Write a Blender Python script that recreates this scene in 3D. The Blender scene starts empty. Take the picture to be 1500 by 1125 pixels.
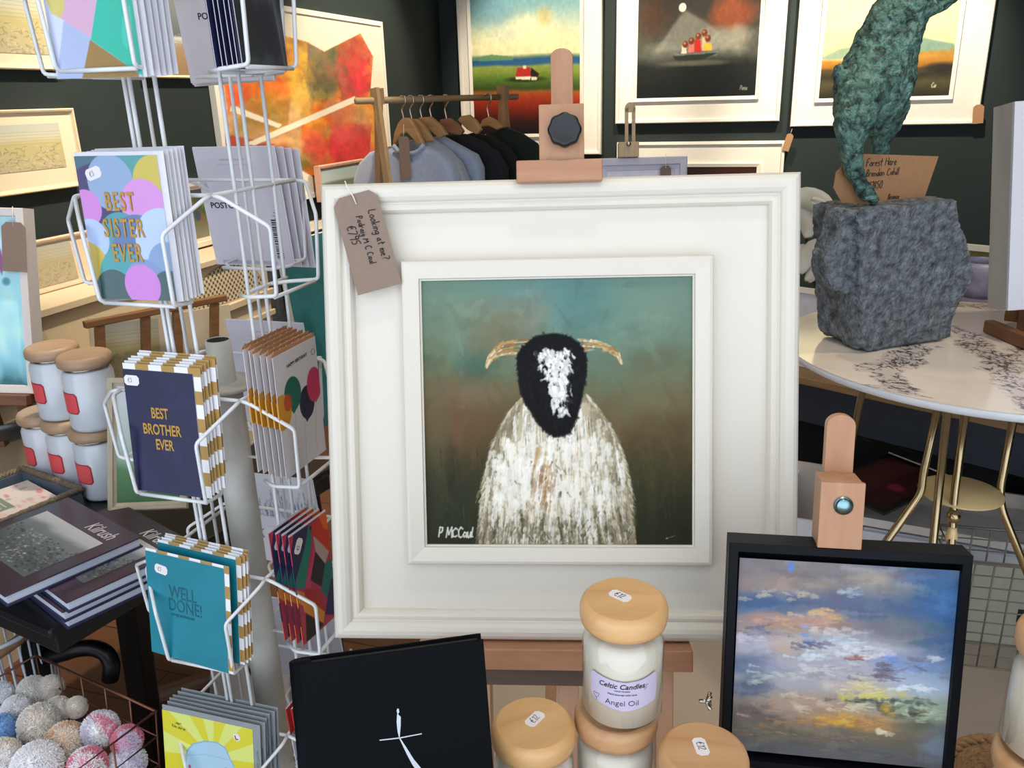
import bpy
import math, random
import numpy as np
# ---------------------------------------------------------------- camera model
FPX = 1220.0; PITCH = math.radians(19.0); ROLL = math.radians(1.6)
CAM = np.array([0.0, 0.0, 1.85])
_r = np.array([1.0, 0, 0]); FWD = np.array([0, math.cos(PITCH), -math.sin(PITCH)]); _u = np.array([0, math.sin(PITCH), math.cos(PITCH)])
RIGHT = math.cos(ROLL)*_r - math.sin(ROLL)*_u
UP = math.sin(ROLL)*_r + math.cos(ROLL)*_u
def ray(px, py): return FWD + RIGHT*((px-750.0)/FPX) - UP*((py-562.5)/FPX)
def pt(px, py, d): return CAM + ray(px, py)*d                       # point seen at a pixel, d metres deep
def on_z(px, py, z):
    r = ray(px, py); return CAM + r*((z-CAM[2])/r[2])
def on_plane(px, py, p0, n):
    r = ray(px, py); return CAM + r*(np.dot(np.asarray(p0)-CAM, n)/np.dot(r, n))
def proj(P):
    v = np.asarray(P, float)-CAM; d = v@FWD
    return (750+FPX*(v@RIGHT)/d, 562.5-FPX*(v@UP)/d)
def depth(P): return (np.asarray(P, float)-CAM)@FWD
def rotm(ax, a):
    c, s = math.cos(a), math.sin(a)
    return np.array({'x': [[1,0,0],[0,c,-s],[0,s,c]], 'y': [[c,0,s],[0,1,0],[-s,0,c]], 'z': [[c,-s,0],[s,c,0],[0,0,1]]}[ax])
def rvec(w):
    t = np.linalg.norm(w)
    if t < 1e-9: return np.eye(3)
    k = w/t; K = np.array([[0,-k[2],k[1]],[k[2],0,-k[0]],[-k[1],k[0],0]])
    return np.eye(3)+math.sin(t)*K+(1-math.cos(t))*(K@K)
class Frame:
    """pose of a flat thing: local x to its right, z up its face, y away from the viewer; origin at the bottom centre"""
    def __init__(s, R, o, w=0, h=0): s.R = np.asarray(R, float); s.o = np.asarray(o, float); s.w = w; s.h = h
    def at(s, x, y, z): return s.o + s.R@np.array([x, y, z], float)
    def loc(s, P): return s.R.T@(np.asarray(P, float)-s.o)
    def px(s, px, py, y=0.0):                                        # local x,z of the pixel on the plane y
        q = s.loc(on_plane(px, py, s.at(0, y, 0), s.R[:, 1])); return q[0], q[2]
    def uv(s, px, py, y=0.0):
        x, z = s.px(px, py, y); return x/s.w+.5, 1-z/s.h
    def moved(s, x=0, y=0, z=0): return Frame(s.R, s.at(x, y, z), s.w, s.h)
def orient(yaw=0, tilt=0, roll=0):
    return rotm('z', math.radians(yaw))@rotm('x', math.radians(tilt))@rotm('y', math.radians(roll))
def fit(quad, d, yaw=0, tilt=0, roll=0, lam=60, wh=None, Y=None):
    """rigid rectangle (tl,tr,br,bl pixels) whose centre lies d metres deep"""
    q = np.array(quad, float); R0 = orient(yaw, tilt, roll); lam = np.array(lam if hasattr(lam, '__len__') else [lam]*3, float)
    s = d/FPX; c = q.mean(0)
    w0 = (np.linalg.norm(q[0]-q[1])+np.linalg.norm(q[3]-q[2]))/2*s; h0 = (np.linalg.norm(q[0]-q[3])+np.linalg.norm(q[1]-q[2]))/2*s
    p = np.array([c[0], c[1], 0, 0, 0, w0, h0])
    if wh: p[5:] = wh
    def res(p):
        o = pt(p[0], p[1], d); R = R0@rvec(p[2:5]); out = []
        for i, (a, b) in enumerate(((-1,1),(1,1),(1,-1),(-1,-1))):
            P = o + R@np.array([a*p[5]/2, 0, b*p[6]/2]); out += list(np.array(proj(P))-q[i])
        out += list(lam*p[2:5])
        if wh: out += [3e4*(p[5]-wh[0]), 3e4*(p[6]-wh[1])]
        return np.array(out)
    for _ in range(40):
        r = res(p); J = np.empty((len(r), 7))
        for k in range(7):
            e = np.zeros(7); e[k] = (.01 if k < 2 else 1e-5); J[:, k] = (res(p+e)-r)/e[k]
        dp = np.linalg.lstsq(J, -r, rcond=None)[0]; p = p+dp*min(1, .4/max(1e-9, np.abs(dp[2:5]).max()))
    R = R0@rvec(p[2:5]); o = pt(p[0], p[1], d)
    f = Frame(R, o-R[:, 2]*p[6]/2, p[5], p[6])
    if Y:
        k = Y/f.o[1]; f = Frame(R, CAM+(f.o-CAM)*k, f.w*k, f.h*k)
    f.err = np.abs(res(p)[:8]).max()
    return f
from mathutils import Matrix, Vector
C = bpy.context.scene.collection
def lin(c):
    if isinstance(c, str):
        c = c.lstrip('#'); c = [int(c[i:i+2], 16)/255 for i in (0, 2, 4)]
    c = np.asarray(c, float)
    return np.where(c <= .04045, c/12.92, ((c+.055)/1.055)**2.4)
def srgb(c):
    c = c.lstrip('#'); return np.array([int(c[i:i+2], 16)/255 for i in (0, 2, 4)])
# ---------------------------------------------------------------- materials
_M = {}
def mat(name, col, rough=.5, metal=0.0, var=.06, scale=30, bump=0.0, bscale=60, coat=0.0, stretch=(1, 1, 1), col2=None, sheen=0, spec=.5, bdist=.01):
    if name in _M: return _M[name]
    m = bpy.data.materials.new(name); m.use_nodes = True; nt = m.node_tree; N = nt.nodes; L = nt.links
    b = N['Principled BSDF']; b.inputs['Roughness'].default_value = rough; b.inputs['Metallic'].default_value = metal
    b.inputs['Coat Weight'].default_value = coat; b.inputs['Specular IOR Level'].default_value = spec
    if sheen: b.inputs['Sheen Weight'].default_value = sheen
    tc = N.new('ShaderNodeTexCoord'); mp = N.new('ShaderNodeMapping'); mp.inputs['Scale'].default_value = stretch
    L.new(tc.outputs['Object'], mp.inputs['Vector'])
    nz = N.new('ShaderNodeTexNoise'); nz.inputs['Scale'].default_value = scale; nz.inputs['Detail'].default_value = 5
    L.new(mp.outputs['Vector'], nz.inputs['Vector'])
    cr = N.new('ShaderNodeValToRGB'); c = lin(col); c2 = lin(col2) if col2 else c
    cr.color_ramp.elements[0].position = .3; cr.color_ramp.elements[1].position = .7
    cr.color_ramp.elements[0].color = (*np.clip(c*(1-var), 0, 1), 1); cr.color_ramp.elements[1].color = (*np.clip(c2*(1+var), 0, 1), 1)
    L.new(nz.outputs['Fac'], cr.inputs['Fac']); L.new(cr.outputs['Color'], b.inputs['Base Color'])
    if bump:
        n2 = N.new('ShaderNodeTexNoise'); n2.inputs['Scale'].default_value = bscale; n2.inputs['Detail'].default_value = 6
        L.new(mp.outputs['Vector'], n2.inputs['Vector'])
        bp = N.new('ShaderNodeBump'); bp.inputs['Strength'].default_value = bump; bp.inputs['Distance'].default_value = bdist
        L.new(n2.outputs['Fac'], bp.inputs['Height']); L.new(bp.outputs['Normal'], b.inputs['Normal'])
    _M[name] = m; return m
def wood(name, c1, c2, rough=.5, axis='x', scale=6, coat=0):
    if name in _M: return _M[name]
    m = bpy.data.materials.new(name); m.use_nodes = True; nt = m.node_tree; N = nt.nodes; L = nt.links
    b = N['Principled BSDF']; b.inputs['Roughness'].default_value = rough; b.inputs['Coat Weight'].default_value = coat
    tc = N.new('ShaderNodeTexCoord'); mp = N.new('ShaderNodeMapping')
    mp.inputs['Scale'].default_value = {'x': (1, 9, 9), 'y': (9, 1, 9), 'z': (9, 9, 1)}[axis]
    L.new(tc.outputs['Object'], mp.inputs['Vector'])
    nz = N.new('ShaderNodeTexNoise'); nz.inputs['Scale'].default_value = scale; nz.inputs['Detail'].default_value = 8; nz.inputs['Roughness'].default_value = .6; nz.inputs['Distortion'].default_value = .6
    L.new(mp.outputs['Vector'], nz.inputs['Vector'])
    cr = N.new('ShaderNodeValToRGB'); cr.color_ramp.elements[0].position = .32; cr.color_ramp.elements[1].position = .68
    cr.color_ramp.elements[0].color = (*lin(c1), 1); cr.color_ramp.elements[1].color = (*lin(c2), 1)
    L.new(nz.outputs['Fac'], cr.inputs['Fac']); L.new(cr.outputs['Color'], b.inputs['Base Color'])
    _M[name] = m; return m
def attr_mat(name, rough=.6, coat=0.0, spec=.5):
    if name in _M: return _M[name]
    m = bpy.data.materials.new(name); m.use_nodes = True; nt = m.node_tree; N = nt.nodes; L = nt.links
    b = N['Principled BSDF']; b.inputs['Roughness'].default_value = rough; b.inputs['Coat Weight'].default_value = coat; b.inputs['Coat Roughness'].default_value = .08
    b.inputs['Specular IOR Level'].default_value = spec
    a = N.new('ShaderNodeVertexColor'); a.layer_name = 'Col'
    L.new(a.outputs['Color'], b.inputs['Base Color']); _M[name] = m; return m
def glass(name, col='#ffffff', rough=.02, ior=1.5):
    """thin clear glass: mirror reflection by Fresnel over clear transmission"""
    if name in _M: return _M[name]
    m = bpy.data.materials.new(name); m.use_nodes = True; nt = m.node_tree; N = nt.nodes; N.remove(N['Principled BSDF']); o = N['Material Output']
    tr = N.new('ShaderNodeBsdfTransparent'); tr.inputs['Color'].default_value = (*lin(col), 1); gl = N.new('ShaderNodeBsdfGlossy'); gl.inputs['Roughness'].default_value = rough
    lw = N.new('ShaderNodeLayerWeight'); lw.inputs['Blend'].default_value = .5
    pw = N.new('ShaderNodeMath'); pw.operation = 'POWER'; pw.inputs[1].default_value = 3.5; nt.links.new(lw.outputs['Facing'], pw.inputs[0])
    fr = N.new('ShaderNodeMath'); fr.operation = 'MULTIPLY_ADD'; fr.inputs[1].default_value = .5; fr.inputs[2].default_value = ((ior-1)/(ior+1))**2; nt.links.new(pw.outputs[0], fr.inputs[0]); mx = N.new('ShaderNodeMixShader')
    nt.links.new(fr.outputs[0], mx.inputs[0]); nt.links.new(tr.outputs[0], mx.inputs[1]); nt.links.new(gl.outputs[0], mx.inputs[2]); nt.links.new(mx.outputs[0], o.inputs['Surface'])
    _M[name] = m; return m
# ---------------------------------------------------------------- objects
def m4(f):
    M = Matrix.Identity(4)
    for i in range(3):
        for j in range(3): M[i][j] = float(f.R[i, j])
        M[i][3] = float(f.o[i])
    return M
def tag(o, label, cat, group=None, kind=None):
    o['label'] = label; o['category'] = cat
    if group: o['group'] = group
    if kind: o['kind'] = kind
    return o
def thing(name, label, cat, f=None, group=None):
    o = bpy.data.objects.new(name, None); C.objects.link(o); o.empty_display_size = .05
    if f is not None:
        o.matrix_world = m4(f if isinstance(f, Frame) else Frame(np.eye(3), f))
    return tag(o, label, cat, group)
def dup(root, f, label=None, group=None):
    r = root.copy(); C.objects.link(r); r.matrix_world = m4(f)
    if label: r['label'] = label
    if group: r['group'] = group
    for ch in root.children:
        c = ch.copy(); C.objects.link(c); c.parent = r
        for g in ch.children:
            d = g.copy(); C.objects.link(d); d.parent = c
    return r
def link(name, me, m, parent=None, label=None):
    o = bpy.data.objects.new(name, me); C.objects.link(o)
    if m is not None and not me.materials: me.materials.append(m)
    if parent is not None: o.parent = parent
    if label: o['label'] = label
    return o
def bevel(o, w=.002, seg=2):
    b = o.modifiers.new('bevel', 'BEVEL'); b.width = w; b.segments = seg; b.limit_method = 'ANGLE'; b.angle_limit = math.radians(40); return o
def round_path(pts, rad=.008, n=4):
    pts = [np.asarray(p, float) for p in pts]; out = [pts[0]]
    for a, b, c in zip(pts, pts[1:], pts[2:]):
        u = a-b; v = c-b; lu = np.linalg.norm(u); lv = np.linalg.norm(v); r = min(rad, lu*.45, lv*.45)
        p = b+u/lu*r; q = b+v/lv*r
        for k in range(n+1):
            t = k/n; out.append((1-t)**2*p+2*t*(1-t)*b+t*t*q)
    out.append(pts[-1]); return out
class MB:
    def __init__(s): s.v = []; s.f = []; s.sm = []
    def add(s, v, f, smooth=False):
        n = len(s.v); s.v += [tuple(map(float, p)) for p in v]; s.f += [tuple(i+n for i in q) for q in f]; s.sm += [smooth]*len(f); return s
    def box(s, x0, x1, y0, y1, z0, z1, xf=None):
        x0, x1 = sorted((x0, x1)); y0, y1 = sorted((y0, y1)); z0, z1 = sorted((z0, z1))
        v = [(x, y, z) for z in (z0, z1) for y in (y0, y1) for x in (x0, x1)]
        if xf: v = [xf(np.array(p)) for p in v]
        return s.add(v, [(0,2,3,1),(4,5,7,6),(0,1,5,4),(2,6,7,3),(0,4,6,2),(1,3,7,5)])
    def beam(s, a, b, w, t, up=(0, 0, 1)):
        a = np.asarray(a, float); b = np.asarray(b, float); d = b-a; d /= np.linalg.norm(d)
        x = np.cross(d, np.asarray(up, float)); x /= np.linalg.norm(x); y = np.cross(x, d)
        v = [p+x*i*w/2+y*j*t/2 for p in (a, b) for j in (-1, 1) for i in (-1, 1)]
        return s.add(v, [(0,2,3,1),(4,5,7,6),(0,1,5,4),(2,6,7,3),(0,4,6,2),(1,3,7,5)])
    def tube(s, pts, r, n=8, closed=False, caps=True):
        P = [np.asarray(p, float) for p in pts]; m = len(P); rr = r if hasattr(r, '__len__') else [r]*m
        T = []
        for i in range(m):
            a = P[(i-1) % m] if (closed or i > 0) else P[i]; b = P[(i+1) % m] if (closed or i < m-1) else P[i]
            t = b-a; T.append(t/max(1e-12, np.linalg.norm(t)))
        ref = np.array([0, 0, 1.0]) if abs(T[0][2]) < .9 else np.array([1.0, 0, 0])
        x = np.cross(T[0], ref); x /= np.linalg.norm(x); V = []
        for i in range(m):
            x = x-T[i]*(x@T[i]); x /= np.linalg.norm(x); y = np.cross(T[i], x)
            for k in range(n):
                a = 2*math.pi*k/n; V.append(P[i]+(x*math.cos(a)+y*math.sin(a))*rr[i])
        F = []
        for i in range(m if closed else m-1):
            j = (i+1) % m
            for k in range(n): F.append((i*n+k, i*n+(k+1) % n, j*n+(k+1) % n, j*n+k))
        if caps and not closed:
            F.append(tuple(range(n-1, -1, -1))); F.append(tuple((m-1)*n+k for k in range(n)))
        return s.add(V, F, True)
    def lathe(s, prof, n=40, c=(0, 0, 0), cap=True, smooth=True):
        V = [(c[0]+r*math.cos(2*math.pi*k/n), c[1]+r*math.sin(2*math.pi*k/n), c[2]+z) for r, z in prof for k in range(n)]
        F = [(i*n+k, i*n+(k+1) % n, (i+1)*n+(k+1) % n, (i+1)*n+k) for i in range(len(prof)-1) for k in range(n)]
        s.add(V, F, smooth)
        if cap:
            b = len(s.v)-len(V)
            s.f += [tuple(b+k for k in range(n-1, -1, -1)), tuple(b+(len(prof)-1)*n+k for k in range(n))]; s.sm += [False, False]
        return s
    def prism(s, poly, y0, y1, smooth=False):
        """poly: (x, z) outline; extruded from y0 (viewer side) to y1"""
        n = len(poly); a = sum(poly[i][0]*poly[(i+1) % n][1]-poly[(i+1) % n][0]*poly[i][1] for i in range(n))
        if a < 0: poly = poly[::-1]
        V = [(x, y0, z) for x, z in poly]+[(x, y1, z) for x, z in poly]
        F = [tuple(range(n)), tuple(range(2*n-1, n-1, -1))]+[(i+n, (i+1) % n+n, (i+1) % n, i) for i in range(n)]
        return s.add(V, F, smooth)
    def moulding(s, w, h, prof, smooth=False):
        """mitred picture frame; prof: (inset, y) from the back outer edge to the inner edge"""
        V = []; F = []
        for i, y in prof: V += [(-w/2+i, y, i), (w/2-i, y, i), (w/2-i, y, h-i), (-w/2+i, y, h-i)]
        for a in range(len(prof)-1):
            for k in range(4): F.append((a*4+k, a*4+(k+1) % 4, a*4+4+(k+1) % 4, a*4+4+k))
        return s.add(V, F, smooth)
    def ball(s, c, r, n=12, m=8, sx=1, sy=1, sz=1):
        V = []; F = []
        for i in range(m+1):
            t = math.pi*i/m
            for k in range(n):
                a = 2*math.pi*k/n; V.append((c[0]+r*sx*math.sin(t)*math.cos(a), c[1]+r*sy*math.sin(t)*math.sin(a), c[2]+r*sz*math.cos(t)))
        for i in range(m):
            for k in range(n): F.append((i*n+k, (i+1)*n+k, (i+1)*n+(k+1) % n, i*n+(k+1) % n))
        return s.add(V, F, True)
    def build(s, name, m, parent=None, label=None, bev=0, seg=2):
        me = bpy.data.meshes.new(name); me.from_pydata(s.v, [], s.f); me.polygons.foreach_set('use_smooth', s.sm); me.update()
        o = link(name, me, m, parent, label)
        if bev: bevel(o, bev, seg)
        return o
def set_cols(me, cols):
    a = me.color_attributes.new('Col', 'FLOAT_COLOR', 'POINT')
    a.data.foreach_set('color', np.c_[cols, np.ones(len(cols))].astype(np.float32).ravel())
# ---------------------------------------------------------------- lettering
def text_obj(name, s, size, m, parent, at=(0, 0, 0), sx=1.0, align='CENTER', off=0.0, ext=.0002, rot=0.0, warp=None, shear=0.0, space=1.0, label=None):
    cu = bpy.data.curves.new('t', 'FONT'); cu.body = s; cu.size = size; cu.align_x = align; cu.offset = off; cu.extrude = ext; cu.resolution_u = 3; cu.shear = shear; cu.space_character = space
    ob = bpy.data.objects.new('t', cu); me = bpy.data.meshes.new_from_object(ob)
    ca, sa = math.cos(rot), math.sin(rot); n = len(me.vertices); co = np.empty(n*3); me.vertices.foreach_get('co', co); co = co.reshape(-1, 3)
    x = co[:, 0]*sx; z = co[:, 1]; P = np.c_[at[0]+x*ca-z*sa, at[1]-co[:, 2], at[2]+x*sa+z*ca]
    if warp: P = np.array([warp(p) for p in P])
    me.vertices.foreach_set('co', P.ravel()); me.name = name; me.update()
    bpy.data.objects.remove(ob); bpy.data.curves.remove(cu)
    me.materials.clear()
    return link(name, me, m, parent, label)
GL = {  # single-stroke pen letters: polylines on an x, y grid (x-height .5)
'L': '.1,1 .05,0 .5,.05', 'o': '.25,.5 .05,.3 .1,.05 .3,0 .42,.2 .35,.45 .25,.5', 'k': '.08,1 .05,0|.38,.5 .08,.22 .4,0', 'i': '.1,.5 .1,0|.12,.72 .13,.75', 'n': '.05,.5 .06,0|.06,.35 .25,.5 .35,.35 .36,0',
'g': '.38,.45 .2,.5 .05,.25 .2,.05 .36,.2|.38,.5 .36,-.25 .2,-.4 .05,-.25', 'a': '.36,.42 .2,.5 .05,.25 .15,.02 .34,.2|.37,.5 .38,.05 .45,0', 't': '.2,.9 .18,.1 .3,0|.02,.55 .38,.58', 'm': '.05,.5 .05,0|.05,.35 .2,.5 .27,.3 .27,0|.27,.35 .42,.5 .5,.3 .5,0',
'e': '.06,.25 .38,.3 .3,.48 .12,.45 .05,.2 .18,0 .4,.08', '?': '.05,.85 .25,1 .42,.8 .3,.55 .2,.45 .2,.25|.2,.05 .2,0', 'P': '.08,0 .1,1 .4,.95 .45,.7 .3,.5 .1,.5', 'd': '.36,.4 .18,.5 .05,.25 .18,.02 .36,.18|.4,1 .38,0', 'r': '.06,.5 .07,0|.07,.3 .2,.48 .34,.46',
'M': '.04,0 .1,1 .32,.3 .55,1 .62,0', 'c': '.38,.42 .2,.5 .05,.25 .18,.02 .4,.08', 'C': '.5,.85 .3,1 .06,.6 .15,.1 .35,0 .55,.12', 'u': '.05,.5 .08,.1 .2,0 .34,.15 .36,.5|.36,.5 .4,0', 'l': '.1,1 .08,.05 .16,0', '€': '.5,.9 .3,1 .12,.7 .12,.25 .3,0 .5,.08|.02,.6 .4,.62|.02,.42 .36,.42',
'7': '.04,.98 .45,1 .2,0', '9': '.42,.85 .25,1 .06,.8 .15,.55 .4,.65|.43,.9 .38,0', '5': '.45,1 .12,1 .08,.58 .35,.6 .42,.25 .25,0 .04,.08', 'F': '.08,0 .1,1 .5,1|.1,.55 .38,.57', 's': '.34,.45 .15,.5 .08,.35 .32,.18 .25,0 .04,.05', 'H': '.06,1 .06,0|.5,1 .5,0|.06,.52 .5,.52',
'B': '.08,0 .08,1 .35,.95 .38,.65 .1,.54 .42,.4 .4,.08 .08,0', 'h': '.06,1 .06,0|.06,.35 .25,.5 .36,.3 .36,0', 'z': '.04,.48 .36,.5 .05,.02 .4,.02', '1': '.05,.8 .2,1 .2,0', '8': '.25,.52 .08,.8 .25,1 .42,.8 .25,.52 .06,.25 .25,0 .45,.25 .25,.52', '0': '.25,1 .06,.6 .12,.1 .3,0 .46,.4 .38,.9 .25,1', '2': '.05,.8 .25,1 .42,.75 .05,0 .48,.02', '4': '.35,0 .35,1 .04,.35 .5,.35', 'A': '.02,0 .28,1 .52,0|.1,.38 .42,.38', '.': '.08,.04 .1,0'}
def pen(s, size, at=(0, 0), rot=0.0, seed=1, jit=.04, track=.1):
    """handwriting as a list of 2-D polylines starting at `at`"""
    rng = random.Random(seed); x = 0; out = []; ca, sa = math.cos(rot), math.sin(rot)
    for ch in s:
        if ch == ' ': x += .38; continue
        mx = 0
        for pl in GL[ch].split('|'):
            q = []
            for p in pl.split():
                a, b = map(float, p.split(',')); mx = max(mx, a); a += rng.uniform(-jit, jit)*.6+x; b += rng.uniform(-jit, jit)
                a += b*.12; q.append((at[0]+size*(a*ca-b*sa), at[1]+size*(a*sa+b*ca)))
            out.append(q)
        x += mx+track
    return out
def ink(name, lines, m, parent, y=-.0006, r=.0006, warp=None, label=None):
    mb = MB()
    for q in lines:
        P = [(a, y, b) for a, b in q]
        if warp: P = [warp(np.array(p)) for p in P]
        if len(P) > 1: mb.tube(round_path(P, .004, 2) if len(P) > 2 else P, r, 5)
    return mb.build(name, m, parent, label)
# ---------------------------------------------------------------- painted surfaces
class Cv:
    def __init__(s, w, h, col='#ffffff', seed=0):
        s.w, s.h = w, h; s.c = np.ones((h, w, 3))*srgb(col); s.z = np.zeros((h, w)); s.rng = np.random.RandomState(seed)
        s.X, s.Y = np.meshgrid((np.arange(w)+.5)/w, (np.arange(h)+.5)/h)
    def noise(s, sx, sy, octs=4, seed=None):
        rng = np.random.RandomState(seed) if seed is not None else s.rng; out = 0; amp = 1; tot = 0
        for o in range(octs):
            nx = max(2, int(sx*2**o)+2); ny = max(2, int(sy*2**o)+2); g = rng.rand(ny, nx)
            fx = s.X*(nx-1.001); fy = s.Y*(ny-1.001); ix = fx.astype(int); iy = fy.astype(int); tx = fx-ix; ty = fy-iy
            tx = tx*tx*(3-2*tx); ty = ty*ty*(3-2*ty)
            out = out+amp*((g[iy, ix]*(1-tx)+g[iy, ix+1]*tx)*(1-ty)+(g[iy+1, ix]*(1-tx)+g[iy+1, ix+1]*tx)*ty); tot += amp; amp *= .55
        return out/tot
    def mix(s, col, m):
        col = srgb(col) if isinstance(col, str) else np.asarray(col); m = np.clip(m, 0, 1)[..., None]; s.c = s.c*(1-m)+col*m; return s
    def vgrad(s, stops, warp=0, seed=3):
        v = s.Y+(s.noise(3, 3, 4, seed)-.5)*warp; ys = [a for a, _ in stops]; cs = np.array([srgb(c) for _, c in stops])
        s.c = np.stack([np.interp(v, ys, cs[:, i]) for i in range(3)], -1); return s
    def blob(s, cx, cy, rx, ry, col, a=1.0, soft=.6, wob=.3, seed=None, ang=0):
        dx = s.X-cx; dy = s.Y-cy; ca, sa = math.cos(ang), math.sin(ang); d = np.hypot((dx*ca+dy*sa)/rx, (-dx*sa+dy*ca)/ry)
        if wob: d = d+(s.noise(6, 6, 4, seed)-.5)*wob*2
        return s.mix(col, a*np.clip((1+soft/2-d)/max(soft, 1e-3), 0, 1))
    def disc(s, cx, cy, rx, ry, col, a=1.0):
        d = np.hypot((s.X-cx)/rx, (s.Y-cy)/ry); px = 1.2/min(rx*s.w, ry*s.h); return s.mix(col, a*np.clip((1-d)/px+.5, 0, 1))
    def inside(s, pts):
        m = np.zeros((s.h, s.w), bool); n = len(pts)
        for i in range(n):
            (x0, y0), (x1, y1) = pts[i], pts[(i+1) % n]
            if y0 == y1: continue
            c = ((y0 > s.Y) != (y1 > s.Y)) & (s.X < (x1-x0)*(s.Y-y0)/(y1-y0)+x0); m ^= c
        return m
    def mask(s, pts, soft=1.0):
        m = s.inside(pts).astype(float); k = max(1, int(round(soft)))
        for _ in range(k):
            p = np.pad(m, 1, mode='edge'); m = (p[:-2, 1:-1]+p[2:, 1:-1]+p[1:-1, :-2]+p[1:-1, 2:]+2*m)/6
        return m
    def poly(s, pts, col, a=1.0, soft=1): return s.mix(col, a*s.mask(pts, soft))
    def stroke(s, x0, y0, x1, y1, wd, col, a=1.0, taper=.6, hgt=0.0, streak=.3):
        W, H = s.w, s.h; pad = wd*1.3
        i0 = max(0, int((min(x0, x1)-pad)*W)); i1 = min(W, int((max(x0, x1)+pad)*W)+2); j0 = max(0, int((min(y0, y1)-pad*W/H)*H)); j1 = min(H, int((max(y0, y1)+pad*W/H)*H)+2)
        if i0 >= i1 or j0 >= j1: return s
        X = s.X[j0:j1, i0:i1]; Y = s.Y[j0:j1, i0:i1]*H/W; y0 = y0*H/W; y1 = y1*H/W
        dx, dy = x1-x0, y1-y0; L2 = dx*dx+dy*dy+1e-12; t = np.clip(((X-x0)*dx+(Y-y0)*dy)/L2, 0, 1)
        ln = math.sqrt(L2); off = ((X-x0)*dy-(Y-y0)*dx)/ln; d = np.hypot(X-x0-t*dx, Y-y0-t*dy); w = wd/2*(1-taper*t)
        if streak > .01:
            ph = s.rng.rand(3)*6.3; along = t*ln
            w = w*(1+.35*np.sin(along*W*.33+ph[0])+.25*np.sin(along*W*.8+ph[1]))
            m = np.clip((w-d)/np.maximum(w*.55, 1.0/W)+.25, 0, 1)*a; m = m*(1-streak*(.5+.5*np.sin(off*W*1.9+ph[2]+np.sin(along*W*.15)*2)))*np.clip(1.25-.6*t, 0, 1)
        else: m = np.clip((w-d)*W+.5, 0, 1)*a
        col = srgb(col) if isinstance(col, str) else np.asarray(col); s.c[j0:j1, i0:i1] = s.c[j0:j1, i0:i1]*(1-m[..., None])+col*m[..., None]
        if hgt: s.z[j0:j1, i0:i1] = np.maximum(s.z[j0:j1, i0:i1]*(1-.5*m), hgt*m*(1-.7*np.clip(d/np.maximum(w, 1e-6), 0, 1)**2))
        return s
    def line(s, pts, wd, col, a=1.0):
        for (p, q) in zip(pts, pts[1:]): s.stroke(p[0], p[1], q[0], q[1], wd, col, a, 0, 0, 0)
        return s
    def jitter(s, a=.03, sc=60): s.c = np.clip(s.c*(1+(s.noise(sc, sc, 2)-.5)[..., None]*a*2), 0, 1); return s
    def mesh(s, name, w, h, m, parent, x0=None, y=0.0, z0=0.0, relief=0.0, gain=1.0, warp=None, label=None):
        x0 = -w/2 if x0 is None else x0; nx, ny = s.w, s.h
        xs = np.linspace(x0, x0+w, nx); zs = np.linspace(z0+h, z0, ny); X, Z = np.meshgrid(xs, zs); Yy = y-relief*s.z
        P = np.stack([X, Yy, Z], -1).reshape(-1, 3)
        if warp: P = warp(P)
        idx = np.arange(nx*ny).reshape(ny, nx); F = np.stack([idx[1:, :-1], idx[1:, 1:], idx[:-1, 1:], idx[:-1, :-1]], -1).reshape(-1, 4)
        me = bpy.data.meshes.new(name); me.vertices.add(len(P)); me.vertices.foreach_set('co', P.ravel().astype(np.float32))
        me.loops.add(F.size); me.loops.foreach_set('vertex_index', F.ravel().astype(np.int32)); me.polygons.add(len(F))
        me.polygons.foreach_set('loop_start', np.arange(0, F.size, 4, dtype=np.int32)); me.polygons.foreach_set('use_smooth', np.ones(len(F), bool))
        me.update(calc_edges=True); me.validate(); set_cols(me, np.clip(lin(s.c)*gain, 0, 1).reshape(-1, 3))
        return link(name, me, m, parent, label)
# ================================================================ room
sc = bpy.context.scene
KR = 2.0; RA = math.radians(18)
AX = np.array([math.cos(RA), -math.sin(RA), 0]); NB = np.array([math.sin(RA), math.cos(RA), 0])
cb = CAM+(pt(1028, 90, 3.1)-CAM)*KR; cor = on_plane(647, 100, cb, NB)
FB = Frame(np.stack([AX, NB, [0, 0, 1]], 1), [cb[0], cb[1], 0])
AL = NB; NL_ = -AX
FL = Frame(np.stack([AL, NL_, [0, 0, 1]], 1), [cor[0], cor[1], 0])
H = 3.8; SB = FB.loc([cor[0], cor[1], 0])[0]; SF = -7.5; WR = 7.6
m_wall = mat('dark_green_paint', '#27302f', .75, var=.05, scale=3, spec=.25)
m_dado = mat('grey_paint', '#8f8a84', .7, var=.05, scale=3)
m_ceil = mat('ceiling_white', '#d8d6d0', .9, var=.02)
def struct(name, mb, m):
    o = mb.build(name, m); o['kind'] = 'structure'; return o
def slab(F, x0, x1, y0, y1, z0, z1):
    return MB().box(x0, x1, y0, y1, z0, z1, lambda p: F.at(*p))
struct('wall_back', slab(FB, SB-.15, SB+WR+.15, 0, .15, 0, H), m_wall)
struct('wall_left', slab(FL, SF, 0, 0, .15, 0, H), m_wall)
FR = Frame(np.stack([-AL, AX, [0, 0, 1]], 1), FB.at(SB+WR, 0, 0))
struct('wall_right', slab(FR, 0, -SF, 0, .15, 0, H), m_wall)
Fm = Frame(np.stack([AX, NB, [0, 0, 1]], 1), [cor[0], cor[1], 0])
struct('ceiling', slab(Fm, -.15, WR+.15, SF, .15, H, H+.1), m_ceil)
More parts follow.
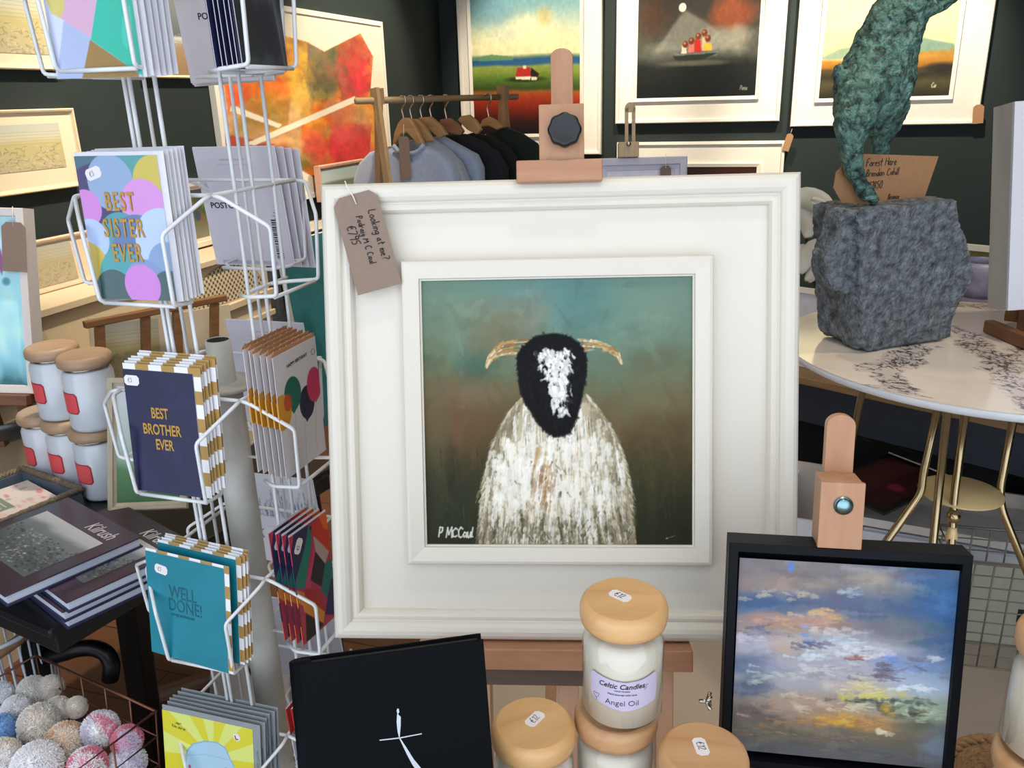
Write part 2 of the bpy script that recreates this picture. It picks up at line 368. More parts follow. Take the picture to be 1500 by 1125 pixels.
# floorboards
mf = bpy.data.materials.new('brown_floorboards'); mf.use_nodes = True; nt = mf.node_tree; N = nt.nodes; L = nt.links; b = N['Principled BSDF']; b.inputs['Roughness'].default_value = .5
tc = N.new('ShaderNodeTexCoord'); mp = N.new('ShaderNodeMapping'); mp.inputs['Rotation'].default_value = (0, 0, RA); L.new(tc.outputs['Object'], mp.inputs['Vector'])
br = N.new('ShaderNodeTexBrick'); br.inputs['Scale'].default_value = 1.0; br.inputs['Brick Width'].default_value = 1.9; br.inputs['Row Height'].default_value = .16; br.inputs['Mortar Size'].default_value = .003
br.inputs['Color1'].default_value = (*lin('#7a4f34'), 1); br.inputs['Color2'].default_value = (*lin('#6b442c'), 1); br.inputs['Mortar'].default_value = (*lin('#2b1b12'), 1)
L.new(mp.outputs['Vector'], br.inputs['Vector'])
nz = N.new('ShaderNodeTexNoise'); nz.inputs['Scale'].default_value = 5; nz.inputs['Detail'].default_value = 8; L.new(mp.outputs['Vector'], nz.inputs['Vector'])
mx = N.new('ShaderNodeMix'); mx.data_type = 'RGBA'; mx.blend_type = 'MULTIPLY'; mx.inputs[0].default_value = .5
L.new(br.outputs['Color'], mx.inputs[6]); L.new(nz.outputs['Color'], mx.inputs[7]); L.new(mx.outputs[2], b.inputs['Base Color'])
struct('floor', slab(Fm, -.15, WR+.15, SF, .15, -.1, 0), mf)
# pale display platform on the right of the shop floor (its left edge runs parallel with the side wall)
PZ = .06
pe = Fm.loc(on_z(612, 943, PZ))
m_plat = mat('beige_platform', '#b3a494', .6, var=.06, scale=4)
o = struct('trim_1', slab(Fm, pe[0], WR-.02, SF+.05, -2.2, 0.0, PZ), m_plat)
# grey dado and its cream rail on the left wall
zr = (FL.px(290, 362)[1]+FL.px(440, 344)[1])/2-.02
s0 = FL.px(200, 380)[0]
struct('trim_2', slab(FL, s0, -.001, -.012, 0, 0, zr-.02), m_dado)
m_cream = mat('cream_paint', '#ddd2bd', .5, var=.03, scale=4)
struct('trim_3', slab(FL, s0, -.002, -.05, -.0005, zr-.01, zr+.04), m_cream)
# camera
cd = bpy.data.cameras.new('camera'); cam = bpy.data.objects.new('camera', cd); C.objects.link(cam)
cd.sensor_width = 36; cd.sensor_fit = 'HORIZONTAL'; cd.lens = FPX/1500*36; cd.clip_start = .02
M = Matrix.Identity(4)
for i in range(3): M[i][0] = RIGHT[i]; M[i][1] = UP[i]; M[i][2] = -FWD[i]; M[i][3] = CAM[i]
cam.matrix_world = M; sc.camera = cam
cd.dof.use_dof = False
# light: daylight through the open shop front, warm ceiling spots inside
w = bpy.data.worlds.new('daylight'); sc.world = w; w.use_nodes = True; bg = w.node_tree.nodes['Background']
bg.inputs['Color'].default_value = (.82, .90, 1.0, 1); bg.inputs['Strength'].default_value = WORLD = 2.0
def spot(name, loc, aim, power, ang, col, blend=.6, rad=.05):
    l = bpy.data.lights.new(name, 'SPOT'); l.energy = power; l.spot_size = math.radians(ang); l.spot_blend = blend; l.color = col; l.shadow_soft_size = rad
    o = bpy.data.objects.new(name, l); C.objects.link(o); o.location = loc
    d = Vector([float(a-b) for a, b in zip(aim, loc)]); o.rotation_euler = d.to_track_quat('-Z', 'Y').to_euler(); return o
WARM = (1, .87, .68)
for k, (x, pw) in enumerate(((-1.1, 280), (0.0, 270), (1.2, 440))):
    a = FB.at(x, 0, 1.9); p = FB.at(x, -1.3, H-.12); spot('picture_spot', p, a, pw, 55, WARM)
for k, (s, pw, z) in enumerate(((-1.5, 340, 1.8), (-3.3, 340, 1.5), (-4.6, 220, 1.4))):
    spot('wall_spot', FL.at(s, -1.2, H-.12), FL.at(s, 0, z), pw, 60, WARM)
for (x, y, pw) in ((.3, .75, 40), (1.6, 2.1, 90), (-1.1, 2.0, 40), (.2, 3.0, 60)):
    spot('ceiling_spot', (x, y, H-.05), (x, y, 0), pw, 100, (1, .84, .62), 1, .08)
sc.view_settings.view_transform = 'Standard'; sc.view_settings.look = 'None'; sc.view_settings.gamma = 1; sc.view_settings.use_curve_mapping = False
sc.view_settings.exposure = 0.0
sc.cycles.use_denoising = True; sc.cycles.max_bounces = 8; sc.cycles.caustics_reflective = False; sc.cycles.caustics_refractive = False; sc.cycles.sample_clamp_indirect = 4
# ================================================================ pictures on the walls
m_paint = attr_mat('oil_paint', .55); m_gloss = attr_mat('varnished_paint', .45, 0, .2); m_print = attr_mat('print_paper', .7, spec=.3); m_card = attr_mat('card_print', .45)
m_frwhite = mat('frame_white', '#e9e3d6', .45, var=.02)
m_frame2 = mat('frame_pale_wood', '#dcc8a8', .5, var=.04)
m_kraft = mat('kraft_card', '#a9805a', .8, var=.05, scale=80)
m_kraft2 = mat('grey_kraft_card', '#8b776b', .8, var=.05, scale=80)
m_ink = mat('black_ink', '#1c1a1c', .6, var=0)
m_string = mat('white_string', '#e4dfd6', .8, var=.05)
def wallrect(F, quad, y=0.0, h=None):
    P = [F.px(*q, y) for q in quad]; x0 = (P[0][0]+P[3][0])/2; x1 = (P[1][0]+P[2][0])/2; z1 = (P[0][1]+P[1][1])/2; z0 = (P[2][1]+P[3][1])/2
    if h: z1 = z0+h
    f = Frame(F.R, F.at((x0+x1)/2, y, z0), x1-x0, z1-z0); return f
def sub(f, quad, y=0.0, h=None):
    """canvas area inside frame f, from pixels, in f's local coordinates"""
    g = wallrect(f, quad, y, h); l = f.loc(g.o); g.l = l; return g
def plain_frame(f, wid, m, parent, dep=.03, step=True):
    pr = [(0, dep), (0, -.004), (.004, -.008), (wid*.55, -.006), (wid*.6, .0), (wid*.95, .003), (wid, .010), (wid, dep)] if step else [(0, dep), (0, -.004), (wid, -.004), (wid, .008), (wid, dep)]
    return MB().moulding(f.w, f.h, pr).build('frame_moulding', m, parent)
def backing(f, wid, m, parent, y=.009, dep=.02):
    return MB().box(-f.w/2+wid-.002, f.w/2-wid+.002, y, y+dep, wid-.002, f.h-wid+.002).build('mount_board', m, parent)
def kraft_tag(f, w, h, label, m, group=None, lines=(), string=None, cut=.25, name='price_tag', track=.1):
    t = thing(name, label, 'price tag', f, group)
    c = w*cut; mb = MB().prism([(-w/2, 0), (w/2, 0), (w/2, h-c), (w/2-c, h), (-w/2+c, h), (-w/2, h-c)], 0, .0008); mb.build('tag_card', m, t)
    if string: MB().tube([np.array(p) for p in string], .0009*max(1, w/.06), 6).build('string', m_string, t)
    if lines: ink('handwriting', lines, m_ink, t, r=w*.0095)
    return t
# --- abstract on the left wall
fa = wallrect(FL, [(309, 0), (562, 27), (563, 120), (312, 213)], -.035); za = FL.px(480, 19, -.035)[1]; zb = FL.px(448, 292, -.035)[1]
fa = Frame(FL.R, FL.at(FL.loc(fa.o)[0], -.035, zb), fa.w, za-zb)
t = thing('framed_abstract', 'large white framed red, orange and yellow abstract painting on the dark green side wall', 'painting', fa)
plain_frame(fa, .028, m_frwhite, t, step=False)
cv = Cv(300, 290, '#e6dcc6', 5); U = lambda pts: [fa.uv(x, y) for x, y in pts]
base = U([(323, 118), (338, 50), (418, 48), (450, 57), (476, 72), (530, 44), (549, 80), (545, 132), (562, 140), (562, 262), (480, 276), (436, 250), (405, 268), (326, 215), (330, 160)])
mk = cv.mask(base, 1)
n1 = cv.noise(4, 4, 4, 11); n2 = cv.noise(5, 5, 4, 12); n3 = cv.noise(4, 5, 5, 13)
art = Cv(300, 290, '#d98a2c', 6); art.mix('#c9541f', np.clip((n1-.45)*5, 0, 1)); art.mix('#e2a93a', np.clip((n2-.52)*6, 0, 1)); art.mix('#8f7a35', np.clip((n3-.56)*7, 0, .9)); art.mix('#caa47e', np.clip((.4-n3)*6, 0, .8))
def ab(pts, col, a=.92, soft=2): art.poly(U(pts), col, a, soft)
ab([(418, 48), (450, 57), (455, 130), (437, 145), (420, 100)], '#e8b23d'); ab([(452, 58), (476, 72), (500, 58), (493, 142), (450, 142)], '#77715a')
art.blob(*fa.uv(473, 118), .08, .10, '#55512f', .8, .7, .3, 3)
ab([(498, 60), (530, 44), (549, 80), (545, 132), (505, 146), (492, 110)], '#b23a36'); art.blob(*fa.uv(527, 105), .08, .14, '#d8323a', .95, .5, .3, 4)
ab([(326, 120), (360, 118), (365, 150), (335, 155)], '#e2572c'); art.blob(*fa.uv(395, 170), .14, .08, '#93803f', .85, .7, .5, 8)
ab([(335, 200), (410, 215), (415, 262), (326, 215)], '#a83428'); ab([(425, 150), (440, 150), (445, 250), (415, 262)], '#cfa679', .8, 4)
ab([(486, 182), (547, 182), (543, 240), (484, 242)], '#cc2a33', .9, 3); art.blob(*fa.uv(462, 215), .07, .1, '#d9433f', .8, .6, .4, 9); art.blob(*fa.uv(455, 240), .06, .06, '#6b5a20', .85, .6, .4, 10)
art.blob(*fa.uv(462, 180), .07, .05, '#e8952a', .8, .7, .4, 14); art.blob(*fa.uv(500, 165), .05, .06, '#b96a53', .7, .7, .4, 15)
for k in range(500):
    x, y = art.rng.rand(), art.rng.rand(); l = .04+.12*art.rng.rand(); a_ = art.rng.rand()*3.14; cp_ = art.c[int(y*289), int(x*299)]
    art.stroke(x, y, x+math.cos(a_)*l, y+math.sin(a_)*l, .03+.05*art.rng.rand(), np.clip(cp_*(1+.13*art.rng.randn())+.02*art.rng.randn(3), 0, 1), .38, .3, 0, .3)
art.blob(*fa.uv(505, 200), .09, .05, '#e05a58', .55, .9, .5, 21); art.blob(*fa.uv(440, 150), .05, .09, '#efc060', .5, .9, .5, 22); art.blob(*fa.uv(540, 175), .03, .06, '#d98a5a', .6, .8, .4, 23); art.blob(*fa.uv(415, 235), .05, .06, '#7a2418', .6, .8, .4, 24)
art.jitter(.10, 30); cv.c = cv.c*(1-mk[..., None])+art.c*mk[..., None]
for p in ([(355, 214), (372, 216), (522, 150), (522, 140)], [(337, 153), (413, 184), (407, 189), (334, 163)]): cv.poly(U(p), '#ece0c8', 1)
cv.mesh('canvas', fa.w-.05, fa.h-.05, m_paint, t, z0=.025, y=.004, gain=1.0)
# --- sketches on the left wall
def sketch_cv(seed, w=120, h=100, land=.45, sky='#c9c6b8', ground='#b3a77a', ink_='#6f6850'):
    cv = Cv(w, h, '#cfc6a4', seed); cv.vgrad([(0, '#b9bcb4'), (land*.6, '#c7c2a6'), (land, '#bdb07c'), (1, '#b5a987')], .15, seed)
    r = cv.rng
    for _ in range(170):
        x = r.rand(); y = land+(1-land)*r.rand(); a = r.rand()*3.1; l = .03+.05*r.rand()
        cv.stroke(x, y, x+math.cos(a)*l, y+math.sin(a)*l, .008+.006*r.rand(), ink_ if r.rand() < .65 else '#d8cfae', .55, .3, 0, 0)
    for k in range(5): cv.line([(0, land*(.4+.14*k)), (.5, land*(.38+.14*k)), (1, land*(.4+.14*k))], .008, '#8d8c80', .5)
    return cv
def sketch(F, quad, inner, label, seed, mw=.018, fm=None, h=None, group='small framed sketches on the side wall'):
    f = wallrect(F, quad, -.025, h); t = thing('framed_sketch', label, 'picture', f, group)
    plain_frame(f, mw, fm or m_frame2, t, dep=.022); backing(f, mw, m_mount, t, .004, .012)
    x0, z0 = f.px(*inner[0], 0); x1, z1 = f.px(*inner[1], 0)
    sketch_cv(seed).mesh('print', x1-x0, z1-z0, m_print, t, x0=x0, y=.0025, z0=z0); return t
m_mount = mat('cream_mount', '#e2d2b4', .8, var=.02)
sketch(FL, [(-75, -70), (80, -40), (80, 101), (-75, 101)], ((-40, 75), (57, -10)), 'framed pale sketch of a bush, partly cut off at the top left', 21)
sketch(FL, [(-40, 161), (113, 159), (121, 273), (-40, 293)], ((-30, 258), (86, 180)), 'framed pale sketch of a field, upper left, below the bush sketch', 22)
f = wallrect(FL, [(196, -60), (295, -40), (300, 119), (200, 109)], -.025); t = thing('framed_seascape', 'grey seascape with brown shore in thin cream frame behind the card rack top', 'picture', f)
plain_frame(f, .014, m_frame2, t)
cv = Cv(110, 160, '#6d7074', 4); cv.vgrad([(0, '#77797b'), (.42, '#6f7375'), (.62, '#5e6468'), (.64, '#c9c6bf'), (.7, '#8a7f70'), (.74, '#9b8264'), (1, '#8f7252')], .03, 9)
for k in range(40): x = cv.rng.rand(); y = .6+.12*cv.rng.rand(); cv.stroke(x, y, x+.15, y+.01, .012, '#d6d4ce', .5)
cv.mesh('canvas', f.w-.024, f.h-.024, m_print, t, z0=.012, y=.003)
f = wallrect(FL, [(225, 268), (312, 265), (312, 362), (225, 376)], -.03); t = thing('framed_still_life', 'cream framed green plant still life on the side wall, between the card rack stacks', 'picture', f)
plain_frame(f, .045, m_cream, t)
cv = Cv(90, 90, '#6f6a50', 4); cv.vgrad([(0, '#3c3f52'), (.3, '#4a4a44'), (.55, '#5d6b3c'), (.75, '#77735a'), (1, '#8b8470')], .2, 9)
for k in range(14): cv.blob(cv.rng.rand(), .1+.5*cv.rng.rand(), .06, .09, ['#6f8a3a', '#3f5a2c', '#8a5a4a', '#39406a'][k % 4], .8, .5, .3, k)
cv.mesh('canvas', f.w-.08, f.h-.08, m_paint, t, z0=.04, y=.003)
f = wallrect(FL, [(468, 243), (536, 232), (536, 285), (468, 292)], -.09); t = thing('framed_landscape', 'small pink-wood framed hill landscape beside the clothes rail, behind the large white frame', 'picture', f)
plain_frame(f, .03, mat('pink_wood', '#d3a58c', .5), t); cv = Cv(80, 60, '#9fb0ae', 4); cv.vgrad([(0, '#a9bcc0'), (.45, '#b9c4bb'), (.55, '#6e7a78'), (.66, '#7d8460'), (1, '#b0aa96')], .06, 9); cv.mesh('canvas', f.w-.05, f.h-.05, m_paint, t, z0=.025, y=.003)
# --- three large paintings on the back wall
def big(quad, label, cq, name='framed_painting', h=None, hc=None):
    f = wallrect(FB, quad, -.045, h); t = thing(name, label, 'painting', f)
    wd = .03; pr = [(0, .04), (0, -.004), (.006, -.010), (wd*.8, -.008), (wd, .004), (wd, .03)]
    MB().moulding(f.w, f.h, pr).build('frame_moulding', m_frwhite, t)
    backing(f, wd, m_frwhite, t, .006, .02)
    g = sub(f, cq, 0, hc); l = g.l
    # raised inner moulding round the canvas
    iw = .028; e = MB(); e.moulding(g.w+2*iw, g.h+2*iw, [(0, .006), (0, -.010), (.004, -.012), (iw, -.004), (iw, .006)])
    o = e.build('inner_moulding', m_frwhite, t); o.location = (l[0], 0, l[2]-iw)
    gf = Frame(f.R, f.at(l[0], 0, l[2]), g.w, g.h); return t, f, gf, l
t, f, g, l = big([(663, 0), (881, 0), (881, 228), (683, 226)], 'white framed painting of a red roofed cottage on green hills, behind the clothes rail', [(689, 0), (849, 0), (850, 196), (695, 196)], h=1.33, hc=1.05)
cv = Cv(200, 220, '#7fa0a0', 31); v = lambda y: g.uv(770, y)[1]
cv.vgrad([(0, '#5f8fa0'), (v(10), '#7ea3a3'), (v(35), '#b6c4ae'), (v(60), '#e2dfae'), (v(78), '#e6deb0'), (v(83), '#5f8066'), (v(86), '#2d5a86'), (v(93), '#2c5f86'), (v(97), '#8d9a4c'), (v(106), '#7d9038'), (v(118), '#50702a'), (v(130), '#3c4a1e'), (v(135), '#9a5a2a'), (v(142), '#a83a1c'), (v(160), '#7a2418'), (v(175), '#3c1a16'), (v(195), '#14141a')], .035, 2)
cv.blob(*g.uv(715, 15), .22, .10, '#6f9aa6', .7, 1.0, .4, 5); cv.blob(*g.uv(780, 45), .22, .1, '#f0e7b4', .7, 1.0, .4, 6); cv.blob(*g.uv(797, 25), .06, .06, '#b9a56a', .6, 1, .4, 7); cv.blob(*g.uv(745, 50), .12, .05, '#cfd4c0', .6, 1, .4, 8)
hu = lambda pts: [g.uv(*p) for p in pts]
cv.poly(hu([(690, 86), (720, 80), (752, 83), (752, 88), (690, 90)]), '#5d8b62', .9)
cv.blob(*g.uv(770, 116), .17, .02, '#20280f', .8, .7, .1, 9)
cv.poly(hu([(758, 99), (776, 98), (781, 113), (755, 112)]), '#b5302a'); cv.poly(hu([(755, 112), (778, 112), (776, 117), (756, 116)]), '#f0e8cf'); cv.poly(hu([(778, 99), (790, 108), (786, 114), (777, 112)]), '#2b1d16'); cv.poly(hu([(778, 112), (787, 113), (786, 117), (778, 117)]), '#e9e2cc'); cv.poly(hu([(766, 96), (771, 96), (771, 101), (766, 101)]), '#e9d9c0')
cv.jitter(.06, 40).mesh('canvas', g.w, g.h, m_gloss, t, x0=l[0]-g.w/2, y=.0, z0=l[2])
t, f, g, l = big([(902, 0), (1153, 0), (1143, 178), (903, 181)], 'white framed dark painting of people in a boat at sea, centre of back wall', [(934, 0), (1113, 0), (1108, 139), (934, 145)], h=1.29, hc=.98)
cv = Cv(210, 210, '#25261f', 32)
cv.vgrad([(0, '#2a2620'), (.3, '#33302a'), (.6, '#4a4a40'), (g.uv(1020, 78)[1], '#4f5148'), (g.uv(1020, 95)[1], '#20231f'), (1, '#161917')], .1, 3)
cv.blob(*g.uv(1070, 20), .17, .11, '#9a5030', .9, .9, .5, 5); cv.blob(*g.uv(955, 25), .13, .13, '#4b3222', .7, 1, .4, 6)
cv.poly(hu([(1003, 14), (960, 75), (1095, 72), (1030, 30)]), '#a6a695', .55, 14); cv.blob(*g.uv(1060, 60), .2, .09, '#b3b09c', .6, 1, .5, 7); cv.blob(*g.uv(975, 72), .14, .05, '#8d8f82', .6, 1, .5, 8); cv.blob(*g.uv(1080, 50), .1, .06, '#c8c0a8', .45, 1, .5, 9)
x, y = g.uv(1000, 11); cv.disc(x, y, .03, .03, '#e9e4c8')
cv.blob(*g.uv(1020, 92), .25, .02, '#86816a', .6, .8, .2, 10)
cv.poly(hu([(986, 76), (998, 79), (1040, 75), (1055, 70), (1050, 80), (1030, 86), (990, 87)]), '#787d78'); cv.poly(hu([(986, 82), (1052, 77), (1030, 87), (990, 88)]), '#30322e')
for (a, b_, c, d, col) in ((998, 66, 1006, 78, '#e8d6c0'), (1008, 64, 1017, 77, '#e07a70'), (1017, 58, 1027, 76, '#c82a24'), (1028, 55, 1034, 74, '#d8b890'), (1031, 63, 1043, 74, '#e6b83c')): cv.poly(hu([(a, d), (a+1, b_), (c-1, b_), (c, d)]), col)
for (a, b_) in ((1004, 65), (1013, 60), (1023, 53), (1032, 48), (1037, 56)): x, y = g.uv(a, b_); cv.disc(x, y, .024, .024, '#7a3a24'); cv.disc(x-.006, y-.008, .010, .009, '#c98a6a', .8)
for p in pen('Pena', .03, (.87, -.955), 0, 3): cv.line([(a, -b_) for a, b_ in p], .006, '#8d8d80', .7)
cv.jitter(.08, 40).mesh('canvas', g.w, g.h, m_gloss, t, x0=l[0]-g.w/2, y=.0, z0=l[2])
t, f, g, l = big([(1168, 0), (1453, 0), (1438, 180), (1161, 187)], 'white framed painting of a teal hill over amber fields, behind the bronze hare', [(1208, 0), (1405, 0), (1393, 139), (1203, 145)], h=1.28, hc=.98)
cv = Cv(220, 210, '#d9d2a8', 33); v = lambda y: g.uv(1300, y)[1]
cv.vgrad([(0, '#a8b59a'), (v(-20), '#bcc5a4'), (v(20), '#dcd6a6'), (v(60), '#e0d6a2'), (v(84), '#cfc08a'), (v(88), '#b8802e'), (v(97), '#a06a26'), (v(100), '#57482a'), (v(110), '#352f22'), (v(120), '#4f4a30'), (v(128), '#453f28'), (v(142), '#26251c')], .03, 4)
cv.poly(hu([(1204, 84), (1230, 72), (1262, 66), (1262, 86), (1204, 87)]), '#8fa68c', .9, 2); cv.poly(hu([(1340, 56), (1352, 55), (1398, 64), (1398, 80), (1335, 80)]), '#7c9a86', .95, 2); cv.poly(hu([(1340, 76), (1398, 72), (1398, 88), (1335, 88)]), '#b98434', .9, 3)
cv.blob(*g.uv(1380, 98), .12, .03, '#232420', .8, .8, .2, 5); cv.blob(*g.uv(1250, 30), .2, .08, '#ece3b4', .6, 1, .4, 6)
for p in pen('Cu', .03, (.86, -.94), 0, 3): cv.line([(a, -b_) for a, b_ in p], .006, '#c9c2a0', .8)
cv.jitter(.06, 40).mesh('canvas', g.w, g.h, m_gloss, t, x0=l[0]-g.w/2, y=.0, z0=l[2])
# --- lower row on the back wall
f = wallrect(FB, [(902, 209), (1143, 206), (1143, 400), (903, 400)], -.045); t = thing('framed_painting', 'white framed dark painting below the boat picture, mostly hidden by the large white frame', 'painting', f)
MB().moulding(f.w, f.h, [(0, .04), (0, -.004), (.02, -.008), (.026, .004), (.026, .03)]).build('frame_moulding', m_frwhite, t); backing(f, .026, m_frwhite, t, .006)
g = sub(f, [(940, 246), (1104, 243), (1104, 380), (940, 380)]); e = MB().moulding(g.w+.05, g.h+.05, [(0, .006), (0, -.01), (.025, -.004), (.025, .006)]).build('inner_moulding', m_frwhite, t); e.location = (g.l[0], 0, g.l[2]-.025)
cv = Cv(120, 80, '#1c1713', 4); cv.blob(.8, .05, .3, .2, '#4a2418', .7, 1); cv.mesh('canvas', g.w, g.h, m_gloss, t, x0=g.l[0]-g.w/2, y=0, z0=g.l[2])
# --- hanging tags of the wall pictures
f = FB.moved(0, -.06, 0); a, za = f.px(1143, 190); b2, zb = f.px(1153, 221)
tf = Frame(FB.R@rotm('y', math.radians(14)), f.at((f.px(1155, 221)[0]+f.px(1145, 221)[0])/2+.0, 0, zb), 0, 0)
kraft_tag(tf, .05, .125, 'brown tag hanging on string below the boat painting', m_kraft, 'brown tags on the back wall pictures', string=[(0, 0, .12), (-.002, .01, .16)])
a, za = f.px(1432, 181); tf = Frame(FB.R@rotm('y', math.radians(-4)), f.at(a, 0, za), 0, 0)
kraft_tag(tf, .068, .125, 'brown tag over the lower right corner of the teal hill painting', m_kraft, 'brown tags on the back wall pictures')
# ================================================================ the big framed sheep painting and its easel
m_white = mat('frame_soft_white', '#dad4c8', .42, var=.012, scale=8)
F1 = fit([(470, 271), (1174, 250), (1166, 942), (490, 934)], 1.2, 0, -15)
t = thing('framed_sheep_painting', 'large wide white framed painting of a black-faced horned sheep on a wooden easel', 'painting', F1)
mb = MB()
prof = [(0, .045), (0, .004), (.0015, -.004), (.005, -.0095), (.010, -.0125), (.016, -.0135), (.022, -.012), (.027, -.0085), (.0295, -.004), (.0305, -.0035), (.0325, -.005), (.036, -.006), (.040, -.005), (.0425, -.001), (.0435, .002), (.0445, .0075), (.0445, .04)]
mb.moulding(F1.w, F1.h, prof, False).build('outer_moulding', m_white, t)
MB().box(-F1.w/2+.043, F1.w/2-.043, .0065, .03, .043, F1.h-.043).build('mount_board', m_white, t)
q = [F1.loc(on_plane(*p, F1.at(0, -.012, 0), F1.R[:, 1])) for p in ((616, 409), (1016, 406), (1015, 803), (624, 797))]
cx0 = (q[0][0]+q[3][0])/2; cx1 = (q[1][0]+q[2][0])/2; cz0 = (q[2][2]+q[3][2])/2; cz1 = (q[0][2]+q[1][2])/2
CW, CH = cx1-cx0, cz1-cz0; iw = .0285
o = MB().moulding(CW+2*iw, CH+2*iw, [(0, .0066), (0, -.009), (.002, -.0125), (.006, -.014), (iw-.003, -.0105), (iw-.002, -.006), (iw, -.006), (iw, .006)]).build('inner_moulding', m_white, t)
o.location = ((cx0+cx1)/2, 0, cz0-iw)
W, Hh = 410, 400; cv = Cv(W, Hh, '#6a7d70', 77); n = cv.noise(3, 3, 5, 1)
cv.vgrad([(0, '#6f9490'), (.15, '#75938a'), (.3, '#708775'), (.42, '#736f53'), (.55, '#6c5a3d'), (.68, '#504a31'), (.8, '#393b29'), (1, '#2e3224')], .22, 7)
for (x, y, rx, ry, c, a, s) in ((.45, .08, .25, .08, '#6fa3ab', .7, 11), (.62, .12, .14, .14, '#5b8d8f', .6, 12), (.82, .12, .14, .1, '#84a99c', .5, 13), (.12, .12, .14, .16, '#7f9c8a', .5, 14), (.3, .15, .12, .07, '#857f66', .6, 15), (.42, .13, .07, .07, '#93978a', .5, 16), (.2, .32, .07, .06, '#3f6862', .6, 17),
    (.3, .24, .12, .05, '#877f64', .5, 18), (.12, .5, .1, .12, '#775a42', .7, 19), (.2, .42, .13, .05, '#857c66', .55, 20), (.85, .3, .16, .05, '#6c715d', .5, 21), (.88, .42, .15, .06, '#7d7555', .5, 22), (.75, .22, .12, .05, '#7fa095', .4, 23), (.9, .72, .15, .16, '#42432b', .5, 24), (.1, .85, .15, .12, '#333a2a', .7, 25), (.92, .9, .12, .12, '#2f3325', .7, 26), (.85, .8, .02, .15, '#56552f', .35, 27), (.1, .72, .02, .1, '#2d2d22', .5, 28), (.05, .45, .05, .3, '#6d7258', .4, 29)):
    cv.blob(x, y, rx, ry, c, a, 1.1, .25, s)
r = cv.rng
for k in range(420):
    x, y = r.rand(), r.rand(); l = .03+.09*r.rand(); a = r.rand()*6.3 if y < .5 else 1.57+.3*r.randn(); cpx = cv.c[int(y*Hh*.999), int(x*W*.999)]
    cv.stroke(x, y, x+math.cos(a)*l, y+math.sin(a)*l, .02+.03*r.rand(), np.clip(cpx*(1+.07*r.randn()), 0, 1), .45, .5, .06)
for k in range(60):
    x, y = r.rand(), .72+.26*r.rand(); cv.stroke(x, y-.12*r.rand(), x+.005, y, .006, ['#59573a', '#23261b', '#6b6a55'][k % 3], .35, .3, .05)
cv.c = cv.c*np.array([.90, .87, .82])
body = [(.385, .425), (.35, .46), (.314, .50), (.28, .56), (.26, .60), (.243, .65), (.222, .73), (.212, .80), (.203, .9), (.195, 1.02), (.79, 1.02), (.784, .9), (.778, .80), (.767, .73), (.748, .65), (.722, .59), (.69, .535), (.655, .48), (.62, .44), (.5, .4)]
cv.mix('#8f856b', cv.mask(body, 5)*.95); cv.mix('#c6bda6', cv.mask([(.38, .46), (.34, .55), (.30, .7), (.27, .84), (.33, .95), (.66, .95), (.73, .84), (.70, .68), (.66, .55), (.61, .46)], 14)*.9)
cols = ['#e9e6dd', '#f3f1ea', '#ded6c2', '#cdc1a4', '#efe9da', '#bcae8f', '#e4e1da', '#f6f5f1', '#f0eee8']
bd = cv.inside(body)
for k in range(1000):
    x, y = .2+.6*r.rand(), .43+.56*r.rand()
    if not bd[min(Hh-1, int(y*Hh)), int(x*W)]: continue
    hw_ = .12+.17*min(1, max(0, (y-.42)/.34))**.7; e = abs(x-.49)/hw_
    l = .03+.085*r.rand(); fan = (x-.49)*.5+.08*r.randn(); c = cols[r.randint(9)]
    if e > .7 and r.rand() < .55: c = ['#8d8268', '#bfb497', '#d9d2bf', '#a59a7d'][r.randint(4)]
    if y > .84 and r.rand() < .35: c = ['#5a543f', '#6f6750', '#8b8470', '#44442f'][r.randint(4)]
    if y+l > 1: l = 1-y
    cv.stroke(x, y, x+math.sin(fan)*l, y+math.cos(fan)*l, .007+.018*r.rand()**2, c, .8, .5, .35+.6*r.rand(), .5)
for k in range(330):
    x, y = .2+.6*r.rand(), .46+.5*r.rand()
    if bd[min(Hh-1, int(y*Hh)), int(x*W)]: l = .03+.08*r.rand(); fan = (x-.49)*.5+.06*r.randn(); cv.stroke(x, y, x+math.sin(fan)*l, min(1, y+math.cos(fan)*l), .003+.003*r.rand(), ['#6a6048', '#7d7258', '#8f8468', '#5a5240'][k % 4], .5, .4, 0, .2)
for k in range(210):
    x = .46+.12*r.randn(); y = .58+.26*r.rand(); l = .03+.07*r.rand()
    if bd[min(Hh-1, int(y*Hh)), min(W-1, max(0, int(x*W)))]: cv.stroke(x, y, x+(x-.49)*.3*l, y+l, .010+.020*r.rand(), ['#faf7ef', '#f1ece0', '#e9e4d8', '#f6efde'][k % 4], .85, .4, 1.0, .35)
for k in range(36):
    x = .445+.022*r.randn(); y = .62+.22*r.rand(); cv.stroke(x, y, x-.012, y+.07, .008+.008*r.rand(), ['#8a5a2a', '#a9773f', '#7f5a34', '#b99a6c'][r.randint(4)], .5, .6, .3, .4)
for k in range(26):
    x = .58+.04*r.randn(); y = .55+.35*r.rand(); cv.stroke(x, y, x, y+.06, .008, ['#b59a6c', '#a09474'][k % 2], .5, .6, .3, .4)
for k in range(26):
    x = .27+.46*r.rand(); y = .68+.2*r.rand(); cv.stroke(x, y, x+.008*r.randn(), y+.018, .006+.006*r.rand(), ['#5d5038', '#6a5b40', '#4a4332'][k % 3], .6, .5, .2)
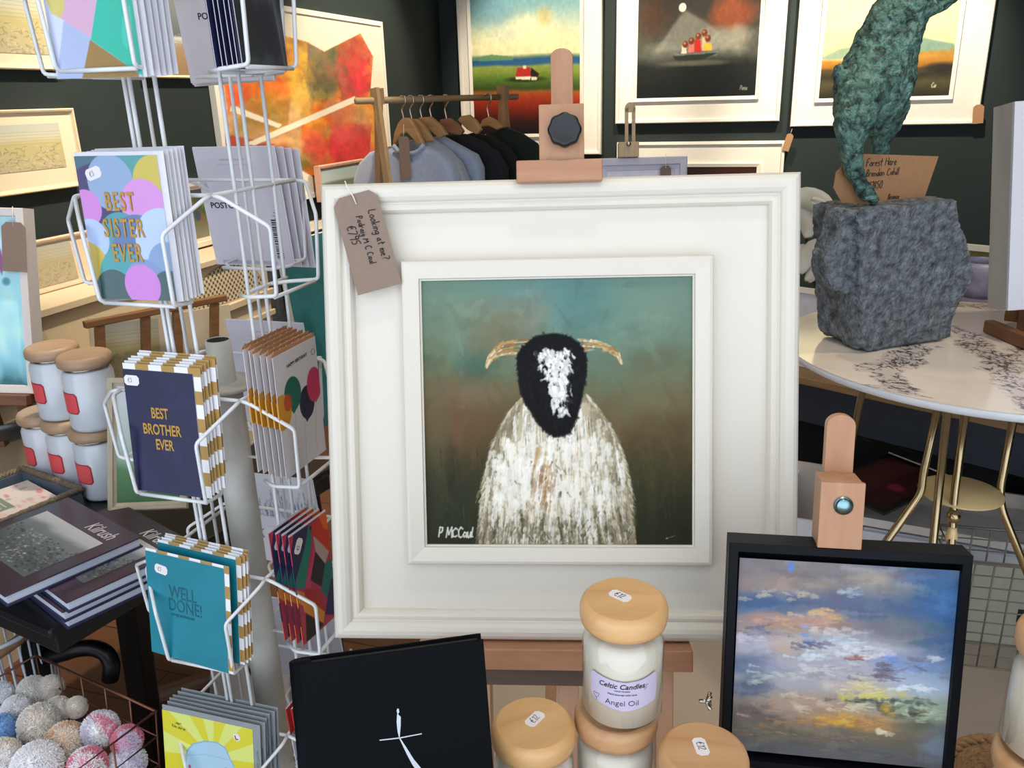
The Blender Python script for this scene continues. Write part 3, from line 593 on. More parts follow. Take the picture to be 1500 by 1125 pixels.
for k in range(190):
    i = r.randint(len(body)-1); u = r.rand(); p = np.array(body[i])*(1-u)+np.array(body[i+1])*u
    if p[1] > .97 or p[1] < .44: continue
    s_ = 1 if p[0] > .5 else -1; cv.stroke(p[0]-s_*.012, p[1]-.01, p[0]+s_*.012*r.rand(), p[1]+.03*r.rand(), .004+.004*r.rand(), ['#d2c9b0', '#b9ad8e', '#8d8468', '#e6dfcd'][k % 4], .7, .6, .4)
for k in range(90):
    x = .2+.58*r.rand(); y = .9+.1*r.rand(); cv.stroke(x, y, x+.02*r.randn(), min(1, y+.045), .005, ['#33362a', '#ded8c8', '#57533c', '#8f8a6e'][k % 4], .65, .5, .3)
def horn(pts, w0, w1):
    n = 26
    for i in range(n):
        f0 = i/n*(len(pts)-1); k = int(f0); u = f0-k; p = np.array(pts[k])*(1-u)+np.array(pts[min(k+1, len(pts)-1)])*u; wd = w0+(w1-w0)*i/n
        for j in range(7):
            d = (r.rand()-.5)*wd; sg = -1 if p[0] < .5 else 1; cv.stroke(p[0]+r.randn()*.004, p[1]+d, p[0]+sg*.03*r.rand(), p[1]+d+.008+.006*r.rand(), .009, ['#b98f55', '#d9c093', '#9a6f36', '#e9dcc0', '#caa36a'][r.randint(5)], .85, .5, .5)
def hornp(up, lo):
    for k in range(70):
        q_ = r.rand(); cc_ = ['#b08a58', '#d2b98c', '#8d6436', '#e6dcc4', '#c4a06a', '#a57e4c'][r.randint(6)]; pts = [(a[0]+(b_[0]-a[0])*q_+.003*r.randn(), a[1]+(b_[1]-a[1])*q_+.003*r.randn()) for a, b_ in zip(up, lo)]
        i0_ = r.randint(len(pts)-1); seg = pts[i0_:i0_+2+r.randint(2)]
        for a, b_ in zip(seg, seg[1:]): cv.stroke(a[0], a[1], b_[0], b_[1], .006+.004*r.rand(), cc_, .8, .4, .5, .3)
hornp([(.40, .222), (.35, .228), (.30, .236), (.27, .252), (.25, .275), (.238, .322)], [(.375, .283), (.33, .279), (.295, .28), (.272, .288), (.255, .305), (.241, .326)])
hornp([(.58, .222), (.63, .228), (.67, .24), (.71, .258), (.73, .28), (.741, .315)], [(.605, .278), (.64, .270), (.675, .268), (.705, .275), (.725, .29), (.738, .316)])
head = [(.353, .30), (.358, .275), (.378, .25), (.405, .225), (.44, .209), (.487, .203), (.535, .211), (.57, .228), (.597, .255), (.613, .30), (.613, .345), (.605, .385), (.592, .455), (.575, .52), (.548, .575), (.52, .588), (.49, .588), (.467, .578), (.435, .548), (.405, .502), (.375, .45), (.36, .40)]
cv.poly(head, '#0c0c0e', 1, 3)
for k in range(200):
    a = r.rand()*6.3; i = r.randint(len(head)); p = np.array(head[i])*(.2*r.rand()+.82)+np.array((.49, .38))*(.18*(1-r.rand()))
    x, y = .49+(head[i][0]-.49)*(.2+.66*r.rand()), .38+(head[i][1]-.38)*(.2+.62*r.rand()); cv.stroke(x, y, x+.01*r.randn(), y+.02, .012, ['#08080a', '#111113', '#1a1a1d'][k % 3], .7, .5, .3)
for k in range(160):
    i = r.randint(len(head)); p = head[i]; q_ = head[(i+1) % len(head)]; u = r.rand(); x, y = p[0]+(q_[0]-p[0])*u, p[1]+(q_[1]-p[1])*u; a = r.rand()*6.3; cv.stroke(x, y, x+.008*math.cos(a), y+.010*math.sin(a), .008, '#0e0e11', .5, .3, .2, .2)
blaze = [(.428, .278), (.47, .268), (.53, .268), (.548, .272), (.54, .32), (.53, .38), (.525, .46), (.512, .505), (.495, .47), (.48, .42), (.482, .36), (.455, .31)]
ib = cv.inside([(.415, .265), (.56, .26), (.55, .38), (.535, .5), (.51, .52), (.48, .47), (.468, .38), (.44, .32)])
for k in range(420):
    x, y = .41+.15*r.rand(), .26+.26*r.rand()
    if ib[int(y*Hh), int(x*W)]: core = cv.inside(blaze)[int(y*Hh), int(x*W)] if False else (abs(x-(.49+.05*(y-.26))) < .05*(1.25-(y-.26)*3.2)); c = ['#f4f2ee', '#e4e1da', '#cfcac2', '#ffffff'][k % 4] if (core or r.rand() < .25) else ['#131316', '#2a2a2c', '#6f6b66'][k % 3]; a = .5*r.randn(); l = .014+.03*r.rand(); cv.stroke(x, y, x+l*math.sin(a)*.7+.004, min(.515, y+l*math.cos(a)*.7), .008+.010*r.rand(), c, .9, .4, .7, .25)
for p in pen('P MCCaul', .036, (.042, -.972), 0, 5, .06, .02): cv.line([(a, -b_) for a, b_ in p], .0055, '#d8d6cc', .9)
cv.stroke(.905, .975, .935, .965, .006, '#c9c4b0', .8)
cv.mesh('canvas', CW, CH, attr_mat('oil_impasto', .5, 0, .12), t, x0=cx0, y=-.002, z0=cz0, relief=.0022, gain=.97)
# price tag hung over the top left corner
tq = fit([(490, 287), (556, 270), (587, 416), (525, 432)], 1.165, -4, -15, 0, lam=400)
tf = Frame(tq.R, tq.o, tq.w, tq.h); Ft = Frame(F1.R@rotm('y', -math.radians(-13)), [0, 0, 0])
lc = F1.loc(on_plane(556, 424, F1.at(0, -.0175, 0), F1.R[:, 1])); ang = math.radians(14)
tf = Frame(F1.R@rotm('y', -ang), F1.at(lc[0], -.0168, lc[2]))
L_ = []
for s, p in (('Looking at me?', (.0135, .112)), ('Padraig M C Caul', (-.0055, .108)), ('€795', (-.0225, .098))): L_ += pen(s, .0112 if s[0] == 'L' else .0092 if s[0] == 'P' else .013, p, -math.pi/2+.03, 3, .05, .09)
t = kraft_tag(tf, .0655, .139, 'grey-brown handwritten tag hanging over the top left corner of the sheep painting', m_kraft2, lines=L_, string=[(-.0, -.001, .124), (-.001, -.003, .135), (-.006, -.003, .152), (-.0072, .0, .160)], cut=.16)
# --- easel: mast, clamp with knob, ledge, legs
m_beech = wood('beech_wood', '#a97c5c', '#bb8c6b', .45, 'z', 5); m_beechx = wood('beech_wood_lengthwise', '#a67656', '#b8886a', .45, 'x', 5); m_beechd = m_beech
m_blackp = mat('black_plastic', '#16181d', .35, var=.02)
t = thing('display_easel', 'wooden studio easel holding the large white sheep frame, black knob on top', 'easel', F1)
def pxb(F, x0, y0, x1, y1, ya, yb, mb=None):
    a = F.px(x0, y0, ya); b_ = F.px(x1, y1, ya); return (mb or MB()).box(a[0], b_[0], ya, yb, a[1], b_[1])
a = F1.px(805, 58, -.012); b_ = F1.px(841, 236, -.012); xm = (a[0]+b_[0])/2; hw = (b_[0]-a[0])/2; zt = a[1]
arc = [(xm+hw*math.cos(k), zt-.004+hw*.75*math.sin(k)) for k in np.linspace(0, math.pi, 13)]
MB().prism([(xm+hw, -.45)]+arc+[(xm-hw, -.45)], .050, .068).build('mast', m_beech, t, bev=.0015)
zf = F1.h
pxb(F1, 789, 153, 856, 237, -.022, .012).build('clamp_block', m_beech, t, bev=.0015)
mb = MB(); pxb(F1, 756, 235, 883, 264, -.03, -.016, mb); lo = F1.px(756, 244, -.03)[1]
o = mb.build('top_holder', m_beechx, t, bev=.002)
hx0, hz0 = F1.px(756, 262, -.03); hx1, hz1 = F1.px(883, 235, -.03)
MB().box(xm-hw*1.7, xm+hw*1.7, .012, .05, zf+.004, zf+.075).build('slide_block', m_beechd, t, bev=.0015)
kx, kz = F1.px(827, 189, -.04); mb = MB(); pr = []
V = []
n = 96
def knobring(rad, y, am): return [(kx+rad*(1+am*math.cos(8*a))*math.cos(a), y, kz+rad*(1+am*math.cos(8*a))*math.sin(a)) for a in np.linspace(0, 2*math.pi, n, endpoint=False)]
rings = [knobring(.0135, -.021, 0), knobring(.020, -.026, .035), knobring(.0225, -.030, .035), knobring(.0225, -.038, .035), knobring(.0205, -.041, .03), knobring(.0185, -.0415, 0), knobring(.016, -.0405, 0)]
V = [p for g in rings for p in g]; Fc = [(i*n+k, i*n+(k+1) % n, (i+1)*n+(k+1) % n, (i+1)*n+k) for i in range(len(rings)-1) for k in range(n)]+[tuple((len(rings)-1)*n+k for k in range(n))]
MB().add(V, Fc, True).build('clamp_knob', m_blackp, t)
a = F1.px(640, 944, -.03); b_ = F1.px(1015, 975, -.03)
MB().box(a[0], b_[0], -.034, .05, -.032, -.0005).build('bottom_ledge', m_beechx, t, bev=.002)
MB().box(a[0]+.03, b_[0]-.045, .012, .045, -.075, -.033).build('cross_rail', wood('dark_walnut', '#4c3626', '#5e4430', .5, 'x', 5), t, bev=.002)
# legs go down to the platform
for k, (x, s) in enumerate(((a[0]+.06, -1), (b_[0]-.035, 1))):
    p = F1.at(x, .03, -.034); g = np.array([p[0]+.02*s, p[1]-.06, PZ]); pl, gl = F1.loc(p), F1.loc(g)
    MB().beam(pl, gl, .026, .04, (0, 1, 0)).build('leg', m_beech, t, bev=.002)
p = F1.at(xm, .075, zf-.1); g = np.array([p[0], p[1]+.75, PZ]); MB().beam(F1.loc(p), F1.loc(g), .03, .03, (0, 1, 0)).build('leg', m_beech, t, bev=.002)
wx, wz = F1.px(1041, 1036, .0); m_steel = mat('steel', '#c9c6be', .25, 1, var=.03)
mb = MB(); lx = F1.px(1024, 1036, .02)[0]; mb.tube([(lx, .02, wz), (wx+.004, .02, wz)], .003, 8); mb.tube(round_path([(wx+.002, .012, wz-.010), (wx-.003, .018, wz), (wx+.002, .012, wz+.010)], .004), .003, 8); mb.tube(round_path([(wx+.004, .028, wz-.010), (wx-.001, .022, wz), (wx+.004, .028, wz+.010)], .004), .003, 8)
mb.build('wing_nut', m_steel, t)
# ================================================================ small sky painting on the right
SHZ = 1.03
F2 = fit([(1067, 790), (1425, 816), (1393, 1150), (1056, 1120)], 1.0, -10, -10, 0, lam=60)
dz = SHZ+.035-F2.o[2]; lz = F2.o[2]
t = thing('framed_sky_painting', 'black framed painting of sunset clouds on a small easel, lower right', 'painting', F2)
m_blackf = mat('black_frame', '#0b0e15', .5, var=.03, spec=.15)
fw = .0105; MB().moulding(F2.w, F2.h, [(0, .034), (0, -.003), (.001, -.004), (fw, -.004), (fw+.0005, .012), (fw+.0005, .03)]).build('frame_moulding', m_blackf, t)
MB().box(-F2.w/2+.005, F2.w/2-.005, .028, .033, .005, F2.h-.005).build('backing_board', m_blackf, t)
q = [F2.loc(on_plane(*p, F2.at(0, .004, 0), F2.R[:, 1])) for p in ((1081, 812), (1405, 841), (1386, 1145), (1073, 1110))]
x0 = (q[0][0]+q[3][0])/2; x1 = (q[1][0]+q[2][0])/2; z0 = fw+.008; z1 = (q[0][2]+q[1][2])/2; G2 = Frame(F2.R, F2.at((x0+x1)/2, .004, z0), x1-x0, z1-z0)
cv = Cv(330, 330, '#7c7f8c', 78); r = cv.rng; U = lambda x, y: G2.uv(x, y)
cv.vgrad([(0, '#7f7d84'), (.12, '#84797c'), (.25, '#6f7f9c'), (.36, '#a3938c'), (.5, '#a9abb9'), (.62, '#a9a9b0'), (.72, '#a39a90'), (.8, '#8e7d68'), (.88, '#6f6a5e'), (1, '#5f6068')], .12, 4)
def zz(px, py): return U(1050+px*.30675, 780+py*.30667)
for (px, py, rx, ry, c, a, s) in ((1000, 330, .24, .22, '#3f6696', .95, 1), (1090, 450, .1, .22, '#3d6ea8', .8, 2), (700, 240, .2, .07, '#8f8c90', .8, 3), (300, 170, .24, .08, '#857d7f', .9, 4), (360, 260, .22, .05, '#a08d80', .7, 5), (740, 220, .09, .04, '#b9a892', .7, 6), (220, 340, .16, .05, '#44618f', .9, 7), (620, 360, .22, .07, '#5b6a8c', .85, 8), (400, 430, .3, .04, '#b68f7c', .9, 9), (500, 400, .09, .03, '#d3a97f', .8, 10), (850, 460, .18, .06, '#777a86', .9, 11), (160, 530, .12, .05, '#b3b0c2', .9, 12), (330, 530, .06, .06, '#c9a88f', .8, 13), (560, 530, .2, .05, '#b0c0d2', .8, 14), (720, 560, .25, .04, '#c3c5cf', .7, 15),
    (160, 640, .13, .05, '#5a6f94', .85, 16), (520, 680, .28, .08, '#adaab4', .8, 17), (950, 640, .16, .05, '#7c9cd4', .85, 18), (980, 740, .17, .06, '#a4c2e4', .9, 19), (150, 740, .1, .05, '#5a6a86', .8, 20), (700, 750, .14, .03, '#d6c68e', .8, 21), (450, 830, .24, .06, '#b3967f', .8, 22), (640, 900, .18, .04, '#c9984a', .85, 23), (740, 925, .08, .03, '#b58a5a', .8, 24), (900, 850, .16, .05, '#8f9a86', .8, 25), (1030, 850, .12, .07, '#a9c0a8', .8, 26), (1000, 930, .12, .04, '#5c6150', .8, 27), (150, 880, .14, .07, '#6f6b6c', .8, 28), (400, 970, .5, .05, '#746a5a', .7, 29), (1060, 1020, .08, .09, '#7d98b8', .7, 30), (600, 1060, .5, .05, '#646568', .6, 31)):
    u, v = zz(px, py); cv.blob(u, v, rx, ry, c, a, 1.0, .45, s+40)
for k in range(420):
    x, y = r.rand(), r.rand(); l = .05+.10*r.rand(); a = .2*r.randn()-.05; cpx = cv.c[int(y*329), int(x*329)]
    cv.stroke(x, y, x+math.cos(a)*l, y+math.sin(a)*l, .02+.03*r.rand(), np.clip(cpx*(1+.09*r.randn())+.015*r.randn(3), 0, 1), .5, .5, .25*r.rand(), .3)
def dabs(px, py, sx, sy, n, cols, wd=.019, ln=.055, h=.5):
    for k in range(n):
        u, v = zz(px+sx*r.randn(), py+sy*r.randn()); a = .2*r.randn(); l = ln*(.4+.8*r.rand()); cv.stroke(u-l/2, v, u+l/2, v+math.sin(a)*l, wd*(.6+.9*r.rand()), cols[r.randint(len(cols))], .7, .5, h, .4)
dabs(330, 300, 100, 12, 14, ['#cfc4a4', '#b9b4a4', '#8f8f98']); dabs(600, 295, 50, 8, 8, ['#aebcc4', '#8fa2b8']); dabs(480, 390, 60, 14, 14, ['#d9ae80', '#c99c78', '#e0bd92']); dabs(380, 440, 140, 16, 26, ['#c29a82', '#b3877a', '#d0a88c', '#a8a0a8']); dabs(560, 470, 60, 10, 12, ['#d6d0d0', '#c4b8b8'])
dabs(200, 470, 70, 12, 14, ['#5f668a', '#737896', '#8f90a8']); dabs(150, 510, 50, 12, 14, ['#cfc8d8', '#b8b4cc']); dabs(420, 510, 15, 20, 6, ['#6f94dc', '#86a6e4'], .02, .03); dabs(480, 530, 35, 12, 14, ['#706c86', '#625f78']); dabs(440, 600, 60, 8, 12, ['#b9d0dc', '#d4e2ea']); dabs(600, 560, 90, 30, 30, ['#cfd9e4', '#b4c6d8', '#dfe0e6', '#c6c0c6']); dabs(690, 600, 40, 8, 10, ['#8c5a60', '#c87a70', '#d8d8e0'])
dabs(830, 600, 30, 8, 8, ['#6f8ae0', '#8aa4ec']); dabs(820, 650, 45, 14, 22, ['#6f6a80', '#5c5a70', '#8a8698']); dabs(960, 610, 40, 8, 10, ['#7a7c92', '#8f94ac']); dabs(1040, 608, 20, 6, 6, ['#d0d4e0']); dabs(780, 690, 50, 10, 12, ['#6c687c', '#7a7488']); dabs(500, 660, 120, 30, 40, ['#c6c4cc', '#b4b0ba', '#d4cfce', '#a49ea8']); dabs(250, 690, 60, 14, 14, ['#c4d0c4', '#a4b4b8'])
dabs(680, 730, 60, 16, 22, ['#e2d8a8', '#d6c890', '#c8c0a8']); dabs(760, 790, 70, 8, 20, ['#e0dc6a', '#d4cf58', '#c8c878']); dabs(800, 805, 90, 5, 14, ['#5a665a', '#46524a']); dabs(950, 745, 50, 6, 14, ['#eef0f6', '#dfe6f2']); dabs(960, 810, 70, 8, 16, ['#4e584c', '#8aa494', '#c0d8c4']); dabs(1000, 860, 60, 20, 22, ['#b0c8ac', '#94b09c', '#c4d4b4']); dabs(880, 860, 60, 14, 18, ['#5a5e48', '#6f6f50', '#484c3c'])
dabs(820, 855, 14, 10, 8, ['#d0b048', '#b89a40'], .02, .03); dabs(400, 830, 100, 24, 30, ['#c8ac94', '#b49078', '#d6c0a8', '#a88a7c']); dabs(600, 900, 60, 14, 18, ['#e4b03c', '#d89a34', '#e8c060']); dabs(720, 915, 50, 16, 16, ['#b88650', '#c89a60', '#a07448']); dabs(800, 945, 14, 14, 8, ['#dcc8a0', '#e8dcc0'], .02, .03); dabs(400, 900, 70, 16, 16, ['#b88a60', '#a87850']); dabs(640, 830, 60, 12, 14, ['#dcd0ac', '#c8b890'])
dabs(250, 960, 150, 14, 26, ['#8a7c64', '#6f6858', '#9a8a6c'], .006, .07); dabs(600, 1060, 160, 14, 20, ['#77703c', '#5f6064', '#6c6a58'], .006, .07); u, v = zz(355, 165); cv.blob(u, v, .016, .025, '#5f86d0', .9, .5, .2, 3); dabs(600, 980, 200, 10, 20, ['#7a7060', '#8c8068'], .006, .08)
g_ = cv.c.mean(-1, keepdims=True); cv.c = cv.c*.86+g_*.14
cv.mesh('canvas', G2.w, G2.h, attr_mat('oil_impasto', .5, 0, .12), t, x0=x0, y=.004, z0=z0, relief=.0016, gain=.95)
t = thing('table_easel', 'small beech table easel holding the black framed sky painting, steel bolt on its clamp', 'easel', F2)
a = F2.px(1213, 622, .03); b_ = F2.px(1250, 712, .03); xm2 = (a[0]+b_[0])/2; hw = (b_[0]-a[0])/2; zt = a[1]
arc = [(xm2+hw*math.cos(k), zt-.002+hw*.8*math.sin(k)) for k in np.linspace(0, math.pi, 11)]
MB().prism([(xm2+hw, .0)]+arc+[(xm2-hw, .0)], .036, .05).build('mast', m_beech, t, bev=.001)
a = F2.px(1203, 706, -.012); b_ = F2.px(1262, 806, -.012)
MB().prism([(a[0], b_[1]), (b_[0], b_[1]), (b_[0], a[1]), (a[0], a[1])], -.012, -.0045).build('clamp_plate', m_beech, t, bev=.001)
MB().box(a[0]+.002, b_[0]-.002, -.0045, .036, F2.h+.001, a[1]).build('clamp_block', m_beechd, t, bev=.001)
bx, bz = F2.px(1236.5, 742, -.016); mb = MB()
mb.tube([(bx, -.012, bz), (bx, -.0135, bz)], .0108, 28); mb.tube([(bx, -.0135, bz), (bx, -.0165, bz)], [.0088, .0075], 28); mb.build('bolt', mat('zinc_bolt', '#8fb3bd', .3, 1, var=.08, scale=200), t)
MB().box(-.12, .12, -.02, .05, -.02, -.0005).build('bottom_ledge', m_beechx, t, bev=.001)
for s in (-1, 1):
    p = F2.at(.09*s, .042, -.02); g = np.array([p[0]+.02*s, p[1]-.01, SHZ]); MB().beam(F2.loc(p), F2.loc(g), .02, .02, (0, 1, 0)).build('leg', m_beech, t)
p = F2.at(xm2, .055, .2); g = np.array([p[0], p[1]+.14, SHZ]); MB().beam(F2.loc(p), F2.loc(g), .02, .018, (0, 1, 0)).build('leg', m_beech, t)
# ================================================================ front display shelf with candles and book
m_shelf = wood('oak_shelf', '#8b6a4a', '#a5835f', .5, 'x', 4)
t = thing('display_shelf', 'wooden window shelf carrying the candles and the black book', 'shelf', np.array([.25, .55, SHZ]))
MB().box(-.75, .75, -.32, .265, -.03, 0).build('shelf_top', m_shelf, t, bev=.003)
for x in (-.6, .6):
    for y in (-.25, .2): MB().box(x-.02, x+.02, y-.02, y+.02, -SHZ+(PZ if x > -.9 else 0), -.03).build('leg', m_shelf, t)
m_lid = wood('pine_lid', '#c99a63', '#ddb27c', .45, 'x', 3, .15); m_wax = mat('cream_wax', '#e2dcca', .5, var=.02); m_jar = glass('clear_glass'); m_stick = mat('white_sticker', '#e8e4e6', .5, var=.01)
m_lilac = attr_mat('lilac_label', .5); m_lid2 = wood('darker_pine_lid', '#b8875a', '#cfa478', .45, 'x', 3, .15)
JR = .0458; JH = .119; LR = .0485; LH = .030
def sticker(parent, xf, wd=.021, ht=.011, s='€12', size=.007, seed=1, name='price_sticker'):
    """little cut-corner price sticker; xf maps flat (u, out, v) coordinates to the parent's"""
    c = ht*.24; poly = [(-wd/2+c, -ht/2), (wd/2-c, -ht/2), (wd/2, -ht/2+c), (wd/2, ht/2-c), (wd/2-c, ht/2), (-wd/2+c, ht/2), (-wd/2, ht/2-c), (-wd/2, -ht/2+c)]
    mb = MB().prism(poly, -.0004, 0); mb.v = [tuple(xf(np.array(p))) for p in mb.v]; o = mb.build(name, m_stick, parent)
    if s: ink('handwriting', pen(s, size, (-wd*.27, -size*.45), 0, seed, .06), m_ink, o, -.0006, .00028, xf)
def candle(label, x, y, z, rot=0, stick=0.0, full=True, m=None, group='cream candles in glass jars on the front shelf', sdir=0):
    t = thing('jar_candle', label, 'candle', Frame(rotm('z', rot), [x, y, z]), group)
    n = 56
    MB().lathe([(JR-.010, .0), (JR-.003, .002), (JR, .008), (JR, JH-.022), (JR-.004, JH-.012), (JR-.008, JH-.006), (JR-.008, JH), (JR-.0115, JH), (JR-.0115, JH-.007), (JR-.0060, JH-.0125), (JR-.0012, JH-.0225), (JR-.0012, .010), (JR-.012, .0065)], n).build('glass_jar', m_jar, t)
    MB().lathe([(JR-.014, .0075), (JR-.0017, .011), (JR-.0017, JH-.0225), (JR-.007, JH-.0135), (JR-.013, JH-.012)], n).build('wax', m_wax, t)
    MB().lathe([(JR-.012, JH-.006), (JR-.012, JH+.0003), (LR-.006, JH+.0006), (LR-.0015, JH+.004), (LR, JH+.010), (LR, JH+LH-.010), (LR-.002, JH+LH-.004), (LR-.007, JH+LH)], n).build('lid', m or m_lid, t)
    zt = JH+LH
    if sdir is not None:
        ca, sa = math.cos(sdir), math.sin(sdir)
        sticker(t, lambda p: np.array([stick+p[0]*ca-p[2]*sa, p[0]*sa+p[2]*ca+.004, zt-p[1]]), .026, .0145, '€12', .0085, 3)
    if full:
        RL = JR+.0006
        cyl = lambda P: np.stack([(RL-P[:, 1])*np.sin(P[:, 0]/RL), -(RL-P[:, 1])*np.cos(P[:, 0]/RL), P[:, 2]], -1)
        cw, ch = .083, .044; z0 = .036; cv = Cv(140, 80, '#c6bed8', 3)
        edge = [(.0, .22), (.02, .1), (.06, .03), (.3, .10), (.5, .14), (.72, .10), (.95, .0), (.985, .1), (.985, .3), (1, .5), (.985, .7), (.97, .86), (.9, .87), (.62, .97), (.5, 1), (.38, .96), (.12, .86), (.04, .8), (.015, .6), (.02, .4)]
        o = Cv(140, 80, '#c6bed8', 3); mk = o.mask(edge, 1); o.mix('#a79ac2', np.clip(1-o.mask(edge, 8)**3*1.5, 0, 1)*.7); o.c = o.c
        lb = o.mesh('label', cw, ch, m_lilac, t, y=0, z0=z0, gain=1.0, warp=cyl)
        # trim the label to its wavy outline
        me = lb.data; keep = (mk > .5).ravel(); import bmesh
        bm = bmesh.new(); bm.from_mesh(me); bmesh.ops.delete(bm, geom=[v for v in bm.verts if not keep[v.index]], context='VERTS'); bm.to_mesh(me); bm.free()
        w1 = lambda p: cyl(np.array([[p[0], p[1]-.0003, p[2]]]))[0]
        zc = z0+ch
        text_obj('lettering', 'Celtic Candles', .0088, m_ink, lb, (-.003, 0, zc-.0148), 1.0, off=.0001, warp=w1, shear=.25, ext=.0001)
        text_obj('lettering', 'HAND POURED', .0022, m_ink, lb, (-.002, 0, zc-.0185), 1.1, warp=w1, ext=.0001); text_obj('lettering', 'Hand poured with love', .0034, m_ink, lb, (-.002, 0, zc-.0235), 1.0, warp=w1, ext=.0001)
        text_obj('lettering', 'Angel Oil', .0098, m_ink, lb, (-.002, 0, zc-.0365), 1.0, off=-.0001, warp=w1, ext=.0001)
        heart = [[(-.032+.004*math.sin(a)**3*1.0, z0+.0135+.0035*(13*math.cos(a)-5*math.cos(2*a)-2*math.cos(3*a))/14) for a in np.linspace(0, 6.283, 14)], [(-.032, z0+.0095), (-.031, z0+.0065)]]
        ink('emblem', heart, m_ink, lb, 0, .0002, w1)
        ink('emblem', [[(.0225, zc-.016), (.0255, zc-.0125), (.0275, zc-.012)], [(.0225, zc-.018), (.026, zc-.0155)]], m_ink, lb, 0, .0002, w1)
    return t
def at_px(px, py, z): p = on_z(px, py, z); return p[0], p[1]
ZL = SHZ+JH+LH
x, y = at_px(914, 876, ZL+JH+LH); candle('cream jar candle with lilac label and price sticker, topmost of the candle stack', x, y, ZL, -.10, -.004, True, m_lid, sdir=-.65)
xb, yb = at_px(906, 1060, ZL); candle('cream jar candle carrying another candle on its wooden lid', x-.006, y+.004, SHZ, .3, 0, False, m_lid2, sdir=None)
x, y = at_px(781, 1058, ZL); candle('cream jar candle on the front shelf, between the black book and the candle stack', x, y, SHZ, .4, .004, False, m_lid, sdir=.5)
x, y = at_px(1031, 1098, ZL); candle('cream jar candle with darker wooden lid, in front of the black sky frame', x, y, SHZ, -.2, -.003, False, m_lid2, sdir=-1.3)
# right edge: candle stack half outside the picture and a straw hat behind it
x, y = at_px(1532, 1100, ZL)
for k, lb in enumerate(('cream jar candle, lower one at the right edge of the picture', 'cream jar candle, upper one at the right edge of the picture')):
    candle(lb, x, y, SHZ+k*(JH+LH), .4, 0, False, m_lid2, 'cream candles at the right edge', None)
bz = .78; p = on_z(1490, 1150, bz); t = thing('wicker_basket', 'tall brown wicker basket, its rim just showing beside the candles at the lower right', 'basket', np.array([p[0], p[1], PZ]))
m_wick = mat('brown_wicker', '#8a6a48', .8, var=.3, scale=120, bump=.6, bscale=150)
rr = .10; mb = MB(); mb.lathe([(rr*.8, 0), (rr*.95, bz-PZ), (rr*.9, bz-PZ), (rr*.75, .02)], 40); mb.build('body', m_wick, t)
mb = MB()
for k in range(3): mb.tube([((rr+.004*math.sin(a*12+k*2.1))*math.cos(a), (rr+.004*math.sin(a*12+k*2.1))*math.sin(a), bz-PZ+.006*math.cos(a*12+k*2.1)) for a in np.linspace(0, 2*math.pi, 120, endpoint=False)], .006, 6, True)
mb.build('braided_rim', m_wick, t)
# black book standing on the shelf
FBk = fit([(441, 972), (706, 938), (727, 1150), (455, 1200)], .86, 8, -15, 0, lam=60)
k = (SHZ+.004-FBk.o[2])
hB = (FBk.at(0, 0, FBk.h)[2]-SHZ-.004)/FBk.R[2, 2]; top = FBk.at(0, 0, FBk.h); FBk = Frame(FBk.R, top-FBk.R[:, 2]*hB, FBk.w, hB)
t = thing('black_book', 'black hardback book with a silver cross figure standing in the foreground', 'book', FBk)
m_bk = mat('black_cloth_cover', '#0a0d10', .6, var=.04, scale=200, bump=.05, bscale=600, spec=.06); m_pages = mat('page_block', '#cfc7b8', .8, var=.06, scale=90)
w, h = FBk.w, FBk.h
MB().box(-w/2, w/2, 0, .003, 0, h).build('front_cover', m_bk, t, bev=.001); MB().box(-w/2, w/2, .019, .022, 0, h).build('back_cover', m_bk, t, bev=.001)
MB().tube([(-w/2+.0, .011, 0.0005), (-w/2+.0, .011, h-.0005)], .011, 16).build('spine', m_bk, t); MB().box(-w/2+.008, w/2-.005, .003, .019, .004, h-.004).build('pages', mat('dark_page_edges', '#2a2624', .7), t)
m_silver = mat('silver_foil', '#b9c0c8', .35, .6, var=.05)
P = lambda x, y: FBk.px(x, y, -.0004)
mb = MB(); fig = [(582, 1038), (584, 1038), (585, 1043), (583, 1046), (587, 1050), (587, 1062), (585.5, 1080), (596, 1096), (606, 1112), (616, 1124), (622, 1136), (615, 1136), (604, 1120), (596, 1105), (584.5, 1081), (582.5, 1072), (581, 1058), (581.5, 1048), (582, 1045), (581, 1041)]
mb.prism([P(*q) for q in fig], -.0006, 0); mb.prism([P(*q) for q in ((556, 1083.5), (585, 1080.2), (618, 1074), (618, 1075.4), (585, 1081.8), (556, 1085))], -.0006, 0); mb.build('figure_emblem', m_silver, t)
t = thing('book_stand', 'small black wire book stand behind the black book', 'stand', np.array([FBk.o[0], FBk.o[1], SHZ]))
fl = FBk.at(0, .0265, h*.75)-np.array([FBk.o[0], FBk.o[1], SHZ]); fb = FBk.at(0, .0265, .006)-np.array([FBk.o[0], FBk.o[1], SHZ]); d = FBk.R[:, 0]*.04
mb = MB(); mb.tube(round_path([fb-d, fl-d, fl+d, fb+d], .01), .0025, 8); 
mb2 = MB().tube(round_path([fl-d, np.array([fl[0]-d[0], fl[1]-d[1]+.06, .0025]), np.array([fl[0]+d[0], fl[1]+d[1]+.06, .0025]), fl+d], .01), .0025, 8)
mb.build('rest', m_blackp, t); mb2.build('strut', m_blackp, t)
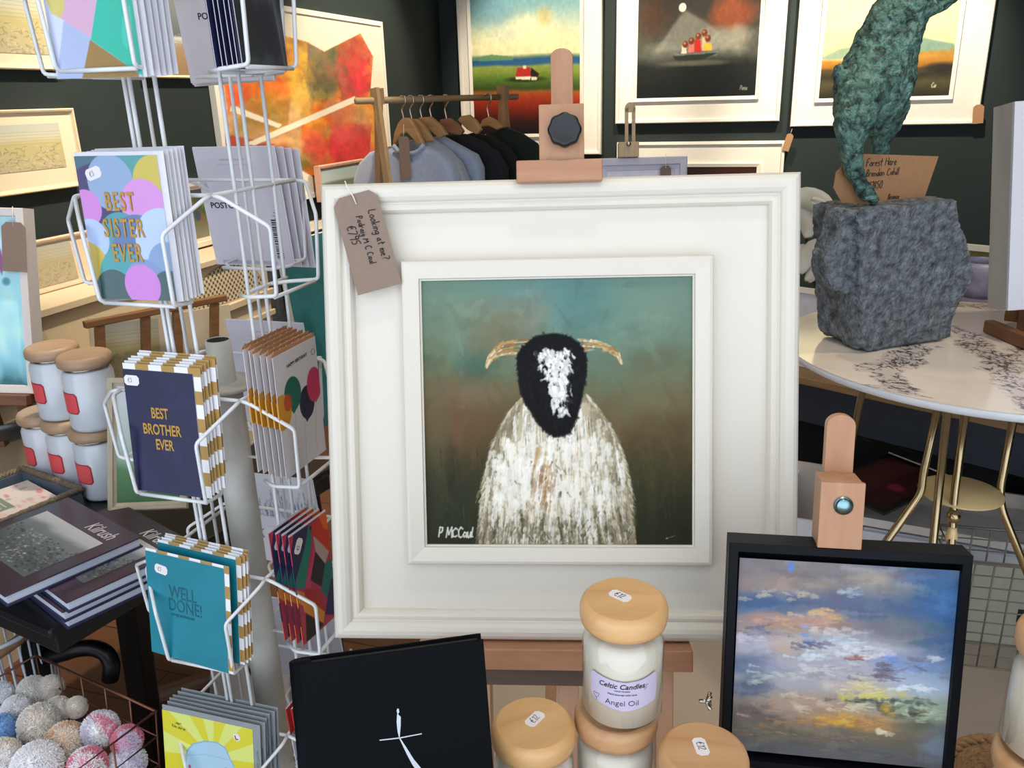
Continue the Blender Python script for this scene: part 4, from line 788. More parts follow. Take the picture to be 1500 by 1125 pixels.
# ================================================================ white wire card spinner
m_wire = mat('white_enamel_wire', '#dfe2e6', .35, var=.03, scale=40, coat=.2); m_col = mat('worn_white_column', '#c9c9c3', .45, var=.12, scale=14)
RK = Frame(orient(-18), [-.549, 1.508, 0]); HS = .125
t = thing('card_rack', 'tall white wire spinner rack full of greeting cards, left of the sheep painting', 'card rack', RK)
zj = [2.07, 1.715, 1.368, 1.015, .655, .30]
czt = RK.loc(on_plane(315, 497, [-.549, 1.508, 0], RK.R[:, 1])); colz = czt[2]
mb = MB().lathe([(.031, .06), (.032, colz-.16), (.032, colz-.088)], 28); mb.build('column', m_col, t)
MB().lathe([(.0235, colz-.09), (.0235, colz), (.0205, colz), (.0205, colz-.05)], 28, cap=False).build('column_neck', m_col, t)
MB().lathe([(.0215, colz-.012), (.0215, colz-.0012)], 24).build('bore_shade_plug', mat('bore_shade', '#17191a', .8), t)  # solid dark plug, its colour stands in for shade inside the hollow neck
MB().lathe([(.026, colz-.094), (.062, colz-.092), (.062, colz-.084), (.026, colz-.082)], 32).build('collar', m_col, t)
MB().lathe([(.22, 0), (.22, .015), (.12, .03), (.033, .06)], 40).build('base', m_col, t)
WR_ = .0035
def wires(name, paths, r=WR_):
    mb = MB()
    for p in paths: mb.tube(round_path(p, .008, 3), r, 8)
    return mb.build(name, m_wire, t)
def rot4(k, x, y, z):
    a = k*math.pi/2; return np.array([x*math.cos(a)-y*math.sin(a), x*math.sin(a)+y*math.cos(a), z])
for k in range(4):
    f = lambda x, y, z: rot4(k, x, -HS-y, z)
    o = wires('upright_wire', [[f(-.012, 0, .2), f(-.012, 0, 2.45)]] if k else [[f(-.006, 0, .2), f(-.006, 0, 2.45)], [f(.006, .002, .2), f(.006, .002, 2.45)]])
    wires('upright_wire', [[f(.052, 0, .2), f(.052, 0, 2.45)]]) if k in (0, 1) else None
    wires('upright_wire', [[f(-.062, 0, .2), f(-.062, 0, 2.45)]]) if k in (1, 3) else None
    for z in zj:
        a = [f(-HS, 0, z), f(HS, 0, z)]
        dx, hwd, out = ((.012, .076, .076), (-.040, .071, .086), (0, .08, .085), (0, .08, .085))[k]
        arms = [[f(dx+s*.045, 0, z-.170), f(dx+s*(hwd-.006), .03, z-.168), f(dx+s*(hwd-.004), out, z-.163), f(dx+s*hwd, out+.006, z-.050), f(s*.127, .020, z-.003), f(s*HS, .0, z)] for s in (-1, 1)]
        bot = [[f(dx-hwd+.006, out-.006, z-.166), f(dx+hwd-.006, out-.006, z-.166)], [f(-.06, .0, z-.170), f(.06, 0, z-.170)]]
        wires('pocket', [a]+arms+bot)
for z in (2.2, 1.9, 1.2, .8, .45):
    wires('spider_brace', [[rot4(k, 0, -.03, z), rot4(k, 0, -HS, z)] for k in range(4)], .003) if z < colz-.1 else None
# ---------------------------------------------------------------- cards
m_env = mat('white_envelope', '#dcdce4', .6, var=.015, scale=60); m_gold = mat('gold_foil', '#b58a3c', .35, .35, var=.12, scale=200); m_envk = mat('kraft_envelope', '#b98a66', .7, var=.08, scale=80); m_grey = mat('grey_envelope', '#8d9498', .6, var=.03); m_navy = mat('navy_paper', '#23264a', .5, var=.03); m_sleeve = glass('clear_sleeve', '#fbfbfd', .05, 1.35)
def stripe_env(w, h):
    cv = Cv(int(w*900), int(h*900), '#e6e6ea', 1); u = cv.X*w+0*cv.Y; v = cv.Y*h
    s = np.where(((u/.026).astype(int)+((v+.008)/.024).astype(int)) % 2 == 0, 0, 1); cv.mix('#a98543', s*1.0); return cv
def card(label, F, group, front=None, env='white', th=.003, text=None, ex=(.0, .004), gain=1.0, back=None, sleeve=False):
    """greeting card with its envelope behind; local front face on y=0"""
    t = thing('greeting_card', label, 'card', F, group); w, h = F.w, F.h
    if front is not None:
        MB().box(-w/2, w/2, .0003, .0012, 0, h).build('card_board', m_env, t)
        front.mesh('card_front', w, h, m_card, t, gain=gain)
    else: MB().box(-w/2, w/2, 0, .0012, 0, h).build('card_board', m_env, t)
    e0, e1 = -w/2, w/2+ex[0]
    if env == 'stripe':
        MB().box(e0, e1, .0016, .0022, 0, h+ex[1]).build('envelope', m_env, t)
        stripe_env(e1-e0, h+ex[1]).mesh('envelope_liner', e1-e0, h+ex[1], m_card, t, x0=e0, y=.00145, gain=1.05)
    else: MB().box(e0+(.007 if env == 'kraft' else 0), e1, .0014, .0022, 0, h+ex[1]).build('envelope', {'white': m_env, 'kraft': m_envk, 'grey': m_grey, 'navy': m_navy}[env], t)
    if sleeve: MB().box(-w/2-.003, w/2+.003, -.0008, .0028, -.001, h+.006).build('clear_sleeve', m_sleeve, t)
    return t
ORD = ['second', 'third', 'fourth', 'fifth', 'sixth', 'seventh']
def stack(proto, F, n, dy, dz, base, dx=0, jit=.002, seed=1, tilt=0):
    r = random.Random(seed)
    for k in range(n):
        g = Frame(F.R@rotm('y', r.uniform(-.012, .012)-.0)@rotm('x', tilt*(k+1)), F.at(dx*(k+1)+r.uniform(-jit, jit), dy*(k+1), dz*(k+1)), F.w, F.h)
        dup(proto, g, base % ORD[k])
def price(t, F, px, py, wpx=22, rot=0.0, s='€5'):
    x, z = F.px(px, py, 0); ca, sa = math.cos(rot), math.sin(rot)
    sticker(t, lambda p: np.array([x+p[0]*ca-p[2]*sa, p[1]-.0002, z+p[0]*sa+p[2]*ca]), .030, .018, s, .008, 2)
def copyframe(F, **k): return F.moved(**k)
# sister card
F = fit([(104, 229), (233, 227), (255, 439), (147, 439)], 1.3, -18, -3, 0, lam=[60, 200, 60], Y=1.322)
cv = Cv(150, 220, '#57798f', 3); px = lambda x, y: F.uv(x, y)
def dot(x, y, rp, col):
    u, v = px(x, y); u2, _ = px(x+rp, y); rx = abs(u2-u); cv.disc(u, v, rx, rx*F.w/F.h, col)
for (x, y, rp, c) in ((150, 235, 40, '#5a6f88'), (208, 250, 40, '#4c9a9c'), (125, 240, 26, '#3d6878'), (160, 330, 75, '#3a3366'), (162, 268, 34, '#8fa9cc'), (228, 268, 34, '#cdbb4e'), (127, 305, 22, '#cf86d2'), (210, 302, 33, '#d693d8'), (180, 352, 34, '#4f9aa6'), (205, 360, 38, '#5f7aa8'), (240, 355, 42, '#bcd2ee'), (136, 350, 24, '#b4c9ee'), (247, 390, 30, '#86a4cc'), (130, 390, 30, '#c9b44a'), (182, 405, 34, '#4aa2a8'), (215, 415, 30, '#7f9ac8'), (170, 428, 28, '#3f5c5e'), (250, 428, 27, '#3f5c5e'), (209, 418, 26, '#cf86d6')): dot(x, y, rp, c)
t0 = card('white envelope and card, %s behind the BEST SISTER EVER card' % 'first', F, 'sister cards in the upper left pocket', Cv(20, 30, '#c9bfa2', 1), 'white', ex=(.006, .006))
c1 = card('colourful dotted greeting card with gold letters BEST SISTER EVER at rack front', F, 'sister cards in the upper left pocket', cv, 'white', ex=(.012, .006), sleeve=True)
for s, y0, hh, x0, x1 in (('BEST', 281, 28, 149, 203), ('SISTER', 318, 29, 143, 221), ('EVER', 357, 26, 160, 215)):
    a, za = F.px(x0, y0+hh, 0); b_, zb_ = F.px(x1, y0, 0); tx = text_obj('lettering', s, .040, m_gold, c1, ((a+b_)/2, -.0012, za+.001), .56, off=.0006, ext=.0005, space=1.22)
    wd = tx.dimensions[0]; tx.scale = (1, 1, 1)
price(c1, F, 137, 254, rot=.3)
dup_n = 5
t0.matrix_world = m4(F.moved(.008, .009, .0005)); t0['label'] = 'white-edged card just behind the BEST SISTER EVER card'
stack(t0, F.moved(.010, .009, .0005), 4, .0065, .0012, 'white-edged card, %s behind the BEST SISTER EVER card', .002, seed=3)
# brother card
F = fit([(176.5, 539), (285, 549), (297, 728), (203, 719)], 1.3, -18, -5, 0, lam=[60, 200, 60], Y=1.322)
cv = Cv(130, 200, '#1f2052', 4); n = cv.noise(5, 7, 4, 5); cv.mix('#2c2d66', np.clip((n-.5)*3, 0, .6))
c1 = card('navy greeting card with gold letters BEST BROTHER EVER over a striped envelope', F, 'navy brother cards in the rack', cv, 'stripe', ex=(.014, .010), gain=.6)
for s, y0, y1, x0, x1 in (('BEST', 597, 613, 217, 253), ('BROTHER', 619, 637, 205, 272), ('EVER', 643, 659, 225, 260)):
    a, za = F.px(x0, y1, 0); b_, zb_ = F.px(x1, y1, 0); text_obj('lettering', s, .0265, m_gold, c1, ((a+b_)/2, -.0006, (za+zb_)/2), .62 if s != 'BROTHER' else .66, off=.0006, ext=.0002)
price(c1, F, 193, 557, rot=0)
stack(c1, F, 5, .005, .0035, 'navy card with striped envelope, %s in the BEST BROTHER EVER stack', .003, seed=4)
for o in [o for o in C.objects if o.get('group') == 'navy brother cards in the rack' and o != c1]:
    for ch in list(o.children):
        if ch.name.startswith(('lettering', 'price_sticker')):
            for g in list(ch.children): bpy.data.objects.remove(g)
            bpy.data.objects.remove(ch)
# well done card
F = fit([(209.6, 803), (332, 836), (330, 986), (226, 955)], 1.3, -20, -6, 0, lam=[60, 200, 60], Y=1.322)
cv = Cv(150, 190, '#127f92', 5); n = cv.noise(3, 4, 3, 5); cv.mix('#0f7688', np.clip((n-.4)*2, 0, .6))
c1 = card('teal greeting card reading WELL DONE over a striped envelope', F, 'teal well done cards in the rack', cv, 'stripe', ex=(.010, .005))
m_teal = mat('dark_teal_ink', '#0c5a68', .4)
for s, y, x, sz in (('WELL', 877, 268, .036), ('DONE!', 897, 272, .036)):
    a, za = F.px(x, y+2, 0); text_obj('lettering', s, sz, m_teal, c1, (a, -.0004, za), .72, off=.0001)
a, za = F.px(268, 905, 0); text_obj('lettering', 'congratulations', .010, m_teal, c1, (a, -.0004, za), .9)
price(c1, F, 236, 834, rot=-.12)
stack(c1, F.moved(.006, .015, .008), 4, .005, .003, 'teal card with striped envelope, %s in the WELL DONE stack', .003, seed=5)
for o in [o for o in C.objects if o.get('group') == 'teal well done cards in the rack' and o != c1]:
    for ch in list(o.children):
        if ch.name.startswith(('lettering', 'price_sticker')):
            for g in list(ch.children): bpy.data.objects.remove(g)
            bpy.data.objects.remove(ch)
# yellow car card
F = fit([(234, 1040), (374, 1068), (372, 1230), (250, 1195)], 1.3, -18, -8, 0, lam=[60, 200, 60], Y=1.322)
cv = Cv(180, 200, '#dbe27a', 6); u0, v0 = F.uv(312, 1110); ang = np.arctan2(cv.Y-v0, cv.X-u0)
cv.mix('#d8d02e', (np.sin(ang*9+.8) > 0)*1.0); cv.c = cv.c
px = lambda pts: [F.uv(*p) for p in pts]
cv.poly(px([(272, 1125), (274, 1100), (283, 1090), (300, 1086), (318, 1088), (330, 1096), (337, 1112), (345, 1128), (345, 1220), (266, 1200)]), '#a9cde4'); cv.line(px([(272, 1125), (274, 1100), (283, 1090), (300, 1086), (318, 1088), (330, 1096), (337, 1112), (345, 1128)]), .012, '#7fb0cc'); cv.line(px([(273, 1107), (300, 1105), (335, 1113)]), .008, '#8fbcd4')
for (x, y) in ((278, 1123), (331, 1128)): u, v = F.uv(x, y); cv.disc(u, v, .016, .02, '#a05a78')
x0, z0 = F.px(347, 1080, 0)
c1 = card('yellow sunburst greeting card with a pale blue car and L plate, bottom of rack', F, 'yellow car cards in the rack', cv, 'grey', ex=(.016, .011))
sticker(c1, lambda p: np.array([x0+p[0]*.9-p[2]*.35, p[1]-.0002, z0+p[0]*.35+p[2]*.9]), .015, .017, '', .01, 1, 'learner_plate'); text_obj('lettering', 'L', .013, mat('red_ink', '#9a2f4a', .5), c1, (x0, -.0008, z0-.005), 1, off=.0006, rot=.3)
a, za = F.px(261, 1063, 0)
text_obj('lettering', 'yay!', .008, m_ink, c1, (a, -.0004, za+.003), 1, rot=-.12, shear=.3); text_obj('lettering', 'You did it!', .008, m_ink, c1, (a, -.0004, za-.006), 1, rot=-.12, shear=.3)
ex_ = text_obj('envelope_lettering', 'HAPPY DAYS', .008, mat('slate_ink', '#5f6f78', .6), c1, (F.w/2+.006, .0013, F.h*.72), 1, rot=-math.pi/2)
stack(c1, F, 5, .008, .0035, 'grey-edged card, %s in the yellow car card stack', .003, seed=6)
for o in [o for o in C.objects if o.get('group') == 'yellow car cards in the rack' and o != c1]:
    for ch in list(o.children):
        if ch.name.startswith(('lettering', 'price_sticker', 'learner')):
            for g in list(ch.children): bpy.data.objects.remove(g)
            bpy.data.objects.remove(ch)
# geometric card at the top
F = fit([(40, -115), (178, -118), (207, 111), (87, 117)], 1.3, -17, -2, 0, lam=[60, 200, 60], Y=1.322)
cv = Cv(150, 220, '#b9c6e2', 7); px = lambda pts: [F.uv(*p) for p in pts]
cv.poly(px([(30, -120), (190, -120), (143, 0), (133, 55), (76, 20), (60, 0)]), '#d6a9c4'); cv.poly(px([(50, -120), (96, -40), (94, 14), (88, 28), (73, 20), (60, -20)]), '#d3c46a'); cv.poly(px([(60, -20), (76, 20), (95, 30), (83, 116), (70, 60)]), '#cfd8ee'); cv.poly(px([(93, 30), (133, 55), (122, 118), (84, 118)]), '#aab9da')
cv.poly(px([(132, 58), (203, 107), (203, 118), (120, 118)]), '#97742c'); cv.poly(px([(145, -20), (190, -30), (212, 112), (203, 107), (133, 58)]), '#0fb89c'); cv.poly(px([(183, 10), (190, 8), (194, 40), (186, 72), (179, 62), (178, 30)]), '#45c9b2', .8)
t1 = card('geometric pastel card with turquoise and bronze facets, top of the rack', F, 'geometric cards in the top pocket', cv, 'white', ex=(.006, .004), sleeve=True)
t0 = card('white-edged card just behind the turquoise geometric card', F.moved(.006, .008, .002), 'geometric cards in the top pocket', Cv(20, 30, '#d8d8e2', 1), 'white', ex=(.006, .004))
stack(t0, F.moved(.008, .009, .0), 4, .011, .001, 'white-edged card, %s behind the turquoise geometric card', .002, seed=7)
# balloon cards (right-hand face)
F = fit([(397, 529), (465, 488), (473, 661), (423, 701)], 1.3, 70, -3, 0, lam=[60, 150, 60], Y=1.40)
cv = Cv(140, 210, '#d9d8dc', 8)
def ell(x, y, rx, ry, col, a=1):
    u, v = F.uv(x, y); u2, _ = F.uv(x+rx, y); _, v2 = F.uv(x, y+ry); cv.disc(u, v, max(.02, abs(u2-u)), max(.02, abs(v2-v)), col, a)
px = lambda pts: [F.uv(*p) for p in pts]
for (xa, ya, yb) in ((449, 617, 690), (435, 605, 700), (464, 588, 680)): cv.line([F.uv(xa-2, ya), F.uv(xa, yb-20)], .006, '#9a9aa0', .8)
ell(450, 589, 11, 25, '#23233f'); cv.poly(px([(441, 600), (459, 600), (450, 618)]), '#23233f'); ell(429, 577, 12.5, 26, '#1f6b58'); cv.poly(px([(419, 590), (439, 590), (431, 606)]), '#1f6b58'); ell(460, 563, 10.5, 26, '#c93a60'); cv.poly(px([(452, 575), (468, 575), (463, 590)]), '#c93a60'); ell(414, 605, 14, 27, '#d99a35'); ell(422, 590, 6, 13, '#c2502e', .9)
c1 = card('white greeting card with four party balloons, right side of the rack', F, 'balloon cards in the rack', cv, 'kraft', ex=(0, .007), th=.006)
a, za = F.px(435, 530, 0); text_obj('lettering', 'HAPPY BIRTHDAY', .009, m_ink, c1, (a, -.0004, za), .9, rot=.05)
a, za = F.px(458, 515, 0); ink('handwriting', [[(a+.006*math.cos(k), za+.006*math.sin(k)) for k in np.linspace(0, 6.28, 10)]], m_ink, c1, -.0004, .0003)
m_or = mat('amber_print', '#d0973a', .5); MB().box(-F.w/2-.0002, -F.w/2+.0008, 0, .003, F.h*.42, F.h*.64).build('printed_edge', m_or, c1)
zz_ = MB(); k_ = 14
zz_.prism([(-F.w/2, F.h-.004)]+[(F.w/2-F.w*i/k_, F.h+(.009 if i % 2 else .002)) for i in range(0, k_+1)][::-1]+[(F.w/2, F.h-.004)], .0024, .0034); zz_.build('zigzag_envelope_edge', m_envk, c1)
stack(c1, F, 5, .0098, .0026, 'balloon card, %s in its stack counting inward from the right side', -.002, seed=8)
for o in [o for o in C.objects if o.get('group') == 'balloon cards in the rack' and o != c1]:
    for ch in list(o.children):
        if ch.name.startswith(('lettering', 'handwriting')): bpy.data.objects.remove(ch)
# bold geometric cards
F = fit([(418, 792), (484, 744), (490, 905), (449, 940)], 1.3, 68, -3, 0, lam=[60, 150, 60], Y=1.385)
cv = Cv(130, 200, '#a9374f', 9); px = lambda pts: [F.uv(*p) for p in pts]
for pts, c in (([(418, 792), (430, 783), (434, 800), (422, 826)], '#b83a52'), ([(430, 783), (450, 770), (457, 772), (430, 862), (420, 840), (427, 810)], '#2b2a4c'), ([(452, 768), (457, 790), (447, 862), (431, 862), (447, 800)], '#1f7466'), ([(457, 790), (462, 795), (447, 862), (455, 868), (462, 812)], '#bc3a68'), ([(457, 768), (484, 744), (490, 800), (477, 808), (458, 782)], '#c0392b'), ([(466, 756), (488, 742), (490, 780), (474, 775)], '#d9622c'), ([(459, 785), (482, 808), (476, 826), (462, 808)], '#b09a94'), ([(462, 808), (476, 826), (472, 860), (455, 850)], '#22252c'), ([(476, 826), (490, 815), (484, 880), (470, 866)], '#1c6b60'), ([(447, 862), (470, 866), (478, 895), (450, 882)], '#a82c2c'), ([(440, 868), (476, 896), (474, 912), (446, 896)], '#cf8a38'), ([(448, 898), (474, 914), (462, 930), (449, 940)], '#1e1d22'), ([(484, 850), (492, 840), (492, 900), (476, 900)], '#2a2350'), ([(424, 862), (446, 868), (449, 890), (432, 880)], '#d8843a')): cv.poly(px(pts), c)
c1 = card('bold red, green and navy angular patterned card, right side of the rack', F, 'angular patterned cards in the rack', cv, 'white', ex=(0, .003))
price(c1, F, 437, 800, rot=1.0)
sd = MB()
for a, b_, c in ((.0, .18, '#d2582f'), (.18, .36, '#26242c'), (.36, .47, '#cf8a38'), (.47, .74, '#2b2a5c'), (.74, 1.0, '#b83a52')): MB().box(-F.w/2-.0003, -F.w/2+.001, 0, .002, F.h*a, F.h*b_).build('printed_edge', mat('edge_'+c[1:], c, .5), c1)
stack(c1, F, 3, .0125, .002, 'angular patterned card, %s in its stack counting inward from the right side', -.002, seed=9)
# dark cards top right
F = fit([(350, -115), (402, -150), (421, 100), (346, 110)], 1.3, 70, -2, 0, lam=[300, 300, 300], Y=1.41)
b0 = RK.at(.205, .0, zj[0]-.165); F = Frame(RK.R@rotm('z', math.pi/2)@rotm('x', -.03), RK.at(HS+.076, -.045, zj[0]-.165), .125, .22)
cv = Cv(60, 90, '#33353a', 3); n = cv.noise(3, 3, 3, 4); cv.mix('#56565a', np.clip((n-.55)*4, 0, .7))
c1 = card('black card in a shiny clear bag, upper right of the rack', F, 'dark cards in the top right pocket', cv, 'navy', ex=(.0, .004), sleeve=True)
t0 = card('navy card just behind the black bagged card', F.moved(0, .008, 0), 'dark cards in the top right pocket', Cv(10, 10, '#2a2d52', 1), 'navy', ex=(.0, .004))
stack(t0, F.moved(0, .006, 0), 4, .010, 0, 'navy card, %s behind the black bagged card', 0, seed=10)
# cards seen from behind in the far pockets
Fp = fit([(281, 217), (400, 215), (430, 390), (318, 388)], 1.4, -18, 6, 0, lam=100, Y=1.70)
def far(kz, label, fn, group, n=3, dx=0):
    F = Fp.moved(dx, 0, 0); F = Frame(F.R, F.o-np.array([0, 0, zj[1]-zj[kz]]), F.w, F.h)
    cv = Cv(120, 150, '#cfcad6', 3); fn(cv); c = card(label, F, group, cv, 'white', ex=(.003, .002)); return c, F
def postc(cv):
    cv.line([(.32, .10), (.62, .10)], .012, '#a9a4b0'); cv.line([(.28, .14), (.66, .14)], .006, '#b0abb8'); cv.poly([(.1, .955), (.8, .955), (.8, .985), (.1, .985)], '#aba5b2', 1)
def barcode(c, F, u=.86, v0=.6, v1=.93):
    mb = MB(); r = random.Random(4); z = 0
    L_ = (v1-v0)*F.h; zb = F.h*(1-v1)
    while z < L_:
        k = r.uniform(.0008, .003); mb.box((u-.5)*F.w-.008, (u-.5)*F.w+.008, -.0006, -.0002, zb+z, zb+z+k); z += k+r.uniform(.0012, .003)
    mb.build('barcode', m_ink, c)
c1, F = far(1, 'lilac-white card back with small dark logo lettering and barcode, far side of the rack', postc, 'card backs in the far rack pockets')
barcode(c1, F); text_obj('lettering', 'POSTCO', .0165, m_ink, c1, (-.042, -.0004, F.h*.50), 1.05, off=.0003)
text_obj('lettering', '1 | •', .010, m_ink, c1, (F.w*.36, -.0004, F.h*.44), 1, rot=-math.pi/2)
for k in range(3):
    Fk = Frame(F.R@rotm('y', .012*(k+1))@rotm('x', .01*k), F.at(.008*(k+1), .012*(k+1), -.003*(k+1)), F.w, F.h); dup(c1, Fk, 'white card back, %s behind the one with logo lettering and barcode' % ORD[k])
c2, F = far(0, 'white card back with small dark logo lettering, topmost far pocket of the rack', lambda cv: cv.mix('#cbc3c6', 1-0*cv.X), 'card backs in the far rack pockets')
text_obj('lettering', 'POSTCO', .0165, m_ink, c2, (-.012, -.0004, F.h*.47), 1.05, off=.0003)
for k in range(2):
    Fk = Frame(F.R@rotm('y', -.012*(k+1)), F.at(-.006*(k+1), .012*(k+1), -.003*(k+1)), F.w, F.h); dup(c2, Fk, 'white card, %s in the topmost far pocket of the rack' % ORD[k])
c3, F = far(2, 'pale card back with two grey lines of print, behind the rack column top', postc, 'card backs in the far rack pockets', dx=.02)
def town(cv):
    cv.mix('#dfe2ea', 1-0*cv.X); r = cv.rng
    for k in range(160): x = r.rand(); y = .12+.34*r.rand()*(.5+.5*abs(math.sin(x*9))); cv.stroke(x, .46-.34*r.rand()*(.4+.6*abs(math.sin(x*8+1))), x+.02*r.randn(), .46, .018, ['#4a5468', '#7f8aa0', '#2f3a50', '#9aa8c0'][k % 4], .5, .4, 0, .3)
    cv.mix('#e4e2ea', (cv.Y > .47)*1.0)
    for k in range(5): cv.line([(.25, .58+.06*k), (.9, .58+.06*k)], .008, '#b4b6c4', .8)
    cv.line([(.1, .6), (.16, .72), (.08, .68), (.18, .62)], .01, '#3a4258')
c4, F = far(3, 'card back with a blue-grey town sketch and small print, low in the far pocket', town, 'card backs in the far rack pockets', dx=.0)
mb = MB(); r = random.Random(5)
for k in range(26): mb.box(F.w*(.05+.4*k/26), F.w*(.05+.4*k/26)+.0008+.001*r.random(), -.0006, -.0002, .006, .014)
mb.build('barcode', m_ink, c4)
c5, F = far(4, 'plain grey-white card back with one line of print, behind the angular cards', lambda cv: (cv.mix('#bdbcc8', 1-0*cv.X), cv.line([(.25, .52), (.5, .52)], .012, '#6a6a78')), 'card backs in the far rack pockets', dx=.02); c5.matrix_world = m4(Frame(F.R, F.o+np.array([0, 0, .04]), F.w, F.h))
# red patterned cards low on the right face
F = Frame(RK.R@rotm('z', math.pi/2)@rotm('x', -.05), RK.at(HS+.076, -.045, zj[4]-.163), .125, .22)
cv = Cv(90, 150, '#c8ccd8', 3); r = cv.rng; cv.mix('#b5281f', (cv.Y < .28)*1.0)
for k in range(260): x, y = r.rand(), .3+.7*r.rand(); cv.stroke(x, y, x+.04*r.randn(), y+.03*r.randn(), .02, ['#23263a', '#3a4a9a', '#e4e6ee'][k % 3], .9, .2, 0, .1)
c1 = card('red-topped card with black and white pattern, beside the black book', F, 'red patterned cards low in the rack', cv, 'white', ex=(0, .001))
MB().box(-F.w/2-.0006, -F.w/2+.001, 0, .0024, F.h*.72, F.h).build('printed_edge', mat('red_print', '#b5281f', .5), c1); e = Cv(6, 90, '#c8ccd8', 2)
stack(c1, F, 6, .0105, .001, 'red-topped patterned card, %s in its stack counting inward from the right side', -.002, seed=12)
# ================================================================ left side: black table, books, tray, jars, turquoise picture
TZ = .80
tc0 = on_z(72, 925, TZ)[:2]; e1 = (on_z(210, 845, TZ)[:2]-tc0); e1 /= np.linalg.norm(e1); e2 = np.array([-e1[1], e1[0]])
def tb(a, b_, z=0): p = tc0+e1*a+e2*b_; return np.array([p[0], p[1], z])
FT = Frame(np.stack([[*(-e2), 0], [*e1, 0], [0, 0, 1]], 1), tb(.48, .38, 0))      # local x to the right, y away
m_iron = mat('black_iron', '#121214', .35, .3, var=.05, scale=40, spec=.4); m_btop = mat('black_table_top', '#17171a', .4, var=.06, scale=12, spec=.4)
t = thing('treadle_table', 'black iron-legged table carrying books and candle jars on the left', 'table', FT)
MB().box(-.38, .38, -.48, .48, TZ-.022, TZ).build('table_top', m_btop, t, bev=.006)
MB().box(-.35, .35, -.455, .455, TZ-.085, TZ-.022).build('apron', m_btop, t, bev=.004)
mb = MB()
def leg(px_, py_, dx, dy): return MB().tube(round_path([(px_, py_, TZ-.085), (px_+dx*.15, py_+dy*.15, TZ*.5), (px_+dx, py_+dy, .03), (px_+dx*1.05, py_+dy*1.05, 0)], .05), [.034]*4+[.03]*8, 12) if False else MB().beam((px_, py_, TZ-.085), (px_+dx, py_+dy, 0), .075, .04, (0, 1, 0))
_t = FT.loc(pt(190, 868, 2.13)); _b = FT.loc(on_z(224, 1122, 0)); MB().beam((_t[0], _t[1], TZ-.085), (_b[0], _b[1], 0), .085, .045, (0, 1, 0)).build('leg', m_iron, t, bev=.006)
for x, y, dx, dy in ((-.28, -.38, -.02, .0), (.28, .42, .02, .02), (-.28, .42, -.02, .02)): leg(x, y, dx, dy).build('leg', m_iron, t, bev=.006)
def ppt(px_, py_, d): return FT.loc(pt(px_, py_, d))
cp = [ppt(62, 962, 2.20), ppt(90, 958, 2.19), ppt(112, 950, 2.18), ppt(135, 948, 2.18), ppt(155, 955, 2.18), ppt(164, 972, 2.18), ppt(161, 995, 2.19)]
MB().tube(round_path(cp, .06, 4), .022, 12).build('curved_brace', m_iron, t); MB().beam(ppt(50, 935, 2.2), ppt(62, 1090, 2.2), .07, .04, (0, 1, 0)).build('side_iron', m_iron, t, bev=.006)
# --- books
m_plum = mat('plum_cover', '#45313f', .35, var=.05, scale=10, coat=.2); m_navyc = mat('navy_spine', '#262648', .4); m_pg = mat('blue_white_pages', '#c4cbdc', .7, var=.05, scale=150, stretch=(1, 1, 40)); m_wh = mat('white_print', '#ded9de', .5)
BTH = .0275; zT = TZ+4*BTH
a_, b_, c_ = on_z(100, 728, zT), on_z(207, 786, zT), on_z(6, 873, zT); bx_ = (b_-a_)/np.linalg.norm(b_-a_); by_ = np.array([-bx_[1], bx_[0], 0]); BWd = np.linalg.norm(b_-a_); BHt = np.linalg.norm(c_-b_)
FK = Frame(np.stack([bx_, by_, [0, 0, 1]], 1), b_-bx_*BWd/2-by_*BHt/2-np.array([0, 0, BTH]), BWd, BHt)
def book(label, F, photo=True):
    t = thing('photo_book', label, 'book', F, 'stack of plum local history books'); w, h = BWd/2, BHt/2
    MB().box(-w, w, -h, h, BTH-.004, BTH).build('front_cover', m_plum, t, bev=.0008); MB().box(-w, w, -h, h, 0, .004).build('back_cover', m_navyc, t, bev=.0008)
    MB().box(-w+.003, w-.006, -h+.005, h-.005, .004, BTH-.004).build('pages', m_pg, t); MB().box(-w-.001, -w+.003, -h, h, 0, BTH).build('spine', m_plum, t)
    if photo:
        lay = lambda P: np.stack([P[:, 0], P[:, 2], BTH-P[:, 1]], -1)
        cv = Cv(150, 120, '#77797c', 3); r = cv.rng; cv.vgrad([(0, '#b3b2b4'), (.16, '#a5a5a8'), (.26, '#6f7174'), (.5, '#5c5f62'), (.75, '#4a4c4e'), (1, '#55585a')], .12, 4)
        for k in range(420):
            u = r.rand(); v_ = .35+.6*r.rand(); bright = abs(u-.45-.3*(v_-.6)) < .14
            cv.stroke(u, v_, u+.02*r.randn(), v_+.012*r.randn(), .012+.012*r.rand(), ['#b9bbb8', '#8f918e', '#2a2c2e', '#1f2122'][r.randint(2) if bright else 1+r.randint(3)], .7, .4, 0, .2)
        P0 = F.px if False else None
        cv.mesh('cover_photo', BWd*.78, BHt*.58, m_card, t, x0=-w*.80, y=-.0004, z0=-h*.62, gain=1.5, warp=lay)
        wp = lambda p: np.array([p[0], p[2], BTH+.0004-p[1]])
        text_obj('lettering', 'Kilrush', .048, m_wh, t, (w*.42, 0, h*.62), .8, shear=.25, warp=wp, off=.0003, ext=.0001)
        text_obj('lettering', 'ARKRUN', .022, m_wh, t, (-w*.55, 0, -h*.92), .9, warp=wp, ext=.0001)
    return t
b0 = book('top plum book with a grey town photograph and the title Kilrush, lying on its stack', FK)
offs = [(.075, .06, -.0), (.06, .035, .015), (.05, .055, -.01)]
